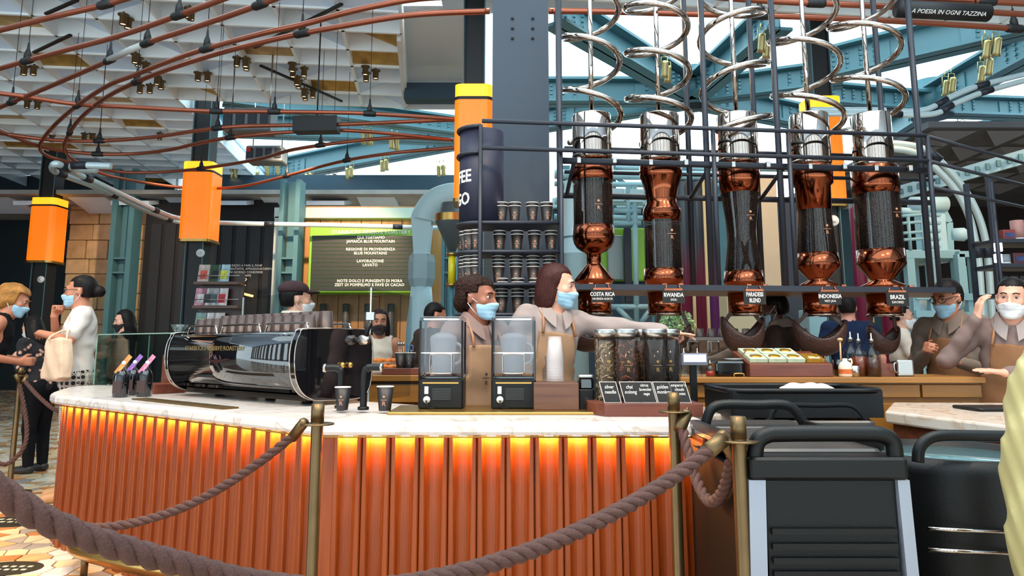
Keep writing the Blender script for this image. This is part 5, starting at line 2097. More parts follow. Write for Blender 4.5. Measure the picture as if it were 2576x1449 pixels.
def folks():
    # white-tee woman with tote bag, hand at chin
    x, y, h = crown(212, 689, 6.05)
    A = {-1: ((-.20, -.15, 1.12), (-.02, -.175, 1.35), (.15, .12, 1), (.6, .6, 0), 'fist'), 1: ((.235, -.05, 1.17), (.02, -.255, 1.225), (-1, -.1, .05), (0, .3, -1), 'relax')}
    person('woman in white tee and glasses with hand at her masked chin and patterned trousers', x, y, h / 1.02, -62, 'tan', 'dark', 'bun', M_MASK, 0, 0, -12, 4, A, FAB_W, 'short', .53, P_CIRC, None, '#b88a60', 'v', 1.0, True, res=.0085)
    # blond woman hurrying past
    x, y, h = crown(-34, 727, 6.2)
    A = {1: ((.25, .02, 1.08), (.16, -.26, 1.03), (0, -1, -.1), (-1, 0, 0), 'hold'), -1: ((-.25, -.02, 1.08), (-.1, -.28, 1.02), (.3, -1, 0), (1, 0, 0), 'hold')}
    person('blond woman in black strap top and floral skirt at the left edge', x, y, h / .97, 118, 'tan', 'blond', 'puffy', M_MASK, 16, 0, -10, 6, A, FAB_BLACK, 'none', .5, P_FLOR, None, '#2a2422', 'round', 1.0, skirt=.52, res=.0095)
    x, y, h = crown(118, 806, 7.3)
    A = {1: ((.22, -.06, 1.08), (.08, -.26, 1.18), (-.3, -.6, .6), (-1, 0, 0), 'hold')}
    person('dark-haired woman in black with floral sleeves behind the blond woman', x, y, h / .97, -100, 'light', 'dark', 'long', M_MASKW, 14, 0, 0, 10, A, P_FLOR, 'long', .5, FAB_BLACK, res=.0125)
    x, y, h = crown(318, 780, 8.2)
    person('woman with long dark hair and black mask before the stone pier', x, y, h / 1.01, -52, 'light', 'dark', 'long', M_MASKK, 0, 0, 0, 14, None, FAB_BLACK, 'long', .5, FAB_BLACK, res=.0125)
    # staff behind the espresso machine
    x, y, h = crown(744, 705, 5.1)
    person('man in dark flat cap and pale shirt seen from behind the espresso machine', x, y, h / 1.02, 148, 'light', 'dark', 'short', M_MASKW, 0, 0, -30, 0, None, FAB_CREAM, 'long', .5, FAB_BLACK, FAB_APRON, collar=FAB_CREAM, cap=mat('brown_cap', '#35262a', .9, 0, .1, 12, spec=.15), res=.0095, wide=1.1)
    x, y, h = crown(955, 778, 6.3)
    A = {1: ((.23, .0, 1.10), (.14, -.2, 1.02), (0, -1, 0), (0, 0, -1), 'relax'), -1: ((-.23, .0, 1.10), (-.14, -.2, 1.02), (0, -1, 0), (0, 0, -1), 'relax')}
    person('woman in cream sleeveless top and black mask facing the camera', x, y, h / 1.01, 12, 'tan', 'dark', 'long', M_MASKK, 0, 0, 0, 4, A, FAB_CREAM, 'none', .5, FAB_BLACK, res=.0115)
    x, y, h = crown(1072, 768, 6.6)
    person('man in dark shirt bending away beside the left blender', x, y, h / .99, 128, 'tan', 'dark', 'short', None, 8, 0, -20, 12, None, FAB_DKBR, 'short', .5, FAB_BLACK, res=.0125, wide=1.08)
    # the two baristas
    x, y, h = crown(1196, 683, 3.97)
    A = {1: ((.25, .0, 1.07), (.20, -.14, .90), (0, -.5, -1), (-1, 0, 0), 'relax'), -1: ((-.25, .0, 1.07), (-.20, -.14, .90), (0, -.5, -1), (1, 0, 0), 'relax')}
    person('curly-haired barista in mauve shirt and tan apron looking right', x, y, h / 1.03, 38, 'brown', 'curly', 'curly', M_MASK, 2, 0, 22, 4, A, FAB_MAUVE, 'rolled', .5, FAB_BLACK, FAB_APRON, collar=FAB_MAUVE, logo=True, res=.0075)
    x, y, h = crown(1362, 657, 4.2)
    A = {1: ((.41, -.20, 1.30), (.58, -.36, 1.275), (.78, -.62, -.04), (.1, .1, -1), 'point'), -1: ((-.25, .02, 1.07), (-.20, -.12, .90), (0, -.5, -1), (1, 0, 0), 'relax')}
    person('auburn-haired barista in grey shirt and tan apron pointing to the right', x, y, h / 1.02, 22, 'light', 'auburn', 'bob', M_MASK, 4, 6, 52, 4, A, FAB_GREY, 'long', .5, FAB_BLACK, FAB_APRON, collar=FAB_GREY, logo=True, res=.0075)
    # staff and guests behind the silos
    x, y, h = crown(1972, 735, 5.08)
    A = {-1: ((-.24, -.06, 1.08), (-.12, -.24, .98), (0, -1, 0), (1, 0, 0), 'hold'), 1: ((.25, -.03, 1.08), (.12, -.26, .98), (0, -1, 0), (-1, 0, 0), 'hold')}
    person('dark-skinned barista in brown jacket turned left behind the leather scoops', x, y, h / 1.01, -122, 'dark', 'dark', 'crop', M_MASK, 6, 0, 12, 8, A, FAB_DKBR, 'long', .5, FAB_BLACK, FAB_APRON2, collar=FAB_TAUPE, res=.0105, wide=1.1)
    x, y, h = crown(1800, 800, 5.75)
    person('crouching barista with bare dark head and beige shirt behind the red bottle', x, y, 1.62, 60, 'brown', 'dark', 'crop', None, 46, 0, 0, 10, None, FAB_TAUPE, 'long', .5, FAB_BLACK, res=.0125)
    x, y, h = crown(2130, 742, 7.0)
    person('man in navy tee seen from behind between the INDONESIA and BRAZIL cards', x, y, h / 1.01, 165, 'pink', 'grey', 'crop', None, 0, 0, -10, 0, None, FAB_NAVY, 'short', .5, FAB_BLACK, res=.0125, wide=1.15)
    x, y, h = crown(2262, 770, 7.2)
    A = {-1: ((-.22, -.08, 1.10), (-.12, -.24, 1.24), (0, -.5, .8), (1, 0, 0), 'hold')}
    person('man in cream shirt holding up a phone beside the BRAZIL card', x, y, h / 1.0, 70, 'light', 'dark', 'crop', M_MASKW, 0, 0, 0, 6, A, FAB_CREAM, 'short', .5, FAB_BLACK, res=.0125)
    x, y, h = crown(2388, 705, 4.9)
    A = {-1: ((-.23, -.08, 1.07), (-.05, -.30, 1.20), (.2, -.9, .2), (.7, .2, -.2), 'hold'), 1: ((.25, -.05, 1.04), (.13, -.30, 1.12), (-.5, -.8, .3), (-.4, 0, -1), 'hold')}
    person('bearded barista in taupe shirt and glasses looking down at his hands', x, y, h / 1.01, -52, 'tan', 'grey', 'short', M_MASK, 4, 0, -14, 12, A, FAB_TAUPE, 'long', .5, FAB_BLACK, FAB_APRON2, collar=FAB_TAUPE, glasses=True, res=.0085, wide=1.12)
    x, y, h = crown(2518, 708, 4.25)
    A = {-1: ((-.32, -.12, 1.17), (-.135, -.17, 1.43), (.22, .02, 1), (.85, .5, 0), 'relax'), 1: ((.25, -.06, 1.08), (-.02, -.32, 1.11), (-.85, -.5, .15), (0, .2, -1), 'flat')}
    person('barista in mauve shirt raising a hand to her forehead at the right edge', x, y, h / 1.0, -34, 'light', 'dark', 'ponytail', M_MASKW, 6, 4, -6, -2, A, FAB_MAUVE, 'long', .5, FAB_BLACK, FAB_APRON2, collar=FAB_GREY, res=.0075)


folks()
# tote bag on the white-tee woman's forearm
tp = W(146, 902, 5.72)
tote = thing('tote_bag', 'cream canvas tote bag hanging from the white-tee woman arm', 'bag', (tp.x, tp.y, tp.z - .17))
M_TOTE = mat('canvas', '#d8b79c', .9, 0, .05, 14, .2, 90)
def ftote(P):
    q = P
    d = s_ell(q, (0, 0, -.03), (.135, .06, .19))
    b = np.maximum(np.abs(q[:, 0]) - .118 + .12 * q[:, 2], np.abs(q[:, 1]) - .045)
    d = smin(np.maximum(d, -q[:, 2] - .17), np.maximum(b, np.abs(q[:, 2]) - .15), .02)
    return np.maximum(d, q[:, 2] - .16) + .004 * np.sin(q[:, 0] * 40 + q[:, 2] * 25)
T = np.eye(4); T[:3, :3] = Rz(-.5); T[:3, 3] = tp
sdf_obj('bag_body', ftote, (-.2, -.12, -.24), (.2, .12, .2), .009, M_TOTE, tote, T)
for s in (-1, 1):
    MB().tube(spline([tp + Vector((s * .07, -.03, .14)), tp + Vector((s * .06, -.01, .17)), tp + Vector((.02 + s * .02, .04, .215)), tp + Vector((.03, .10, .20))], 4), .008, 6).build('strap', M_TOTE, tote)
# ------------------------------------------------------------------ stanchions and ropes
def stanchion(u, v, z, Y, label):
    p = W(u, v, Y)
    s = thing('stanchion', label, 'stanchion', (p.x, Y, 0))
    MB().lathe([(.16, 0), (.16, .012), (.03, .03), (.0205, .05), (.0205, z - .075), (.0205, z), (0, z + .001)], 20, Matrix.Translation((p.x, Y, 0))).build('post', M_BRASSD, s)
    MB().lathe([(.0205, z - .001), (.0225, z - .001), (.0225, z - .062), (.0205, z - .062)], 20, Matrix.Translation((p.x, Y, 0))).build('cap_sleeve', M_BRASSD, s)
    MB().lathe([(.02, z - .066), (.058, z - .066), (.058, z - .071), (.02, z - .071)], 24, Matrix.Translation((p.x, Y, 0))).build('rope_ring', M_BRASSD, s)
    return Vector((p.x, Y, z - .068))


def rope_to(label, pts, r, rings=None, fer0=None, fer1=None, twist=.105):
    """three twisted strands along a path"""
    path = spline(pts, 14)
    L = [0]
    for i in range(1, len(path)): L.append(L[-1] + (path[i] - path[i - 1]).length)
    n = max(24, int(L[-1] / .012))
    fine = []
    j = 0
    for k in range(n + 1):
        t = L[-1] * k / n
        while j < len(L) - 2 and L[j + 1] < t: j += 1
        f = (t - L[j]) / max(1e-6, L[j + 1] - L[j])
        fine.append(path[j].lerp(path[j + 1], f))
    rp = thing('barrier_rope', label, 'rope', fine[len(fine) // 2].to_tuple())
    prev = None
    FR = []
    for i, p in enumerate(fine):
        d = (fine[min(i + 1, n)] - fine[max(i - 1, 0)]).normalized()
        x = d.cross(Vector((0, 0, 1))).normalized() if prev is None else (prev - d * prev.dot(d)).normalized()
        prev = x
        FR.append((p, x, d.cross(x), d))
    M_ROPE = mat('plum_rope', '#55362f', .8, 0, .15, 40, .3, 200)
    for s in range(3):
        q = []
        for i, (p, x, y, d) in enumerate(FR):
            a = 2 * math.pi * (s / 3 + L[-1] * i / n / twist)
            q.append(p + (x * math.cos(a) + y * math.sin(a)) * r * .5)
        MB().tube(q, r * .56, 7).build('strand', M_ROPE, rp)
    for fe, (p, x, y, d), sg in ((fer0, FR[0], -1), (fer1, FR[-1], 1)):
        if fe is None: continue
        e = Vector(fe)
        dr = (e - p).normalized()
        MB().lathe([(r * 1.12, -.02), (r * 1.12, .06), (r * .9, .068), (r * .3, .072)], 16, Matrix.Translation(p) @ frame_to(dr)).build('ferrule', M_BRASSD, rp)
        MB().tube(spline([p + dr * .07, p.lerp(e, .8) + Vector((0, 0, .006)), e + Vector((0, 0, .012)), e + Vector((0, 0, -.006))], 5), .0045, 8).build('hook', M_BRASSD, rp)
    return rp


sA = stanchion(797, 1100, 1.0, 2.62, 'brass stanchion in front of the bar corner below the espresso machine')
sB = stanchion(1697, 1100, 1.03, 2.76, 'brass stanchion before the tea jars, further of the right pair')
sC = stanchion(1858, 1100, 1.0, 2.16, 'brass stanchion beside the black cart, nearest on the right')
sD = stanchion(46, 1000, 1.02, 6.25, 'distant brass stanchion beside the blond woman at the left')
rope_to('thin plum rope sagging left from the stanchion at the bar corner', [W(742, 1092, 2.64), W(640, 1172, 2.68), W(500, 1258, 2.74), W(380, 1304, 2.76), W(270, 1326, 2.72), W(190, 1322, 2.6), W(60, 1272, 2.4), W(-60, 1200, 2.2)], .0165, fer0=sA + Vector((-.05, 0, 0)))
rope_to('thick plum rope across the foreground hooked to the nearest right stanchion', [W(1790, 1128, 2.12), W(1700, 1196, 2.06), W(1560, 1282, 1.96), W(1380, 1368, 1.84), W(1150, 1442, 1.70), W(900, 1482, 1.56), W(640, 1462, 1.42), W(450, 1418, 1.30), W(250, 1362, 1.2), W(120, 1310, 1.14), W(30, 1256, 1.1), W(-80, 1180, 1.05)], .0205, fer0=sC + Vector((-.05, 0, 0)))
rope_to('short plum rope looping down between the two right stanchions', [W(1714, 1072, 2.72), W(1732, 1140, 2.66), W(1758, 1222, 2.56), W(1788, 1262, 2.46), W(1818, 1238, 2.36), W(1836, 1180, 2.26), W(1843, 1140, 2.2)], .019, fer0=sB + Vector((.05, 0, 0)), fer1=sC + Vector((-.03, .05, 0)))
rope_to('far plum rope running right from the distant stanchion behind the bar', [W(62, 958, 6.2), W(100, 1000, 6.1), W(150, 1036, 6.0), W(230, 1050, 5.95), W(330, 1010, 6.1)], .017, fer0=sD + Vector((.05, 0, 0)))
rope_to('far plum rope hanging in a deep loop from the distant stanchion', [W(48, 960, 6.2), W(66, 1060, 6.15), W(62, 1120, 6.1), W(30, 1160, 6.05), W(0, 1166, 6.0), W(-50, 1130, 5.95)], .017, fer0=sD + Vector((.0, -.05, 0)))

# ------------------------------------------------------------------ service carts on the right
M_ALU = mat('grey_aluminium', '#9ea3b0', .45, .4)
M_CARTT = mat('cart_top', '#4a4644', .25, 0, .1, 5)


def px_cart():
    Y = 2.14
    c = thing('service_cart', 'tall black service cart with grey side rails and ribbed front, nearest right', 'cart', (W(2085, 1300, Y).x, Y + .3, 0))
    def q(u, v, dy=0.0): return W(u, v, Y + dy)
    # ribbed front panel
    a, b = q(1928, 1208), q(2258, 1208)
    zt = a.z
    MB().box(((a.x + b.x) / 2, Y + .04, zt / 2 + .04), (b.x - a.x, .05, zt - .08)).build('front_panel', M_BLKPL, c, bevel=.004)
    for v in (1338, 1376, 1412, 1446, 1480):
        z = q(2090, v).z
        MB().bar((a.x + .01, Y + .012, z), (b.x - .01, Y + .012, z), .022, .016).build('rib', M_BLKPL, c)
    for (u0, u1) in ((1884, 1926), (2258, 2288)):
        p0, p1 = q(u0, 1206), q(u1, 1206)
        f = 1 if u0 > 2000 else -1
        MB().add([(p0.x, Y, zt), (p1.x, Y, zt), (p1.x + .02 * f, Y, 0.06), (p0.x + .02 * f, Y, .06), (p0.x, Y + .06, zt), (p1.x, Y + .06, zt), (p1.x + .02 * f, Y + .06, .06), (p0.x + .02 * f, Y + .06, .06)],
                 [(0, 3, 2, 1), (4, 5, 6, 7), (0, 1, 5, 4), (1, 2, 6, 5), (2, 3, 7, 6), (3, 0, 4, 7)]).build('side_rail', M_ALU, c)
    # upper shell and handle
    a, b = q(1886, 1206), q(2286, 1206)
    z0, z1 = a.z, q(2085, 1150).z
    MB().rbox(((a.x + b.x) / 2, Y + .035, (z0 + z1) / 2), (b.x - a.x, .09, z1 - z0), .014).build('upper_shell', M_BLKPL, c)
    hp = [q(1906, 1190), q(1908, 1140), q(1916, 1112), q(1940, 1097), q(1975, 1094), q(2085, 1093), q(2195, 1094), q(2232, 1098), q(2256, 1112), q(2264, 1140), q(2266, 1190)]
    MB().tube([p + Vector((0, .03, 0)) for p in spline(hp, 5)], .0235, 14).build('handle', M_BLKPL, c)
    MB().rbox(((a.x + b.x) / 2, Y + .40, z1 - .005), (b.x - a.x - .03, .62, .03), .03).build('top_tray', M_CARTT, c)
    for s in (-1, 1):
        MB().bar(((a.x + b.x) / 2 + s * .2, Y + .1, z1 + .02), ((a.x + b.x) / 2 + s * .2, Y + .7, z1 + .02), .02, .03).build('tray_lip', M_BLKPL, c)
        MB().box(((a.x + b.x) / 2 + s * .2, Y + .4, z1 / 2), (.025, .6, z1 - .12)).build('side_panel', M_BLKPL, c)
        for dy in (.08, .66):
            MB().lathe([(.045, -.014), (.045, .014)], 16, Matrix.Translation(((a.x + b.x) / 2 + s * .19, Y + dy, .045)) @ Matrix.Rotation(math.pi / 2, 4, 'Y')).build('castor', M_BLACK, c)
    return c


px_cart()


def handle_cart(u0, u1, v, vb, Y, label, depth, bend=0):
    a, b = W(u0, vb, Y), W(u1, vb, Y)
    c = thing('service_cart', label, 'cart', ((a.x + b.x) / 2, Y + depth / 2, 0))
    zt = a.z
    zh = W(u0, v, Y).z
    MB().rbox(((a.x + b.x) / 2, Y + depth / 2, zt / 2 + .03), (b.x - a.x, depth, zt - .06), .03).build('body', M_BLKPL, c)
    MB().rbox(((a.x + b.x) / 2, Y + depth / 2, zt), (b.x - a.x + .01, depth + .01, .03), .03).build('top', M_CARTT, c)
    w = b.x - a.x
    pts = [(a.x + .015, Y + .03, zt), (a.x + .018, Y + .03, zh - .05), (a.x + .06, Y + .03, zh), (a.x + w * .5, Y + .03, zh + .002), (b.x - .09, Y + .03, zh), (b.x - .04, Y + .03, zh - .05), (b.x - .02, Y + .03, zt)]
    MB().tube(spline(pts, 5), .019, 12).build('handle', M_BLKPL, c)
    for sx in (a.x + .05, b.x - .05):
        for dy in (.05, depth - .05):
            MB().lathe([(.04, -.014), (.04, .014)], 16, Matrix.Translation((sx, Y + dy, .04)) @ Matrix.Rotation(math.pi / 2, 4, 'Y')).build('castor', M_BLACK, c)
    return c


handle_cart(1772, 2052, 1022, 1084, 2.80, 'brown-black cart with loop handle between the bar end and the tall cart', .26)
handle_cart(1932, 2204, 1022, 1068, 3.12, 'black cart with loop handle carrying the black tubs', .42)
# tubs on it
tb = thing('bus_tub', 'black bus tub with pale cloth lying in it, behind the cart handles', 'tub', W(2010, 1000, 3.2).to_tuple())
zb = W(2010, 1062, 3.12).z + .016
x0, x1 = W(1822, 985, 3.25).x, W(2185, 985, 3.25).x
tb.location.z = zb
ORG[tb.name] = Vector((tb.location.x, tb.location.y, zb))
xm, hw = (x0 + x1) / 2, (x1 - x0) / 2
h = W(2000, 976, 3.35).z - zb
for (cx, cy, sx, sy) in ((xm, 3.14, 2 * hw, .012), (xm, 3.56, 2 * hw, .012), (xm - hw, 3.35, .012, .42), (xm + hw, 3.35, .012, .42)):
    MB().box((cx, cy, zb + h / 2), (sx, sy, h)).build('wall', M_BLKPL, tb)
MB().box((xm, 3.35, zb + .006), (2 * hw, .42, .012)).build('floor', M_BLKPL, tb)
ring = rounded_ring(xm, 3.35, 1, .3)
rim = [((p[0] - xm) * (hw + .012) + xm, (p[1] - 3.35) * .225 + 3.35, zb + h) for p in ring]
MB().tube(rim, .011, 8, closed=True).build('rim', M_BLKPL, tb)
def fcloth(P):
    return s_ell(P, (0, 0, 0), (.125, .06, .028)) + .008 * np.sin(P[:, 0] * 45 + 1) * np.sin(P[:, 1] * 60)
cl = thing('cloth', 'pale folded cloth lying in the black bus tub', 'cloth', W(2030, 990, 3.3).to_tuple())
T = np.eye(4); T[:3, 3] = (W(2030, 990, 3.3).x, 3.3, zb + h - .005)
sdf_obj('fold', fcloth, (-.2, -.12, -.06), (.2, .12, .07), .008, mat('pale_cloth', '#dcbfae', .85), cl, T)

# round cart at the right edge
Y = 2.34
p = W(2440, 1200, Y)
rc_ = thing('round_cart', 'black rounded cart with chrome rods at the right edge', 'cart', (p.x, Y + .2, 0))
xa = W(2292, 1180, Y).x
zt = W(2400, 1165, Y).z
MB().lathe([(.27, .12), (.30, .5), (.305, zt - .05), (.30, zt), (.27, zt), (.265, zt - .05)], 36, Matrix.Translation((xa + .30, Y + .3, 0))).build('drum', M_BLKPL, rc_)
MB().lathe([(.0, zt - .03), (.262, zt - .03), (.262, zt - .02), (0, zt - .02)], 36, Matrix.Translation((xa + .30, Y + .3, 0))).build('glass_top', mat('teal_glass_top', '#5a7b80', .08, 0, .1, 3), rc_)
hd = [W(2318, 1165, Y), W(2322, 1130, Y), W(2345, 1106, Y), W(2380, 1098, Y), W(2450, 1098, Y), W(2560, 1100, Y)]
MB().tube([q + Vector((0, .02, 0)) for q in spline(hd, 5)], .0175, 12).build('handle', M_BLKPL, rc_)
for v in (1330, 1383):
    a, b = W(2335, v, Y - .02), W(2560, v + 10, Y - .02)
    MB().rod(a, b, .006, 8).build('chrome_rod', M_CHROME, rc_)
MB().lathe([(.25, 0), (.25, .05), (.2, .13)], 28, Matrix.Translation((xa + .30, Y + .3, 0))).build('base', M_BLACK, rc_)
# yellow plastic bag at the edge
def fbag(P):
    d = s_ell(P, (0, 0, 0), (.125, .14, .42)) + .012 * np.sin(P[:, 0] * 40 + P[:, 2] * 11) * np.sin(P[:, 2] * 17 + P[:, 1] * 20) + .008 * np.abs(np.sin(P[:, 0] * 70 - P[:, 1] * 50 + P[:, 2] * 23))
    return d
p = W(2655, 1270, 1.98)
bg = thing('plastic_bag', 'crumpled pale yellow plastic bag at the right edge', 'bag', (p.x, p.y, .25))
T = np.eye(4); T[:3, 3] = (p.x + .01, p.y, W(2655, 1260, 1.98).z)
sdf_obj('bag_skin', fbag, (-.2, -.2, -.5), (.2, .2, .5), .009, frosted('yellow_plastic', '#d6c58a', .8), bg, T)

# marble side table on the right
rt_ = thing('side_counter', 'pale marble-topped wooden counter at the right edge', 'counter', (2.3, 3.5, 0))
poly = [Zp(2226, 1034, CT), Zp(2246, 1012, CT), Zp(2720, 1014, CT), Zp(2800, 1100, CT), Zp(2640, 1084, CT)]
poly = [(q.x, q.y) for q in poly]
MB().prism(poly[::-1], CT - .055, CT).build('marble_top', M_MARBLE2, rt_, bevel=.01)
cx = sum(q[0] for q in poly) / 5; cy = sum(q[1] for q in poly) / 5
MB().prism([(cx + (q[0] - cx) * .93, cy + (q[1] - cy) * .93) for q in poly][::-1], 0, CT - .056).build('wood_body', M_MAHOG, rt_)
p = Zp(2520, 1030, CT)
solo(MB().rbox((p.x + .02, p.y - .02, CT + .008), (.42, .22, .014), .02), 'slate_tray', M_BLKPL, 'flat black tray on the right marble counter', 'tray')

# ------------------------------------------------------------------ back bar behind the staff
M_GOLDW = wood('golden_oak', '#8a5a24', '#a06c2e', .35, 'X', 1.2)
BBY, BBZ = 4.08, W(2100, 949, 4.1).z
bb = thing('back_bar', 'long golden-brown back bar under the silo rack', 'bar', (1.9, 4.3, 0))
xa, xb = W(1700, 960, BBY).x, W(2478, 960, BBY).x
MB().box(((xa + xb) / 2, BBY + .24, BBZ - .015), (xb - xa, .50, .03)).build('top', M_GOLDW, bb, bevel=.004)
MB().box(((xa + xb) / 2, BBY + .26, (BBZ - .03) / 2), (xb - xa - .02, .42, BBZ - .03)).build('body', M_GOLDW, bb)
n = 5
for k in range(n):
    x = xa + (k + .5) * (xb - xa) / n
    MB().box((x, BBY + .04, BBZ - .075), ((xb - xa) / n - .012, .03, .07)).build('drawer', M_GOLDW, bb, bevel=.004)
    MB().box((x, BBY + .04, BBZ - .45), ((xb - xa) / n - .012, .03, .62)).build('door', M_GOLDW, bb, bevel=.004)
ib = thing('work_counter', 'brass-brown work counter behind the left blender', 'counter', (-.62, 5.3, 0))
IBY = 5.0
IBZ = W(1000, 944, IBY).z
MB().box((-.62, IBY + .28, IBZ - .02), (.8, .56, .04)).build('top', M_GOLDW, ib, bevel=.004)
MB().box((-.62, IBY + .3, (IBZ - .04) / 2), (.78, .48, IBZ - .04)).build('body', M_GOLDW, ib)
for k in range(2):
    MB().box((-.81 + k * .38, IBY + .04, IBZ - .12), (.37, .03, .12)).build('drawer', M_GOLDW, ib, bevel=.004)
    MB().box((-.81 + k * .38, IBY + .04, IBZ - .50), (.37, .03, .58)).build('door', M_GOLDW, ib, bevel=.004)
# items on the work counter
p = W(1000, 938, 5.05); p.z = IBZ
wt = solo(MB().rbox(p + Vector((.02, .1, .022)), (.26, .18, .044), .008), 'wooden_tray', M_MAHOG, 'red-brown wooden tray on the work counter behind the left blender', 'tray')
for i, u in enumerate((1008, 1030)):
    q = W(u, 930, 5.12); q.z = IBZ + .045
    paper_cup(q, .1, .042, 'tool_cup', ['black cup holding spoons on the wooden tray', 'black cup holding scissors on the wooden tray'][i])
    t = thing('scissors' if i else 'spoon_bundle', ['steel spoons standing in the black cup', 'scissors with blue handles standing in the black cup'][i], 'scissors' if i else 'spoons', (q.x, q.y, q.z + .012))
    if i:
        for s in (-1, 1):
            MB().tube([q + Vector((s * .012 + .012 * math.cos(a), 0, .135 + .02 * math.sin(a))) for a in np.linspace(0, 6.28, 12, endpoint=False)], .003, 6, closed=True).build('ring', mat('blue_plastic', '#3a6ea8', .4), t)
            MB().rod(q + Vector((s * .01, 0, .118)), q + Vector((-s * .004, 0, .03)), .0025, 6).build('blade', M_STEEL, t)
    else:
        for s in (-1, 0, 1):
            MB().rod(q + Vector((s * .006, 0, .014)), q + Vector((s * .016, 0, .15)), .002, 6).build('handle', M_STEEL, t)
            MB().ball(q + Vector((s * .017, 0, .16)), (.009, .004, .014), 10, 6).build('bowl', M_STEEL, t)
for i, (u, v, Yy) in enumerate(((968, 912, 5.35), (975, 928, 5.2))):
    q = W(u, v, Yy); zz_ = IBZ + (.07 if i == 0 else .03)
    pl_ = thing('pastry_plate', ['upper plate of orange pastries before the woman in cream', 'lower plate of orange pastries before the woman in cream'][i], 'plate', (q.x, Yy, IBZ))
    MB().lathe([(.03, IBZ), (.02, IBZ + .01), (.02, zz_ - .01), (.10, zz_), (.105, zz_ + .006), (.0, zz_ + .004)], 24, Matrix.Translation((q.x, Yy, 0))).build('stand', M_WHITE, pl_)
    for k in range(6):
        a = k * 1.05
        MB().ball((q.x + .06 * math.cos(a), Yy + .06 * math.sin(a), zz_ + .02), (.03, .026, .018), 10, 6).build('pastry', mat('baked_orange', '#d8772c', .5, 0, .25, 30), pl_)
# items on the back bar
def bottle(p, h, r, name, label, liq, fill, neckf=.32, m=None):
    b = thing(name, label, 'bottle', p.to_tuple())
    T = Matrix.Translation(p)
    G = m or glass('bottle_glass', '#e9efec', .03, .03)
    MB().lathe([(r, 0), (r, h * .58), (r * .85, h * .66), (r * neckf, h * .78), (r * neckf, h * .95), (r * neckf * 1.15, h * .95), (r * neckf * 1.15, h)], 18, T).build('glass', G, b)
    if liq is not None:
        MB().lathe([(r * .92, .003), (r * .92, h * .58 * fill)], 18, T).build('liquid', liq, b)
    MB().lathe([(r * neckf * .9, h * .96), (r * neckf * .9, h * 1.03), (r * .12, h * 1.05), (r * .12, h * 1.2)], 12, T).build('pourer', M_STEEL, b)
    return b


def onbar(u, dy): 
    q = W(u, 945, BBY + dy); q.z = BBZ + .001
    return q


RED = mat('red_syrup', '#a8201c', .2)
AMB = mat('amber_syrup', '#7a2f14', .2)
AMB2 = mat('brown_syrup', '#4a2118', .2)
bottle(onbar(1787, .08), .075, .024, 'syrup_bottle', 'small flask of red syrup at the left of the back bar', RED, .7, .4)
bottle(onbar(2165, .14), .20, .042, 'syrup_bottle', 'tall glass bottle of amber syrup with a pourer, left of the pair', AMB, .95)
bottle(onbar(2198, .10), .20, .042, 'syrup_bottle', 'tall glass bottle of brown syrup with a pourer, right of the pair', AMB2, .9)
bottle(onbar(2145, .32), .21, .05, 'glass_decanter', 'empty glass decanter behind the amber syrup bottle', None, 0)
jg = onbar(2128, .07)
j = thing('syrup_jug', 'cream plastic jug with orange label on the back bar', 'jug', jg.to_tuple())
MB().lathe([(.034, 0), (.037, .006), (.037, .055), (.026, .078), (.013, .086), (.013, .10), (0, .10)], 18, Matrix.Translation(jg)).build('body', mat('cream_plastic', '#e6cdb4', .4), j)
MB().tube(spline([jg + Vector((.02, 0, .09)), jg + Vector((.034, 0, .096)), jg + Vector((.037, 0, .075)), jg + Vector((.03, 0, .062))], 4), .005, 8).build('handle', mat('cream_plastic', '#e6cdb4'), j)
MB().lathe([(.0374, .016), (.0374, .042)], 18, Matrix.Translation(jg), True, False).build('label', mat('orange_label', '#c8622a', .6, 0, .3, 40), j)
solo(MB().lathe([(.02, 0), (.025, .06), (.023, .06), (.019, .004)], 16, Matrix.Translation(onbar(2152, .05))), 'steel_cup', M_STEEL, 'small steel cup beside the cream jug', 'cup')
# caddy
q = onbar(1838, .1)
cdy = thing('condiment_caddy', 'black caddy with saucers and a stir stick on the back bar', 'caddy', q.to_tuple())
MB().rbox(q + Vector((0, .05, .042)), (.165, .12, .084), .02).build('box', M_GLOSSBLK, cdy)
MB().lathe([(.02, .0), (.05, .01), (.052, .013)], 20, Matrix.Translation(q + Vector((.035, .05, .085)))).build('saucer', M_WHITE, cdy)
MB().rod(q + Vector((.05, .03, .08)), q + Vector((.1, .02, .145)), .004, 6).build('stir_stick', M_WALNUT, cdy)
MB().tube(spline([q + Vector((.01, -.04, 0)), q + Vector((.01, -.04, .016)), q + Vector((.06, -.04, .016)), q + Vector((.06, -.04, 0))], 3), .004, 6).build('brass_loop', M_BRASS, cdy)
# sachet tray
q = onbar(1992, .05)
stray = thing('sachet_tray', 'tilted mahogany tray holding gold and green sachet boxes', 'tray', q.to_tuple())
w, d = .46, .26
x0, x1 = q.x - w / 2, q.x + w / 2
MB().add([(x0, q.y, BBZ + .001), (x1, q.y, BBZ + .001), (x1, q.y + d, BBZ + .001), (x0, q.y + d, BBZ + .001), (x0, q.y, BBZ + .07), (x1, q.y, BBZ + .07), (x1 - .02, q.y + d, BBZ + .14), (x0 - .02, q.y + d, BBZ + .14)],
         [(0, 3, 2, 1), (4, 5, 6, 7), (0, 1, 5, 4), (1, 2, 6, 5), (2, 3, 7, 6), (3, 0, 4, 7)]).build('frame', M_MAHOG, stray, bevel=.003)
tl = math.atan2(.07, d)
M_SACH = [mat('sachet_green', '#b9c7a8', .4, 0, .15, 20), mat('sachet_gold', '#b88a2c', .3, .5, .3, 25)]
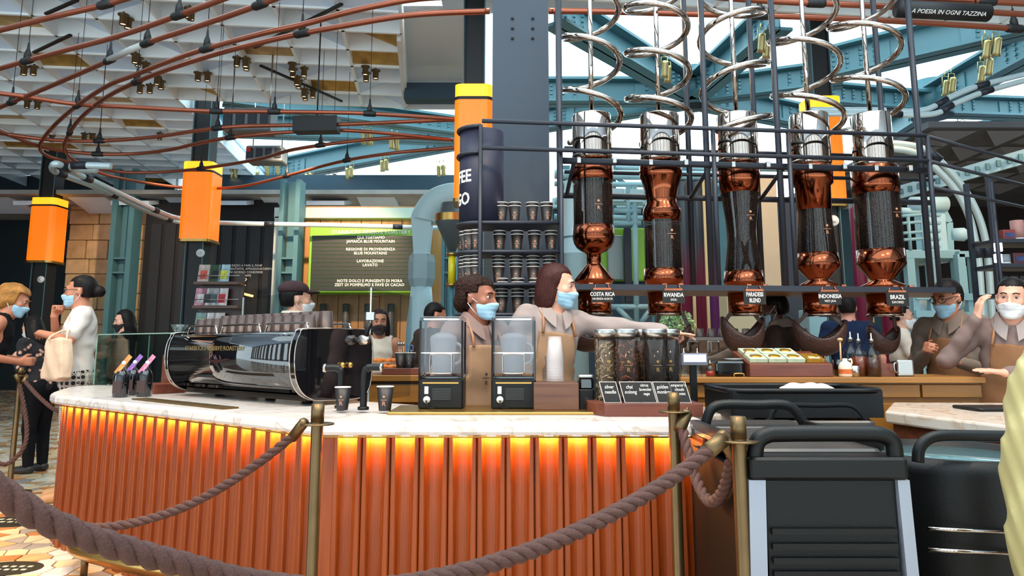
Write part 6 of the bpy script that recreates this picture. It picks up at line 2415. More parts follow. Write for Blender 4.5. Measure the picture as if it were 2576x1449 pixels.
for r_ in range(2):
    for k in range(4):
        if r_ == 1 and k == 3: continue
        c = Vector((x0 + .06 + k * .105, q.y + .075 + r_ * .115, 0))
        c.z = BBZ + .082 + (c.y - q.y) * .07 / d
        g = thing('sachet_box', 'gold and green sachet box, %s in the %s row of the mahogany tray' % (ORD[k], ('front', 'back')[r_]), 'box', c.to_tuple(), 'sachet boxes in the tray')
        R = Matrix.Rotation(tl, 4, 'X')
        MB().box(c, (.098, .108, .02), R).build('carton', M_SACH[1] if (k == 3) else M_SACH[0], g)
        MB().lathe([(.034, 0), (.034, .003)], 20, Matrix.Translation(c) @ R @ Matrix.Translation((0, .0, .0105))).build('print', M_SACH[1], g)
        MB().box(c + R @ Vector((0, -.032, .0115)), (.06, .02, .002), R).build('label', M_WHITE, g)
# planter, milk pitcher
q = onbar(2233, .12)
solo(MB().box(q + Vector((0, .04, .035)), (.085, .08, .07)), 'wood_caddy', M_MAHOG, 'small mahogany box right of the syrup bottles', 'box')
q = onbar(2281, .10)
pt = thing('milk_pitcher', 'square steel milk pitcher on the back bar before the bearded barista', 'pitcher', q.to_tuple())
MB().rbox(q + Vector((0, .04, .045)), (.095, .08, .09), .012).build('body', M_STEEL, pt)
MB().tube(spline([q + Vector((-.045, .0, .075)), q + Vector((-.07, -.01, .07)), q + Vector((-.07, -.01, .03)), q + Vector((-.045, 0, .02))], 4), .005, 8).build('handle', M_STEEL, pt)
q = onbar(2117, .2)
wk = thing('wooden_whisk', 'wooden honey dipper standing in a black pot by the sachet tray', 'utensil', q.to_tuple())
MB().lathe([(.04, 0), (.045, .09), (.04, .09), (.036, .006)], 18, Matrix.Translation(q)).build('pot', M_GLOSSBLK, wk)
MB().rod(q + Vector((0, 0, .01)), q + Vector((.0, -.01, .2)), .005, 8).build('stick', mat('pale_wood', '#c8a078', .6), wk)
MB().ball(q + Vector((0, -.01, .205)), (.016, .016, .01), 12, 8).build('knob', mat('pale_wood', '#c8a078'), wk)
# decanters and copper flask by the jars (on the bar behind)
# second espresso machine behind the silos
q = W(1740, 880, 6.2)
EZ = q.z - .25
e2 = thing('espresso_machine', 'low chrome espresso machine far behind the tea jars with cups on top', 'coffee machine', (W(1880, 880, 6.2).x, 6.4, 0))
xa2, xb2 = W(1700, 880, 6.2).x, W(2080, 880, 6.2).x
MB().box(((xa2 + xb2) / 2, 6.45, .46), (xb2 - xa2 + .2, .5, .92)).build('cabinet', M_DKWOOD, e2)
z2 = W(1740, 848, 6.2).z
MB().rbox(((xa2 + xb2) / 2, 6.42, (.93 + z2) / 2), (xb2 - xa2, .4, z2 - .93), .05).build('body', M_CHROME, e2)
for k in range(7):
    MB().rbox((xa2 + .15 + k * .17, 6.2, z2 - .08), (.09, .05, .1), .02).build('group_head', M_CHROME, e2)
c0_ = None
for k in range(12):
    x = xa2 + .06 + k * .1
    c = solo(upside_cup((0, 0, 0), .075, .042), 'cup', M_CUPB, 'dark cup standing on the chrome machine behind the silos', 'cup', 'cups on the far machine') if c0_ is None else c0_.copy()
    if c0_ is None: c0_ = c
    else: COL.objects.link(c)
    c.location = (x, 6.42, z2 + .001)

# ------------------------------------------------------------------ glass display case and bags at the left end of the bar
G_CASE = glass('case_glass', '#e3efe9', .02, .05)
a = Zp(236, 968, CT); b_ = Zp(432, 960, CT)
case = thing('display_case', 'clear glass display case at the rounded left end of the bar', 'display case', ((a + b_) / 2).to_tuple())
zt = W(300, 840, 5.3).z
cs_ = [a, a + Vector((.95, -.72, 0)), a + Vector((1.2, -.40, 0)), a + Vector((.25, .32, 0))]
for i in range(4):
    p, q = cs_[i], cs_[(i + 1) % 4]
    if i == 2: continue
    MB().bar((p.x, p.y, (CT + zt) / 2), (q.x, q.y, (CT + zt) / 2), .006, zt - CT - .002).build('pane', G_CASE, case)
for p in (cs_[0], cs_[1], cs_[3]):
    MB().bar((p.x, p.y, CT + .001), (p.x, p.y, zt), .008, .008, up=(0, 1, 0)).build('edge', mat('glass_edge', '#7f9c92', .2), case)
MB().prism([(p.x, p.y) for p in cs_], zt, zt + .006).build('lid', G_CASE, case)
MB().bar((cs_[0].x, cs_[0].y, zt + .003), (cs_[1].x, cs_[1].y, zt + .003), .006, .008).build('lid_edge', mat('glass_edge', '#7f9c92', .2), case)
# wooden steps, bags and brewer
q = W(372, 985, 4.72); q.z = CT
ws = thing('display_riser', 'stepped mahogany riser left of the espresso machine', 'riser', q.to_tuple())
MB().box(q + Vector((.02, .12, .03)), (.26, .20, .06), rotz(rt)).build('step', M_MAHOG, ws, bevel=.003)
MB().box(q + Vector((.075, .26, .12)), (.17, .16, .24), rotz(rt)).build('block', M_MAHOG, ws, bevel=.003)
bz = CT + .061
M_TAG = [mat('tag_orange', '#d98a4a', .6, 0, .5, 30), mat('tag_violet', '#8a5ea8', .6, 0, .5, 30), mat('tag_pink', '#c87a98', .6, 0, .5, 30)]
for i, (u, v, Yy, z) in enumerate(((303, 985, 4.42, CT + .001), (333, 960, 4.60, CT + .001), (364, 962, 4.48, CT + .001))):
    q = W(u, v, Yy); q.z = z
    lab = ['black coffee bag with orange tag, nearest the bar edge', 'black coffee bag with violet tag, middle of three', 'black coffee bag with pink tag beside the mahogany block'][i]
    cb = thing('coffee_bag', lab, 'bag', q.to_tuple())
    MB().lathe([(.040, 0), (.044, .006), (.044, .12), (.034, .15), (.016, .165), (.013, .185), (0, .187)], 16, Matrix.Translation(q)).build('bag', M_GLOSSBLK, cb)
    MB().box(q + Vector((0, -.044, .06)), (.05, .004, .07)).build('label', mat('brown_label', '#3a2420', .6), cb)
    R = Matrix.Rotation(math.radians(38), 4, 'Y')
    MB().box(q + Vector((.02, -.03, .19)), (.026, .004, .13), R).build('tag', M_TAG[i], cb)
    MB().lathe([(.012, 0), (.012, .002)], 16, Matrix.Translation(q + Vector((.025, -.034, .20))) @ Matrix.Rotation(math.pi / 2, 4, 'X')).build('tag_seal', M_WHITE, cb)
q = W(388, 905, 4.55); q.z = CT + .242
cx_ = thing('pour_over_flask', 'hourglass glass coffee brewer with wooden collar on the mahogany block', 'coffee brewer', q.to_tuple())
q = Vector((cs_[0].x * 0 + ws.location.x + .055, ws.location.y + .26, CT + .241))
ORG[cx_.name] = Vector(q); cx_.location = q
MB().lathe([(.055, 0), (.058, .01), (.05, .07), (.024, .115), (.024, .13), (.06, .2), (.058, .2), (.022, .13), (.022, .115), (.048, .07), (.054, .012)], 24, Matrix.Translation(q), True, False).build('glass', G_CASE, cx_)
MB().lathe([(.028, .105), (.032, .122), (.028, .14)], 24, Matrix.Translation(q), True, False).build('wood_collar', mat('collar_wood', '#b98a58', .5), cx_)

# ------------------------------------------------------------------ magazine stand
MY = 13.0
ms = thing('magazine_stand', 'wooden wall rack with three shelves of magazines', 'magazine rack', (W(545, 800, MY).x, MY + .2, 0))
x0, x1 = W(486, 750, MY).x, W(600, 750, MY).x
MB().box(((x0 + x1) / 2, MY + .25, 1.25), (x1 - x0, .04, 2.5)).build('back', M_DKWOOD, ms)
for k, v in enumerate((712, 772, 835)):
    z = W(545, v, MY).z
    MB().box(((x0 + x1) / 2, MY + .1, z), (x1 - x0, .26, .05)).build('shelf', M_WALNUT, ms)
    MB().rod((x0, MY - .01, z + .13), (x1, MY - .01, z + .13), .008, 6).build('wire', M_STEEL, ms)
MAGC = [('#c8b8b0', '#d85a48'), ('#2c4a34', '#1a2018'), ('#a8c8d8', '#e8d840'), ('#d898a8', '#f0e0d8'), ('#d8d8d4', '#383838'), ('#b0b4b8', '#505860'), ('#e8d8d8', '#c82838'), ('#88a8a0', '#c8d878'), ('#e8dcd8', '#c06a78'), ('#d8ccc8', '#a86858')]
MAGL = ['portrait cover with red corner', 'dark green cover', 'pale blue cover with yellow dot', 'pink cover', 'white cover with dark figure', 'grey cover', 'white cover with red fruit', 'teal and lime cover', 'pale cover with pink patch', 'beige cover with brown patch']
k = 0
for row, us in ((712, (505, 534, 556)), (772, (497, 514, 530, 551)), (835, (497, 518, 542))):
    for u in us:
        z = W(u, row, MY).z + .027
        x = W(u, row, MY).x
        mg = thing('magazine', 'magazine with %s in the wall rack' % MAGL[k], 'magazine', (x, MY + .03, z))
        T = Matrix.Translation((x, MY + .08, z)) @ Matrix.Rotation(-.2, 4, 'X')
        MB().box((0, 0, .0), (.001, .001, .001), None)
        m = MB().box((0, 0, .16), (.2, .012, .32)); m.v = [tuple(T @ Vector(v)) for v in m.v]
        m.build('cover', mat('mag_a%d' % k, MAGC[k][0], .4, 0, .35, 12), mg)
        m = MB().box((.0, -.008, .13), (.12, .004, .16)); m.v = [tuple(T @ Vector(v)) for v in m.v]
        m.build('cover_picture', mat('mag_b%d' % k, MAGC[k][1], .4, 0, .5, 18), mg)
        k += 1

# ------------------------------------------------------------------ green departure board
GY_ = 15.4
M_GREEN = mat('lime_paint', '#7fb52e', .45)
def bx(u0, v0, u1, v1): return prect(u0, v0, u1, v1, GY_)
x0, x1, z0, z1 = bx(776, 571, 1062, 736)
board = thing('flip_board', 'lime green flip board listing the coffee roasted today', 'board', ((x0 + x1) / 2, GY_, z0))
MB().box(((x0 + x1) / 2, GY_ + .4, (z0 + z1) / 2), (x1 - x0, .79, z1 - z0)).build('frame', M_GREEN, board, bevel=.02)
xi0, xi1, zi0, zi1 = bx(783, 593, 1055, 732)
nrow = 14
for r_ in range(nrow):
    za = zi1 - (zi1 - zi0) * r_ / nrow
    zb_ = zi1 - (zi1 - zi0) * (r_ + 1) / nrow + .012
    MB().box(((xi0 + xi1) / 2, GY_ + .0, (za + zb_) / 2), (xi1 - xi0, .04, za - zb_)).build('flap_row', mat('flap_black', '#20231f', .5, 0, .2, 30), board)
BT = [(0, 'QUI TOSTIAMO'), (1, 'JAMAICA BLUE MOUNTAIN'), (3, 'REGIONE DI PROVENIENZA'), (4, 'BLUE MOUNTAINS'), (6, 'LAVORAZIONE'), (7, 'LAVATO'), (11, 'NOTE DOLCI E PUNGENTI DI MORA'), (12, 'ZEST DI POMPELMO E FAVE DI CACAO')]
xc = W(932, 650, GY_).x
for r_, s_ in BT:
    z = zi1 - (zi1 - zi0) * (r_ + .5) / nrow
    text(s_, 'flap_lettering', M_LETTER, board, (xc, GY_ - .022, z), 0, .085, width=.92, space=1.08, bold=.002)
text('STARBUCKS RESERVE ROASTERY', 'header_lettering', M_LETTER, board, (xc, GY_ - .002, W(932, 584, GY_).z), 0, .105, width=1.0, space=1.1, bold=.003)
# grey cylindrical uprights on the oak wall
for i, u in enumerate((812, 870, 925, 983)):
    x = W(u, 790, 16.0).x
    za, zb_ = W(u, 764, 16.0).z, 0.02
    solo(MB().lathe([(.075, zb_), (.075, za - .02), (.06, za)], 16, Matrix.Translation((x, 16.0, 0))), 'grey_tube', mat('grey_tube_paint', '#4c4a4c', .5), 'grey tube standing at the oak wall, %s from the left' % ORD[i], 'tube')

# ------------------------------------------------------------------ pale duct, cone roaster, far machines
DY = 12.0
du = thing('air_duct', 'pale blue air duct with elbow and cage beside the green board', 'duct', (W(1075, 820, DY).x, DY, 0))
k_ = DY / FPX
def dp(u, v): return W(u, v, DY)
el = spline([dp(1170, 492), dp(1130, 494), dp(1095, 508), dp(1072, 538), dp(1066, 556)], 6)
MB().tube(el, .3, 20, rs=[(34 + 0 * i) * k_ for i in range(len(el))]).build('elbow', M_PALE, du)
c = dp(1062, 600)
def zv(v): return W(1062, v, DY).z
MB().lathe([(36 * k_, zv(548)), (38 * k_, zv(552)), (36 * k_, zv(556)), (27 * k_, zv(636)), (31 * k_, zv(641))][::-1], 4, Matrix.Translation((c.x, DY, 0)) @ rotz(math.pi / 4), False).build('taper', M_PALE, du)
MB().lathe([(30 * k_, zv(641)), (34 * k_, zv(660)), (34 * k_, zv(702)), (28 * k_, zv(722))][::-1], 6, Matrix.Translation((c.x, DY, 0)), False).build('cage', mat('cage_mesh', '#8fa6ac', .5), du)
MB().lathe([(26 * k_, zv(722)), (30 * k_, zv(770)), (36 * k_, zv(826)), (38 * k_, 0.0)][::-1], 24, Matrix.Translation((c.x, DY, 0))).build('stack', M_PALE, du)
Y = 10.9
q = W(1138, 580, Y)
k_ = Y / FPX
rs_ = thing('roaster_hopper', 'brass-rimmed cone hopper left of the cup drum', 'hopper', (q.x, Y, W(1138, 640, Y).z))
zf = lambda v: W(1138, v, Y).z
MB().lathe([(8 * k_, zf(636)), (40 * k_, zf(566)), (44 * k_, zf(560)), (44 * k_, zf(540)), (38 * k_, zf(538)), (30 * k_, zf(512))], 28, Matrix.Translation((q.x, Y, 0))).build('cone', mat('grey_hopper', '#59666a', .4, .3), rs_)
MB().lathe([(44.6 * k_, zf(559)), (44.6 * k_, zf(541))], 28, Matrix.Translation((q.x, Y, 0)), True, False).build('brass_band', M_BRASS, rs_)
MB().rod((q.x, Y, 0), (q.x, Y, zf(634)), .06, 12).build('stand', M_TEAL, rs_)
q = W(1137, 680, 9.6)
yl = thing('sight_glass', 'yellow glass cylinder with brass ends left of the cup stacks', 'sight glass', (q.x, 9.6, W(1137, 725, 9.6).z))
zf = lambda v: W(1137, v, 9.6).z
MB().lathe([(.05, zf(715)), (.05, zf(642))], 16, Matrix.Translation((q.x, 9.6, 0))).build('tube', mat('yellow_glass', '#e0c91e', .2), yl)
for v in (640, 717):
    MB().lathe([(.075, zf(v) - .02), (.075, zf(v) + .02)], 16, Matrix.Translation((q.x, 9.6, 0))).build('brass_end', M_BRASS, yl)
MB().rod((q.x, 9.6, 0), (q.x, 9.6, zf(720)), .03, 10).build('stem', M_TEAL, yl)


def upr(name, u0, v0, u1, v1, Y, m, label, cat, d=.3, floor_=True, bev=.01):
    x0, x1, z0, z1 = prect(u0, v0, u1, v1, Y)
    if floor_: z0 = 0.0
    return solo(MB().box(((x0 + x1) / 2, Y + d / 2, (z0 + z1) / 2), (x1 - x0, d, z1 - z0)), name, m, label, cat, bevel=bev)


# big pale pipe beside the rack, green roaster body
q = W(1447, 600, 10.2)
bp_ = thing('vent_pipe', 'thick pale vent pipe between rack post and first silo', 'pipe', (q.x, 10.2, 0))
zf = lambda v: W(1447, v, 10.2).z
k_ = 10.2 / FPX
MB().lathe([(30 * k_, 0), (30 * k_, zf(642)), (33 * k_, zf(640)), (33 * k_, zf(636)), (30 * k_, zf(634)), (30 * k_, zf(500)), (24 * k_, zf(455))], 24, Matrix.Translation((q.x, 10.2, 0))).build('pipe', M_PALE, bp_)
MB().lathe([(31.5 * k_, zf(600)), (31.5 * k_, zf(596))], 24, Matrix.Translation((q.x, 10.2, 0)), True, False).build('seam', M_TEAL, bp_)
x0, x1, z0, z1 = prect(1475, 572, 1640, 706, 11.2)
gr_ = thing('green_roaster', 'lime green roaster housing with rounded glass window behind the silos', 'roaster', ((x0 + x1) / 2, 11.5, 0))
MB().box(((x0 + x1) / 2, 11.5, (z0 + z1) / 2), (x1 - x0, .5, z1 - z0)).build('housing', M_GREEN, gr_, bevel=.03)
MB().box(((x0 + x1) / 2, 11.55, z0 / 2), (x1 - x0, .4, z0)).build('plinth', M_DARKBLUE, gr_)
wx0, wx1, wz0, wz1 = prect(1528, 592, 1568, 704, 11.18)
MB().rbox(((wx0 + wx1) / 2, 11.2, (wz0 + wz1) / 2), (wx1 - wx0, .06, wz1 - wz0), .02, M=None).build('window', mat('grey_pane', '#7d8a88', .1), gr_)
for (u0, u1) in ((1571, 1588),):
    a0, a1, b0, b1 = prect(u0, 574, u1, 760, 11.1)
    MB().box(((a0 + a1) / 2, 11.1, (b0 + b1) / 2), (a1 - a0, .1, b1 - b0)).build('chute', M_RACK, gr_)
# pale scaffold round the roaster
sc_ = thing('pipe_scaffold', 'pale blue tube scaffold in front of the green roaster', 'scaffold', (W(1600, 780, 10.6).x, 10.6, 0))
def sq(u, v): return W(u, v, 10.6)
for a, b in (((1596, 470), (1602, 830)), ((1545, 562), (1612, 562)), ((1530, 772), (1640, 772)), ((1553, 774), (1590, 812)), ((1640, 774), (1612, 812)), ((1580, 470), (1582, 560)), ((1546, 492), (1660, 500)), ((1546, 530), (1612, 532))):
    MB().rod(sq(*a), sq(*b), .04, 10).build('tube', M_MACH, sc_)
MB().rod(sq(1602, 830), (sq(1602, 830).x, 10.6, 0), .04, 10).build('tube', M_MACH, sc_)
for (u, v) in ((1552, 492), (1600, 494), (1640, 500)):
    MB().rbox(sq(u, v), (.2, .1, .2), .02).build('junction', M_PALE, sc_)


# tall dark tubes shading from navy to wine red
def grad(name, top_, bot, z0, z1):
    m = bpy.data.materials.new(name)
    m.use_nodes = True
    nt = m.node_tree
    b = nt.nodes['Principled BSDF']
    b.inputs['Roughness'].default_value = .35
    tc = nt.nodes.new('ShaderNodeTexCoord')
    sp = nt.nodes.new('ShaderNodeSeparateXYZ')
    mr = nt.nodes.new('ShaderNodeMapRange')
    mr.inputs[1].default_value = z0
    mr.inputs[2].default_value = z1
    rp = nt.nodes.new('ShaderNodeValToRGB')
    rp.color_ramp.elements[0].color = lin(bot)
    rp.color_ramp.elements[1].color = lin(top_)
    nt.links.new(tc.outputs['Object'], sp.inputs[0])
    nt.links.new(sp.outputs[2], mr.inputs[0])
    nt.links.new(mr.outputs[0], rp.inputs[0])
    nt.links.new(rp.outputs[0], b.inputs['Base Color'])
    return m


GRD = [grad('navy_wine', '#1d2833', '#6a1434', 1.9, 2.5), grad('navy_plum', '#1d2833', '#552057', 1.9, 2.4), grad('wine', '#5c1432', '#7a1a3c', 0, 3)]
for i, (u, r_, mi, lab) in enumerate(((1722, 20, 0, 'tall painted tube, navy above and wine red below, leftmost behind the silos'), (1757, 17, 0, 'tall painted tube, navy above and wine below, second behind the silos'),
                                      (1787, 18, 1, 'tall painted tube, navy above and plum below, behind the third silo'), (2160, 16, 2, 'wine red tube left of the fifth silo'), (2226, 20, 2, 'wine red tube right of the fifth silo foot'))):
    q = W(u, 640, 9.0)
    zt_ = W(u, 455 if i < 3 else 520, 9.0).z
    r_ = r_ * 9.0 / FPX
    solo(MB().lathe([(r_, 0), (r_, zt_ - .03), (r_ * .9, zt_)], 20, Matrix.Translation((q.x, 9.0, 0))), 'painted_tube', GRD[mi], lab, 'tube')
for i, u in enumerate((1742, 1776, 2182)):
    q = W(u, 640, 8.8)
    solo(MB().box((q.x, 8.8, W(u, 450, 8.8).z / 2), (.035, .035, W(u, 450, 8.8).z)), 'gold_strip', mat('pale_gold', '#b59a6e', .4, .5), ['thin gold upright between the navy tubes, left', 'thin gold upright between the navy tubes, right', 'thin gold upright beside the fifth silo'][i], 'upright')
upr('beige_screen_wall', 1912, 446, 1960, 735, 8.6, mat('beige_panel', '#b9a084', .6, 0, .1, 2), 'tall beige panel between the third and fourth silos', 'panel', .3)
upr('beige_cabinet', 1830, 738, 1905, 842, 7.6, mat('beige_cabinet', '#c2ad88', .6), 'low beige cabinet behind the crouching barista', 'cabinet', .3)
upr('teal_cabinet', 2036, 778, 2082, 845, 8.2, M_MACH, 'pale teal cabinet behind the INDONESIA scoop', 'cabinet', .3)
upr('dark_cabinet', 1970, 500, 2030, 740, 8.9, M_RACK, 'dark machine cabinet right of the tall beige panel', 'cabinet', .3)
# stand-in for daylit foliage outside a window; pot and stem added
q = W(1700, 815, 8.4)
bu = thing('daylit_foliage', 'pale bush standing in for daylit foliage outside, behind the pointing hand', 'plant', (q.x, 8.4, 0))
MB().lathe([(.16, 0), (.2, .4), (.18, .42)], 20, Matrix.Translation((q.x, 8.4, 0))).build('pot', M_WHITE, bu)
MB().rod((q.x, 8.4, .3), (q.x, 8.4, q.z), .02, 8).build('stem', M_DKWOOD, bu)
rr_ = random.Random(4)
m = MB()
for k in range(500):
    d = Vector((rr_.gauss(0, 1), rr_.gauss(0, 1), rr_.gauss(0, 1))).normalized() * rr_.uniform(.4, 1) ** .5
    c = Vector((q.x + d.x * .22, 8.4 + d.y * .2, q.z + d.z * .16))
    t = Vector((rr_.gauss(0, 1), rr_.gauss(0, 1), rr_.gauss(0, 1))).normalized() * .03
    s = t.cross(Vector((rr_.gauss(0, 1), rr_.gauss(0, 1), 1))).normalized() * .012
    m.add([c - t, c + s, c + t, c - s], [(0, 1, 2, 3)])
o = m.build('foliage', mat('leaf_daylit', '#a8c890', .6, 0, .3, 10), bu)  # outdoor daylight put into the pale leaf colour
o['kind'] = 'stuff'

# roasting platform at the right
PY = 10.2
rp_ = thing('roasting_platform', 'pale teal steel platform with railings and roasting machine at the right', 'platform', (W(2330, 700, PY).x, PY + .5, 0))
def pq(u, v, d=0.0): return W(u, v, PY + d)
x0, x1, z0, z1 = prect(2258, 628, 2345, 650, PY)
MB().box(((x0 + x1) / 2 + .15, PY + .5, (z0 + z1) / 2), (x1 - x0 + .5, 1.0, z1 - z0)).build('deck', M_MACH, rp_, bevel=.01)
for (u, d) in ((2290, 0), (2345, 0), (2410, 0), (2300, 1), (2420, 1)):
    p = pq(u, 650, d)
    MB().box((p.x, p.y + .05, z0 / 2), (.11, .11, z0)).build('leg', M_MACH, rp_)
for v in (545, 563, 588, 605):
    MB().rod(pq(2254, v), pq(2330, v - 6), .022, 8).build('rail', M_MACH, rp_)
for u in (2256, 2284, 2318, 2330):
    a = pq(u, 545)
    MB().rod(a, (a.x, a.y, z1), .024, 8).build('baluster', M_MACH, rp_)
fr_ = [pq(2338, 512, .3), pq(2362, 512, .3), pq(2386, 560, .3), pq(2390, 648, .3)]
for a, b in zip(fr_, fr_[1:]):
    MB().bar(a, b, .07, .09).build('guard_frame', M_MACH, rp_)
MB().lathe([(.11, 0), (.11, .5)], 18, Matrix.Translation(pq(2292, 514, .2)) @ Matrix.Rotation(math.pi / 2, 4, 'Y')).build('motor', M_PALE, rp_)
MB().box(pq(2342, 590, .35), (.30, .3, .85)).build('drum_box', M_PALE, rp_, bevel=.02)
for k in range(6):
    MB().box(pq(2352, 540 + k * 20, .19), (.16, .03, .035)).build('rung', M_MACH, rp_)
MB().lathe([(.09, 0), (.1, .18), (.06, .24)], 16, Matrix.Translation(pq(2392, 590, .3)) @ Matrix.Rotation(math.pi / 2, 4, 'Y')).build('blower', M_PALE, rp_)
MB().rod(pq(2250, 530, .2), pq(2312, 532, .2), .05, 10).build('feed_pipe', M_PALE, rp_)
# machine frame under it
for (u, v0) in ((2412, 640), (2446, 640)):
    a = pq(u, v0, -.4)
    MB().bar((a.x, a.y, 0), (a.x, a.y, a.z), .1, .1, up=(0, 1, 0)).build('frame_post', M_MACH, rp_)
MB().bar(pq(2408, 640, -.4), pq(2452, 640, -.4), .1, .08).build('frame_head', M_MACH, rp_)
pk = thing('packing_machine', 'pale teal packing machine with doors behind the bearded barista', 'machine', (W(2430, 760, 8.6).x, 8.6, 0))
x0, x1, z0, z1 = prect(2300, 738, 2480, 850, 8.6)
for (a, b) in (((2300, 745), (2480, 748)), ((2300, 790), (2480, 795))):
    MB().bar(W(*a, 8.6), W(*b, 8.6), .08, .08).build('beam', M_MACH, pk)
for u in (2302, 2345, 2392, 2440, 2478):
    p = W(u, 740, 8.6)
    MB().box((p.x, 8.62, p.z / 2), (.07, .07, p.z)).build('post', M_MACH, pk)
for i, (u0, u1) in enumerate(((2306, 2342), (2396, 2436), (2444, 2476))):
    a0, a1, b0, b1 = prect(u0, 748, u1, 860, 8.66)
    MB().box(((a0 + a1) / 2, 8.7, (b0 + b1) / 2), (a1 - a0, .02, b1 - b0)).build('door', mat('milky_door', '#b9cdd2', .25), pk)

# ------------------------------------------------------------------ right-hand shop shelf
RSY = 6.0
sf = thing('shop_shelf', 'dark shelf with merchandise at the right edge', 'shelf', (W(2570, 700, RSY).x, RSY, 0))
xa = W(2505, 650, RSY).x
for v in (606, 668, 742):
    z = W(2540, v, RSY).z
    MB().box((xa + .45, RSY + .15, z), (.9, .36, .03)).build('board', M_RACK, sf)
for dx in (.0, .88):
    for dy in (0, .3):
        MB().box((xa + dx, RSY + dy, 1.3), (.035, .035, 2.6)).build('upright', M_RACK, sf)
GOODS = [(2536, 606, .055, .09, 'red and blue carton leaning on the upper shop shelf', 'carton', '#8a3030', 'box'), (2562, 606, .05, .17, 'dusty pink canister on the upper shop shelf', 'canister', '#b07a70', 'cyl'),
         (2526, 668, .05, .085, 'grey tin on the middle shop shelf', 'tin', '#8a9296', 'cyl'), (2562, 668, .055, .1, 'dark red packet on the middle shop shelf', 'packet', '#5a2a2c', 'box'),
         (2524, 742, .04, .15, 'black coffee bag with cream label on the lower shop shelf, left', 'coffee bag', '#1c1a1c', 'bag'), (2550, 742, .04, .15, 'black coffee bag with cream label on the lower shop shelf, middle', 'coffee bag', '#1c1a1c', 'bag'),
         (2576, 742, .04, .15, 'black coffee bag with cream label on the lower shop shelf, right', 'coffee bag', '#1c1a1c', 'bag')]
for (u, v, r_, h, lab, cat, col_, kd) in GOODS:
    z = W(2540, v, RSY).z + .016
    x = W(u, v, RSY + .1).x
    g = thing(cat.replace(' ', '_'), lab, cat, (x, RSY + .1, z))
    mm = mat('goods_' + lab[:14], col_, .5, 0, .1, 12)
    if kd == 'cyl':
        MB().lathe([(r_, z), (r_, z + h), (r_ * .9, z + h), (r_ * .88, z + h - .01)], 20, Matrix.Translation((x, RSY + .1, 0))).build('body', mm, g)
        MB().lathe([(r_ * 1.01, z + .008), (r_ * 1.01, z + .02)], 20, Matrix.Translation((x, RSY + .1, 0)), True, False).build('band', M_CUPW, g)
    else:
        MB().rbox((x, RSY + .1, z + h / 2), (r_ * 2, .06, h), .008).build('body', mm, g)
        MB().box((x, RSY + .068, z + h * .5), (r_ * 1.3, .004, h * .4)).build('label', mat('cream_label', '#cbb89a', .6) if kd == 'bag' else mat('blue_print', '#3a4a7a', .6, 0, .5, 20), g)
for i, v in enumerate((622, 650)):
    p = W(2511, v, RSY - .03)
    solo(MB().rbox(p, (.06, .03, .07), .008), 'shelf_light', mat('cool_light', '#dfe8ff', .4, emit=2.0), ['upper small white light on the shop shelf post', 'lower small white light on the shop shelf post'][i], 'light')

# ------------------------------------------------------------------ copper bean pipes under the ceiling
PZ = 4.2
PIPES = [
    ('copper pipe cutting the top left corner, highest of all', [(-60, 92), (0, 76), (130, 43), (250, 15), (330, -8), (420, -40)], [(265, 12)]),
    ('copper pipe rising across the upper left, second from the top', [(-60, 192), (0, 172), (150, 130), (300, 90), (450, 38), (570, -6), (680, -50)], [(70, 150), (440, 40)]),
    ('copper pipe with a clear section rising across the upper left', [(-60, 300), (0, 270), (100, 228), (200, 185), (290, 145), (370, 108), (470, 75), (580, 38), (690, -2), (780, -40)], [(25, 258), (272, 152), (375, 105), (650, 14)]),
    ('copper pipe looping down at the left and back along the skylight', [(1320, -20), (1200, -12), (1050, -3), (950, 14), (870, 32), (760, 62), (660, 84), (520, 122), (430, 152), (340, 188), (270, 216), (195, 265), (140, 312), (105, 355), (104, 380), (130, 396), (200, 415), (280, 443), (400, 465), (500, 474), (600, 470), (700, 448), (850, 408), (980, 386), (1140, 372), (1230, 366)], [(520, 122), (200, 262), (725, 440), (880, 402)]),
    ('copper pipe looping inside the longest loop, ending at the pillar', [(1232, 28), (1100, 33), (1000, 42), (870, 64), (760, 84), (660, 106), (550, 134), (430, 172), (330, 212), (260, 250), (200, 300), (168, 348), (164, 378), (190, 405), (250, 424), (330, 434), (450, 430), (560, 416), (660, 398), (740, 376), (880, 356), (1010, 346), (1130, 352)], [(765, 82), (350, 207), (172, 335), (508, 422), (800, 368)]),
    ('nearly level copper pipe behind the loops', [(-60, 228), (40, 240), (190, 262), (300, 268), (450, 276), (545, 280), (690, 281), (840, 283), (930, 286), (1140, 299), (1220, 303)], [(545, 280), (685, 279), (928, 284)]),
    ('copper pipe bowed slightly down behind the loops', [(-60, 326), (0, 335), (100, 349), (200, 355), (300, 352), (400, 343), (500, 328), (600, 318), (740, 315), (860, 313), (1000, 307), (1140, 301), (1220, 298)], [(240, 352), (545, 322)]),
    ('copper pipe sweeping low at left and rising to the pillar', [(-60, 300), (0, 330), (40, 346), (100, 368), (180, 382), (260, 388), (350, 386), (430, 376), (500, 360), (580, 346), (700, 334), (840, 328), (930, 332), (1040, 342), (1140, 352)], [(240, 387), (578, 346), (840, 328)]),
    ('copper pipe running right from the pillar behind the spirals, upper', [(1380, 28), (1500, 29), (1620, 32), (1760, 36), (2000, 42), (2300, 56), (2640, 78)], [(1890, 40), (2540, 70)]),
    ('copper pipe running right from the pillar behind the spirals, topmost', [(1700, -24), (1800, -8), (1960, 4), (2100, 10), (2260, 18), (2480, 30), (2640, 40)], [(2050, 8)]),
    ('copper pipe at the top right corner above the lettered tube', [(2180, -16), (2300, -4), (2450, 2), (2640, 12)], [(2500, 4)]),
]
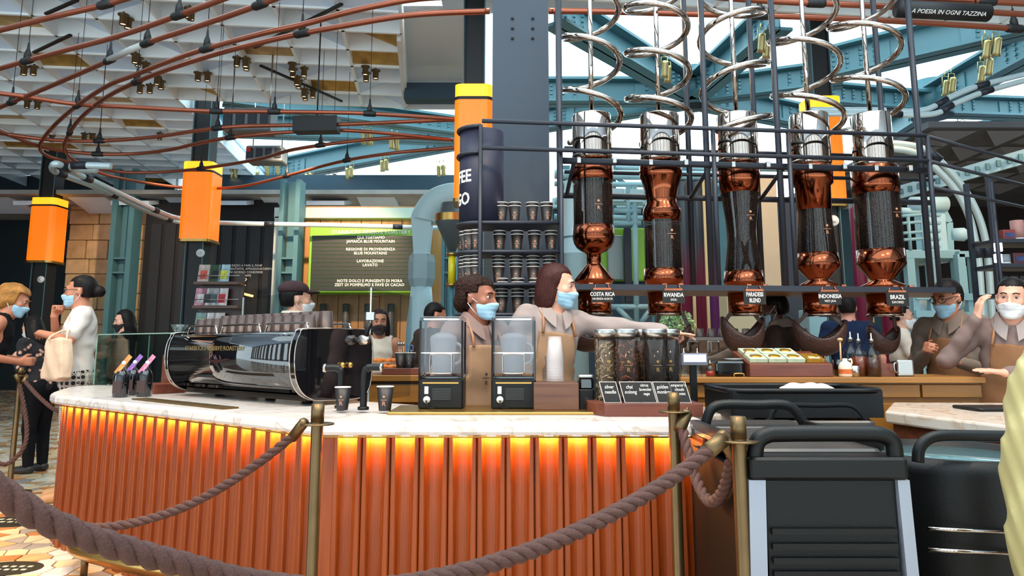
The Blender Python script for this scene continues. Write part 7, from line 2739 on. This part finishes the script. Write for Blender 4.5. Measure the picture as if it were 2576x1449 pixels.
for (lab, pts, clamps) in PIPES:
    P3 = [Zp(u, v, PZ) for u, v in pts]
    pp = thing('copper_pipe', lab, 'pipe', P3[len(P3) // 2].to_tuple())
    sp_ = spline(P3, 6)
    MB().tube(sp_, .0275, 10).build('pipe', M_CPIPE, pp)
    for (u, v) in clamps:
        c = Zp(u, v, PZ)
        i = min(range(len(sp_)), key=lambda i: (sp_[i] - c).length)
        i = max(1, min(len(sp_) - 2, i))
        c = sp_[i]
        d = (sp_[i + 1] - sp_[i - 1]).normalized()
        MB().lathe([(.036, -.08), (.04, -.06), (.04, .06), (.036, .08)], 12, Matrix.Translation(c) @ frame_to(d)).build('clamp', M_BLACK, pp)
        MB().lathe([(.038, .02), (.034, .08), (.016, .13), (.01, .2)], 8, Matrix.Translation(c)).build('clamp_cone', M_BLACK, pp)
        MB().rod(c + Vector((0, 0, .18)), (c.x, c.y, CZ), .004, 6).build('hanger_wire', M_BLACK, pp)
o = bpy.data.objects
cl_ = [Zp(u, v, PZ) for u, v in ((275, 150), (322, 128), (368, 109))]
pp = [x for x in o if x.get('label', '').startswith('copper pipe with a clear')][0]
MB().tube(cl_, .034, 10).build('clear_section', mat('clear_tube', '#b9bdbb', .2), pp)
# pale pneumatic pipes sloping at the left and along the back
for (lab, pts) in (('pale clear pipe sloping down at left, lower of the pair', [(245, 428), (180, 424), (140, 412), (134, 428), (165, 442), (220, 462), (285, 490), (350, 522), (410, 546), (450, 558), (520, 562)]),
                   ('pale clear pipe sloping down at left, upper of the pair', [(280, 418), (215, 416), (182, 418), (188, 434), (240, 458), (320, 496), (390, 528), (445, 548), (520, 556)]),
                   ('bright level pipe in front of the green board', [(530, 560), (640, 563), (760, 565), (900, 568), (1045, 572), (1140, 575)])):
    P3 = [Zp(u, v, 3.66) for u, v in pts]
    pp = thing('pneumatic_pipe', lab, 'pipe', P3[len(P3) // 2].to_tuple())
    sp_ = spline(P3, 6)
    MB().tube(sp_, .048, 10).build('pipe', mat('pale_pipe', '#c9dde2', .2, .2), pp)
    for i in range(8, len(sp_) - 4, 14):
        d = (sp_[i + 1] - sp_[i - 1]).normalized()
        MB().lathe([(.056, -.1), (.056, .1)], 12, Matrix.Translation(sp_[i]) @ frame_to(d)).build('coupling', M_RACK, pp)
for (lab, pts, Y) in (('curved clear pipe falling beside the roasting platform, left', [(2150, 372), (2240, 374), (2310, 388), (2360, 430), (2405, 480), (2436, 540), (2452, 600), (2462, 660), (2468, 740), (2478, 900), (2492, 1152)], 8.0),
                      ('curved clear pipe falling beside the roasting platform, right', [(2150, 360), (2260, 362), (2330, 378), (2382, 424), (2428, 480), (2460, 540), (2478, 600), (2486, 660), (2492, 740), (2502, 900), (2516, 1152)], 8.05),
                      ('steel bean pipe rising to the right skylight, lower', [(2040, 287), (2200, 286), (2340, 288), (2400, 262), (2480, 230), (2640, 186)], 9.4),
                      ('steel bean pipe rising to the right skylight, upper', [(2040, 276), (2200, 277), (2320, 278), (2390, 245), (2470, 214), (2640, 172)], 9.5)):
    P3 = [W(u, v, Y) for u, v in pts]
    pp = thing('pneumatic_pipe', lab, 'pipe', P3[len(P3) // 2].to_tuple())
    sp_ = spline(P3, 6)
    MB().tube(sp_, .038, 12).build('pipe', mat('grey_clear_pipe', '#b9c4c0', .2, .1) if Y < 9 else mat('pale_pipe', '#c9dde2'), pp)
    for i in ((14, 39) if Y < 9 else (8, 16, 24)):
        d = (sp_[i + 1] - sp_[i - 1]).normalized()
        MB().lathe([(.046, -.09), (.046, .09)], 12, Matrix.Translation(sp_[i]) @ frame_to(d)).build('coupling', M_RACK, pp)
# lettered black tube and cable box
a, b = Zp(2258, 22, PZ - .16), Zp(2484, 33, PZ - .16)
lt = thing('lettered_tube', 'black hanging tube lettered LA POESIA IN OGNI TAZZINA at top right', 'tube', ((a + b) / 2).to_tuple())
MB().rod(a, b, .075, 20).build('tube', M_BLACK, lt)
d = (b - a).normalized()
text('LA POESIA IN OGNI TAZZINA', 'lettering', M_LETTER, lt, (a + b) / 2 + Vector((0, -.066, -.046)), rotz(math.atan2(d.y, d.x)) @ Matrix.Rotation(math.pi / 2 + .6, 4, 'X'), .05, width=1.05, shear=.2)
for e in (a + d * .1, b - d * .1):
    MB().rod(e, (e.x, e.y, CZ), .007, 6).build('hanger_wire', M_BLACK, lt)
a, b = Zp(742, 316, PZ), Zp(852, 314, PZ)
cb = thing('cable_box', 'black cable box on the copper pipes left of the pillar', 'cable box', ((a + b) / 2).to_tuple())
MB().bar(a, b, .2, .22).build('box', M_BLACK, cb, bevel=.01)
MB().rod((a + b) / 2, ((a + b) / 2).to_tuple()[:2] + (CZ,), .01, 6).build('hanger_wire', M_BLACK, cb)

# ------------------------------------------------------------------ spotlights
M_SPOT = mat('spot_brass', '#b8a572', .35, .7)
M_LENS = mat('warm_lens', '#ffcf9a', .4, emit=3.0)
SPB = [(672, 430), (698, 428), (772, 452), (782, 450), (832, 455), (842, 452), (874, 438), (884, 434), (962, 420), (972, 417), (583, 438), (592, 437), (636, 445), (646, 446), (915, 350), (932, 352), (985, 362), (998, 365),
       (1104, 432), (1116, 430), (1672, 178), (1680, 190), (1916, 112), (1928, 128), (2380, 225), (2396, 218), (2482, 128), (2508, 122), (2470, 190), (2488, 172), (2412, 332), (2424, 330), (2556, 350), (2570, 348)]
proto = None
for (u, v) in SPB:
    p = Zp(u, v, 5.72)
    if proto is None:
        proto = thing('beam_spotlight', 'brass spotlight hanging from a teal skylight beam', 'spotlight', p.to_tuple(), 'spotlights on the skylight beams')
        R = Matrix.Translation(p) @ Matrix.Rotation(.35, 4, 'X')
        MB().lathe([(.0, .17), (.05, .16), (.055, .12), (.055, -.06), (.065, -.12), (.06, -.12), (.045, -.05)], 14, R).build('can', M_SPOT, proto)
        MB().lathe([(.0, -.09), (.056, -.09), (.056, -.1), (0, -.1)], 14, R).build('lens', M_LENS, proto)
        MB().tube([p + Vector((-.06, 0, .05)), p + Vector((-.05, 0, .24)), p + Vector((.05, 0, .24)), p + Vector((.06, 0, .05))], .008, 6).build('yoke', M_SPOT, proto)
        MB().rod(p + Vector((0, 0, .24)), p + Vector((0, 0, .34)), .01, 6).build('stem', M_SPOT, proto)
        P0 = Vector(p)
    else:
        copy_tree(proto, None, p - P0)
SPC = [(310, 52), (322, 62), (60, 180), (84, 180), (498, 195), (522, 196), (352, 226), (377, 226), (68, 264), (94, 266), (395, 205), (405, 216), (735, 172), (737, 186), (765, 184), (747, 206), (751, 214), (765, 236), (768, 244), (787, 238),
       (919, 180), (921, 196), (945, 190), (618, 160), (620, 168), (340, 150), (348, 158), (366, 172), (476, 36), (130, 350), (212, 346), (232, 346), (402, 345), (596, 158), (480, 40)]
proto = None
for (u, v) in SPC:
    p = Zp(u, v, 5.62)
    if proto is None:
        proto = thing('ceiling_spotlight', 'small brass can spotlight under the white coffered ceiling', 'spotlight', p.to_tuple(), 'spotlights under the coffers')
        MB().lathe([(.075, .09), (.075, .075), (.048, .07), (.048, -.06), (.044, -.06), (.04, .03)], 14, Matrix.Translation(p)).build('can', mat('dark_brass', '#6d5a40', .4, .7), proto)
        MB().lathe([(0, -.03), (.043, -.03), (.043, -.04), (0, -.04)], 14, Matrix.Translation(p)).build('lens', M_LENS, proto)
        MB().rod(p + Vector((0, 0, .08)), p + Vector((0, 0, .13)), .012, 6).build('stem', M_BLACK, proto)
        P0 = Vector(p)
    else:
        copy_tree(proto, None, p - P0)
# bright ribbed service tray at far right
a, b = W(2235, 492, 11.4), W(2640, 376, 9.6)
tray_ = thing('cable_tray', 'bright perforated cable tray slanting at the right edge', 'cable tray', ((a + b) / 2).to_tuple())
MB().bar(a, b, .04, .2).build('web', M_PALE, tray_)
n = 16
for k in range(n):
    c = a.lerp(b, (k + .5) / n)
    MB().box(c + Vector((-.0, -.03, 0)), (.1, .03, .09)).build('slot', M_TEAL, tray_)

# pipe gallery and teal girders far behind the silos
pg = thing('pipe_gallery', 'pale teal pipes and girders of the roastery behind the silos', 'pipework', (W(1650, 500, 13.5).x, 13.5, 0))
for (v, r_, u0, u1, Y) in ((438, .09, 1395, 1900, 13.5), (462, .05, 1395, 1900, 13.3), (505, .07, 1395, 1780, 13.4), (545, .05, 1395, 1760, 13.2), (420, .06, 1500, 2140, 13.8)):
    MB().rod(W(u0, v, Y), W(u1, v + 6, Y), r_, 10).build('pipe', M_PALE if r_ > .055 else M_MACH, pg)
for u in (1425, 1540, 1628, 1722, 1812, 1888):
    a = W(u, 415, 13.6)
    MB().box((a.x, 13.7, a.z / 2), (.14, .14, a.z)).build('post', M_TEAL, pg)
for u0, u1 in ((1425, 1540), (1540, 1628), (1628, 1722), (1722, 1812)):
    MB().bar(W(u0, 440, 13.6), W(u1, 500, 13.6), .06, .06).build('brace', M_MACH, pg)
    a, b, c, d = prect(u0 + 16, 478, u0 + 46, 506, 13.1)
    MB().box(((a + b) / 2, 13.1, (c + d) / 2), (b - a, .2, d - c)).build('junction_box', M_PALE, pg)
m = MB(); slab(m, 1390, 520, 2260, 760, 15.2, .2, 0.0)
struct(m, 'wall_roastery', mat('teal_dark_wall', '#2f4a52', .7, 0, .25, 1.0))
m = MB(); slab(m, 1390, 498, 2260, 522, 15.0, .4)
struct(m, 'trim_5', M_PALE)

# glass decanters left on the back bar, brass can, hanging projectors
bottle(onbar(1722, .12), .13, .026, 'glass_decanter', 'small clear decanter behind the price display, left', None, 0)
bottle(onbar(1756, .16), .13, .026, 'glass_decanter', 'small clear decanter behind the price display, right', None, 0)
for (u, v, w, h, lab, red) in ((630, 308, 1.0, .38, 'grey hanging projector behind the copper pipes, upper', False), (672, 392, .9, .3, 'grey hanging projector beside the column lamp, lower', True)):
    p = Zp(u, v, 4.7)
    pj = thing('projector', lab, 'projector', p.to_tuple())
    MB().rbox(p, (w * .75, .4, h), .04).build('housing', mat('projector_grey', '#6f767a', .4, .3), pj)
    for k in range(4):
        MB().box(p + Vector((-w * .28 + k * w * .19, -.21, 0)), (w * .13, .03, h * .6)).build('module', M_RACK, pj)
    if red:
        MB().box(p + Vector((-w * .3, -.22, h * .2)), (.08, .03, .08)).build('red_cover', mat('red_cover', '#c02820', .4), pj)
    for sx in (-1, 1):
        MB().rod(p + Vector((sx * w * .3, 0, h / 2)), p + Vector((sx * w * .3, 0, 1.2)), .012, 6).build('hanger_rod', M_STEEL, pj)

# ------------------------------------------------------------------ pieces of a part go under that part
UNDER = {'logo_star': ('wall', 'glass', 'glass_tube'), 'logo_line': ('wall', 'glass', 'glass_tube'), 'logo_letter': ('wall', 'glass', 'glass_tube'), 'nested_rim': ('nested_cup',),
         'rim': ('wall',), 'lettering': ('board', 'drum_wall', 'body', 'tube'), 'small_lettering': ('board',), 'lens': ('can',), 'iris': ('eye',), 'mask_strap': ('mask',), 'apron_strap': ('apron',), 'apron_star': ('apron',),
         'apron_line': ('apron',), 'apron_letter': ('apron',), 'collar': ('shirt',), 'glasses_arm': ('glasses_rim',), 'vent_slat': ('base',), 'rating_label': ('base',), 'plug': ('base',), 'cord': ('base',), 'trim_line': ('base',),
         'hanger_wire': ('clamp',), 'clamp_cone': ('clamp',), 'door_handle': ('front_pane',), 'pane_seam': ('front_pane',), 'lid_edge': ('lid',), 'flap_lettering': ('frame',), 'header_lettering': ('frame',),
         'handwriting': ('board',), 'engraving': ('plate',), 'wing_emblem': ('body',), 'tag_seal': ('tag',), 'cover_picture': ('cover',), 'clip_arm': ('copper_clip',), 'steel_ring': ('drum',), 'band': ('drum',)}


def stem(n):
    return n.split('.')[0]


for root in [o for o in bpy.data.objects if o.parent is None and o.get('category')]:
    kids = sorted(root.children, key=lambda o: o.name)
    by = {}
    for k in kids: by.setdefault(stem(k.name), []).append(k)
    for nm, tgts in UNDER.items():
        for i, k in enumerate(by.get(nm, [])):
            for t in tgts:
                if t in by and nm != t:
                    L = by[t]
                    p = L[min(i, len(L) - 1)] if nm not in ('glasses_arm',) else L[i % len(L)]
                    if p.location.length < 1e-6 and k.location.length < 1e-6 and p.parent is root:
                        k.parent = p
                    break
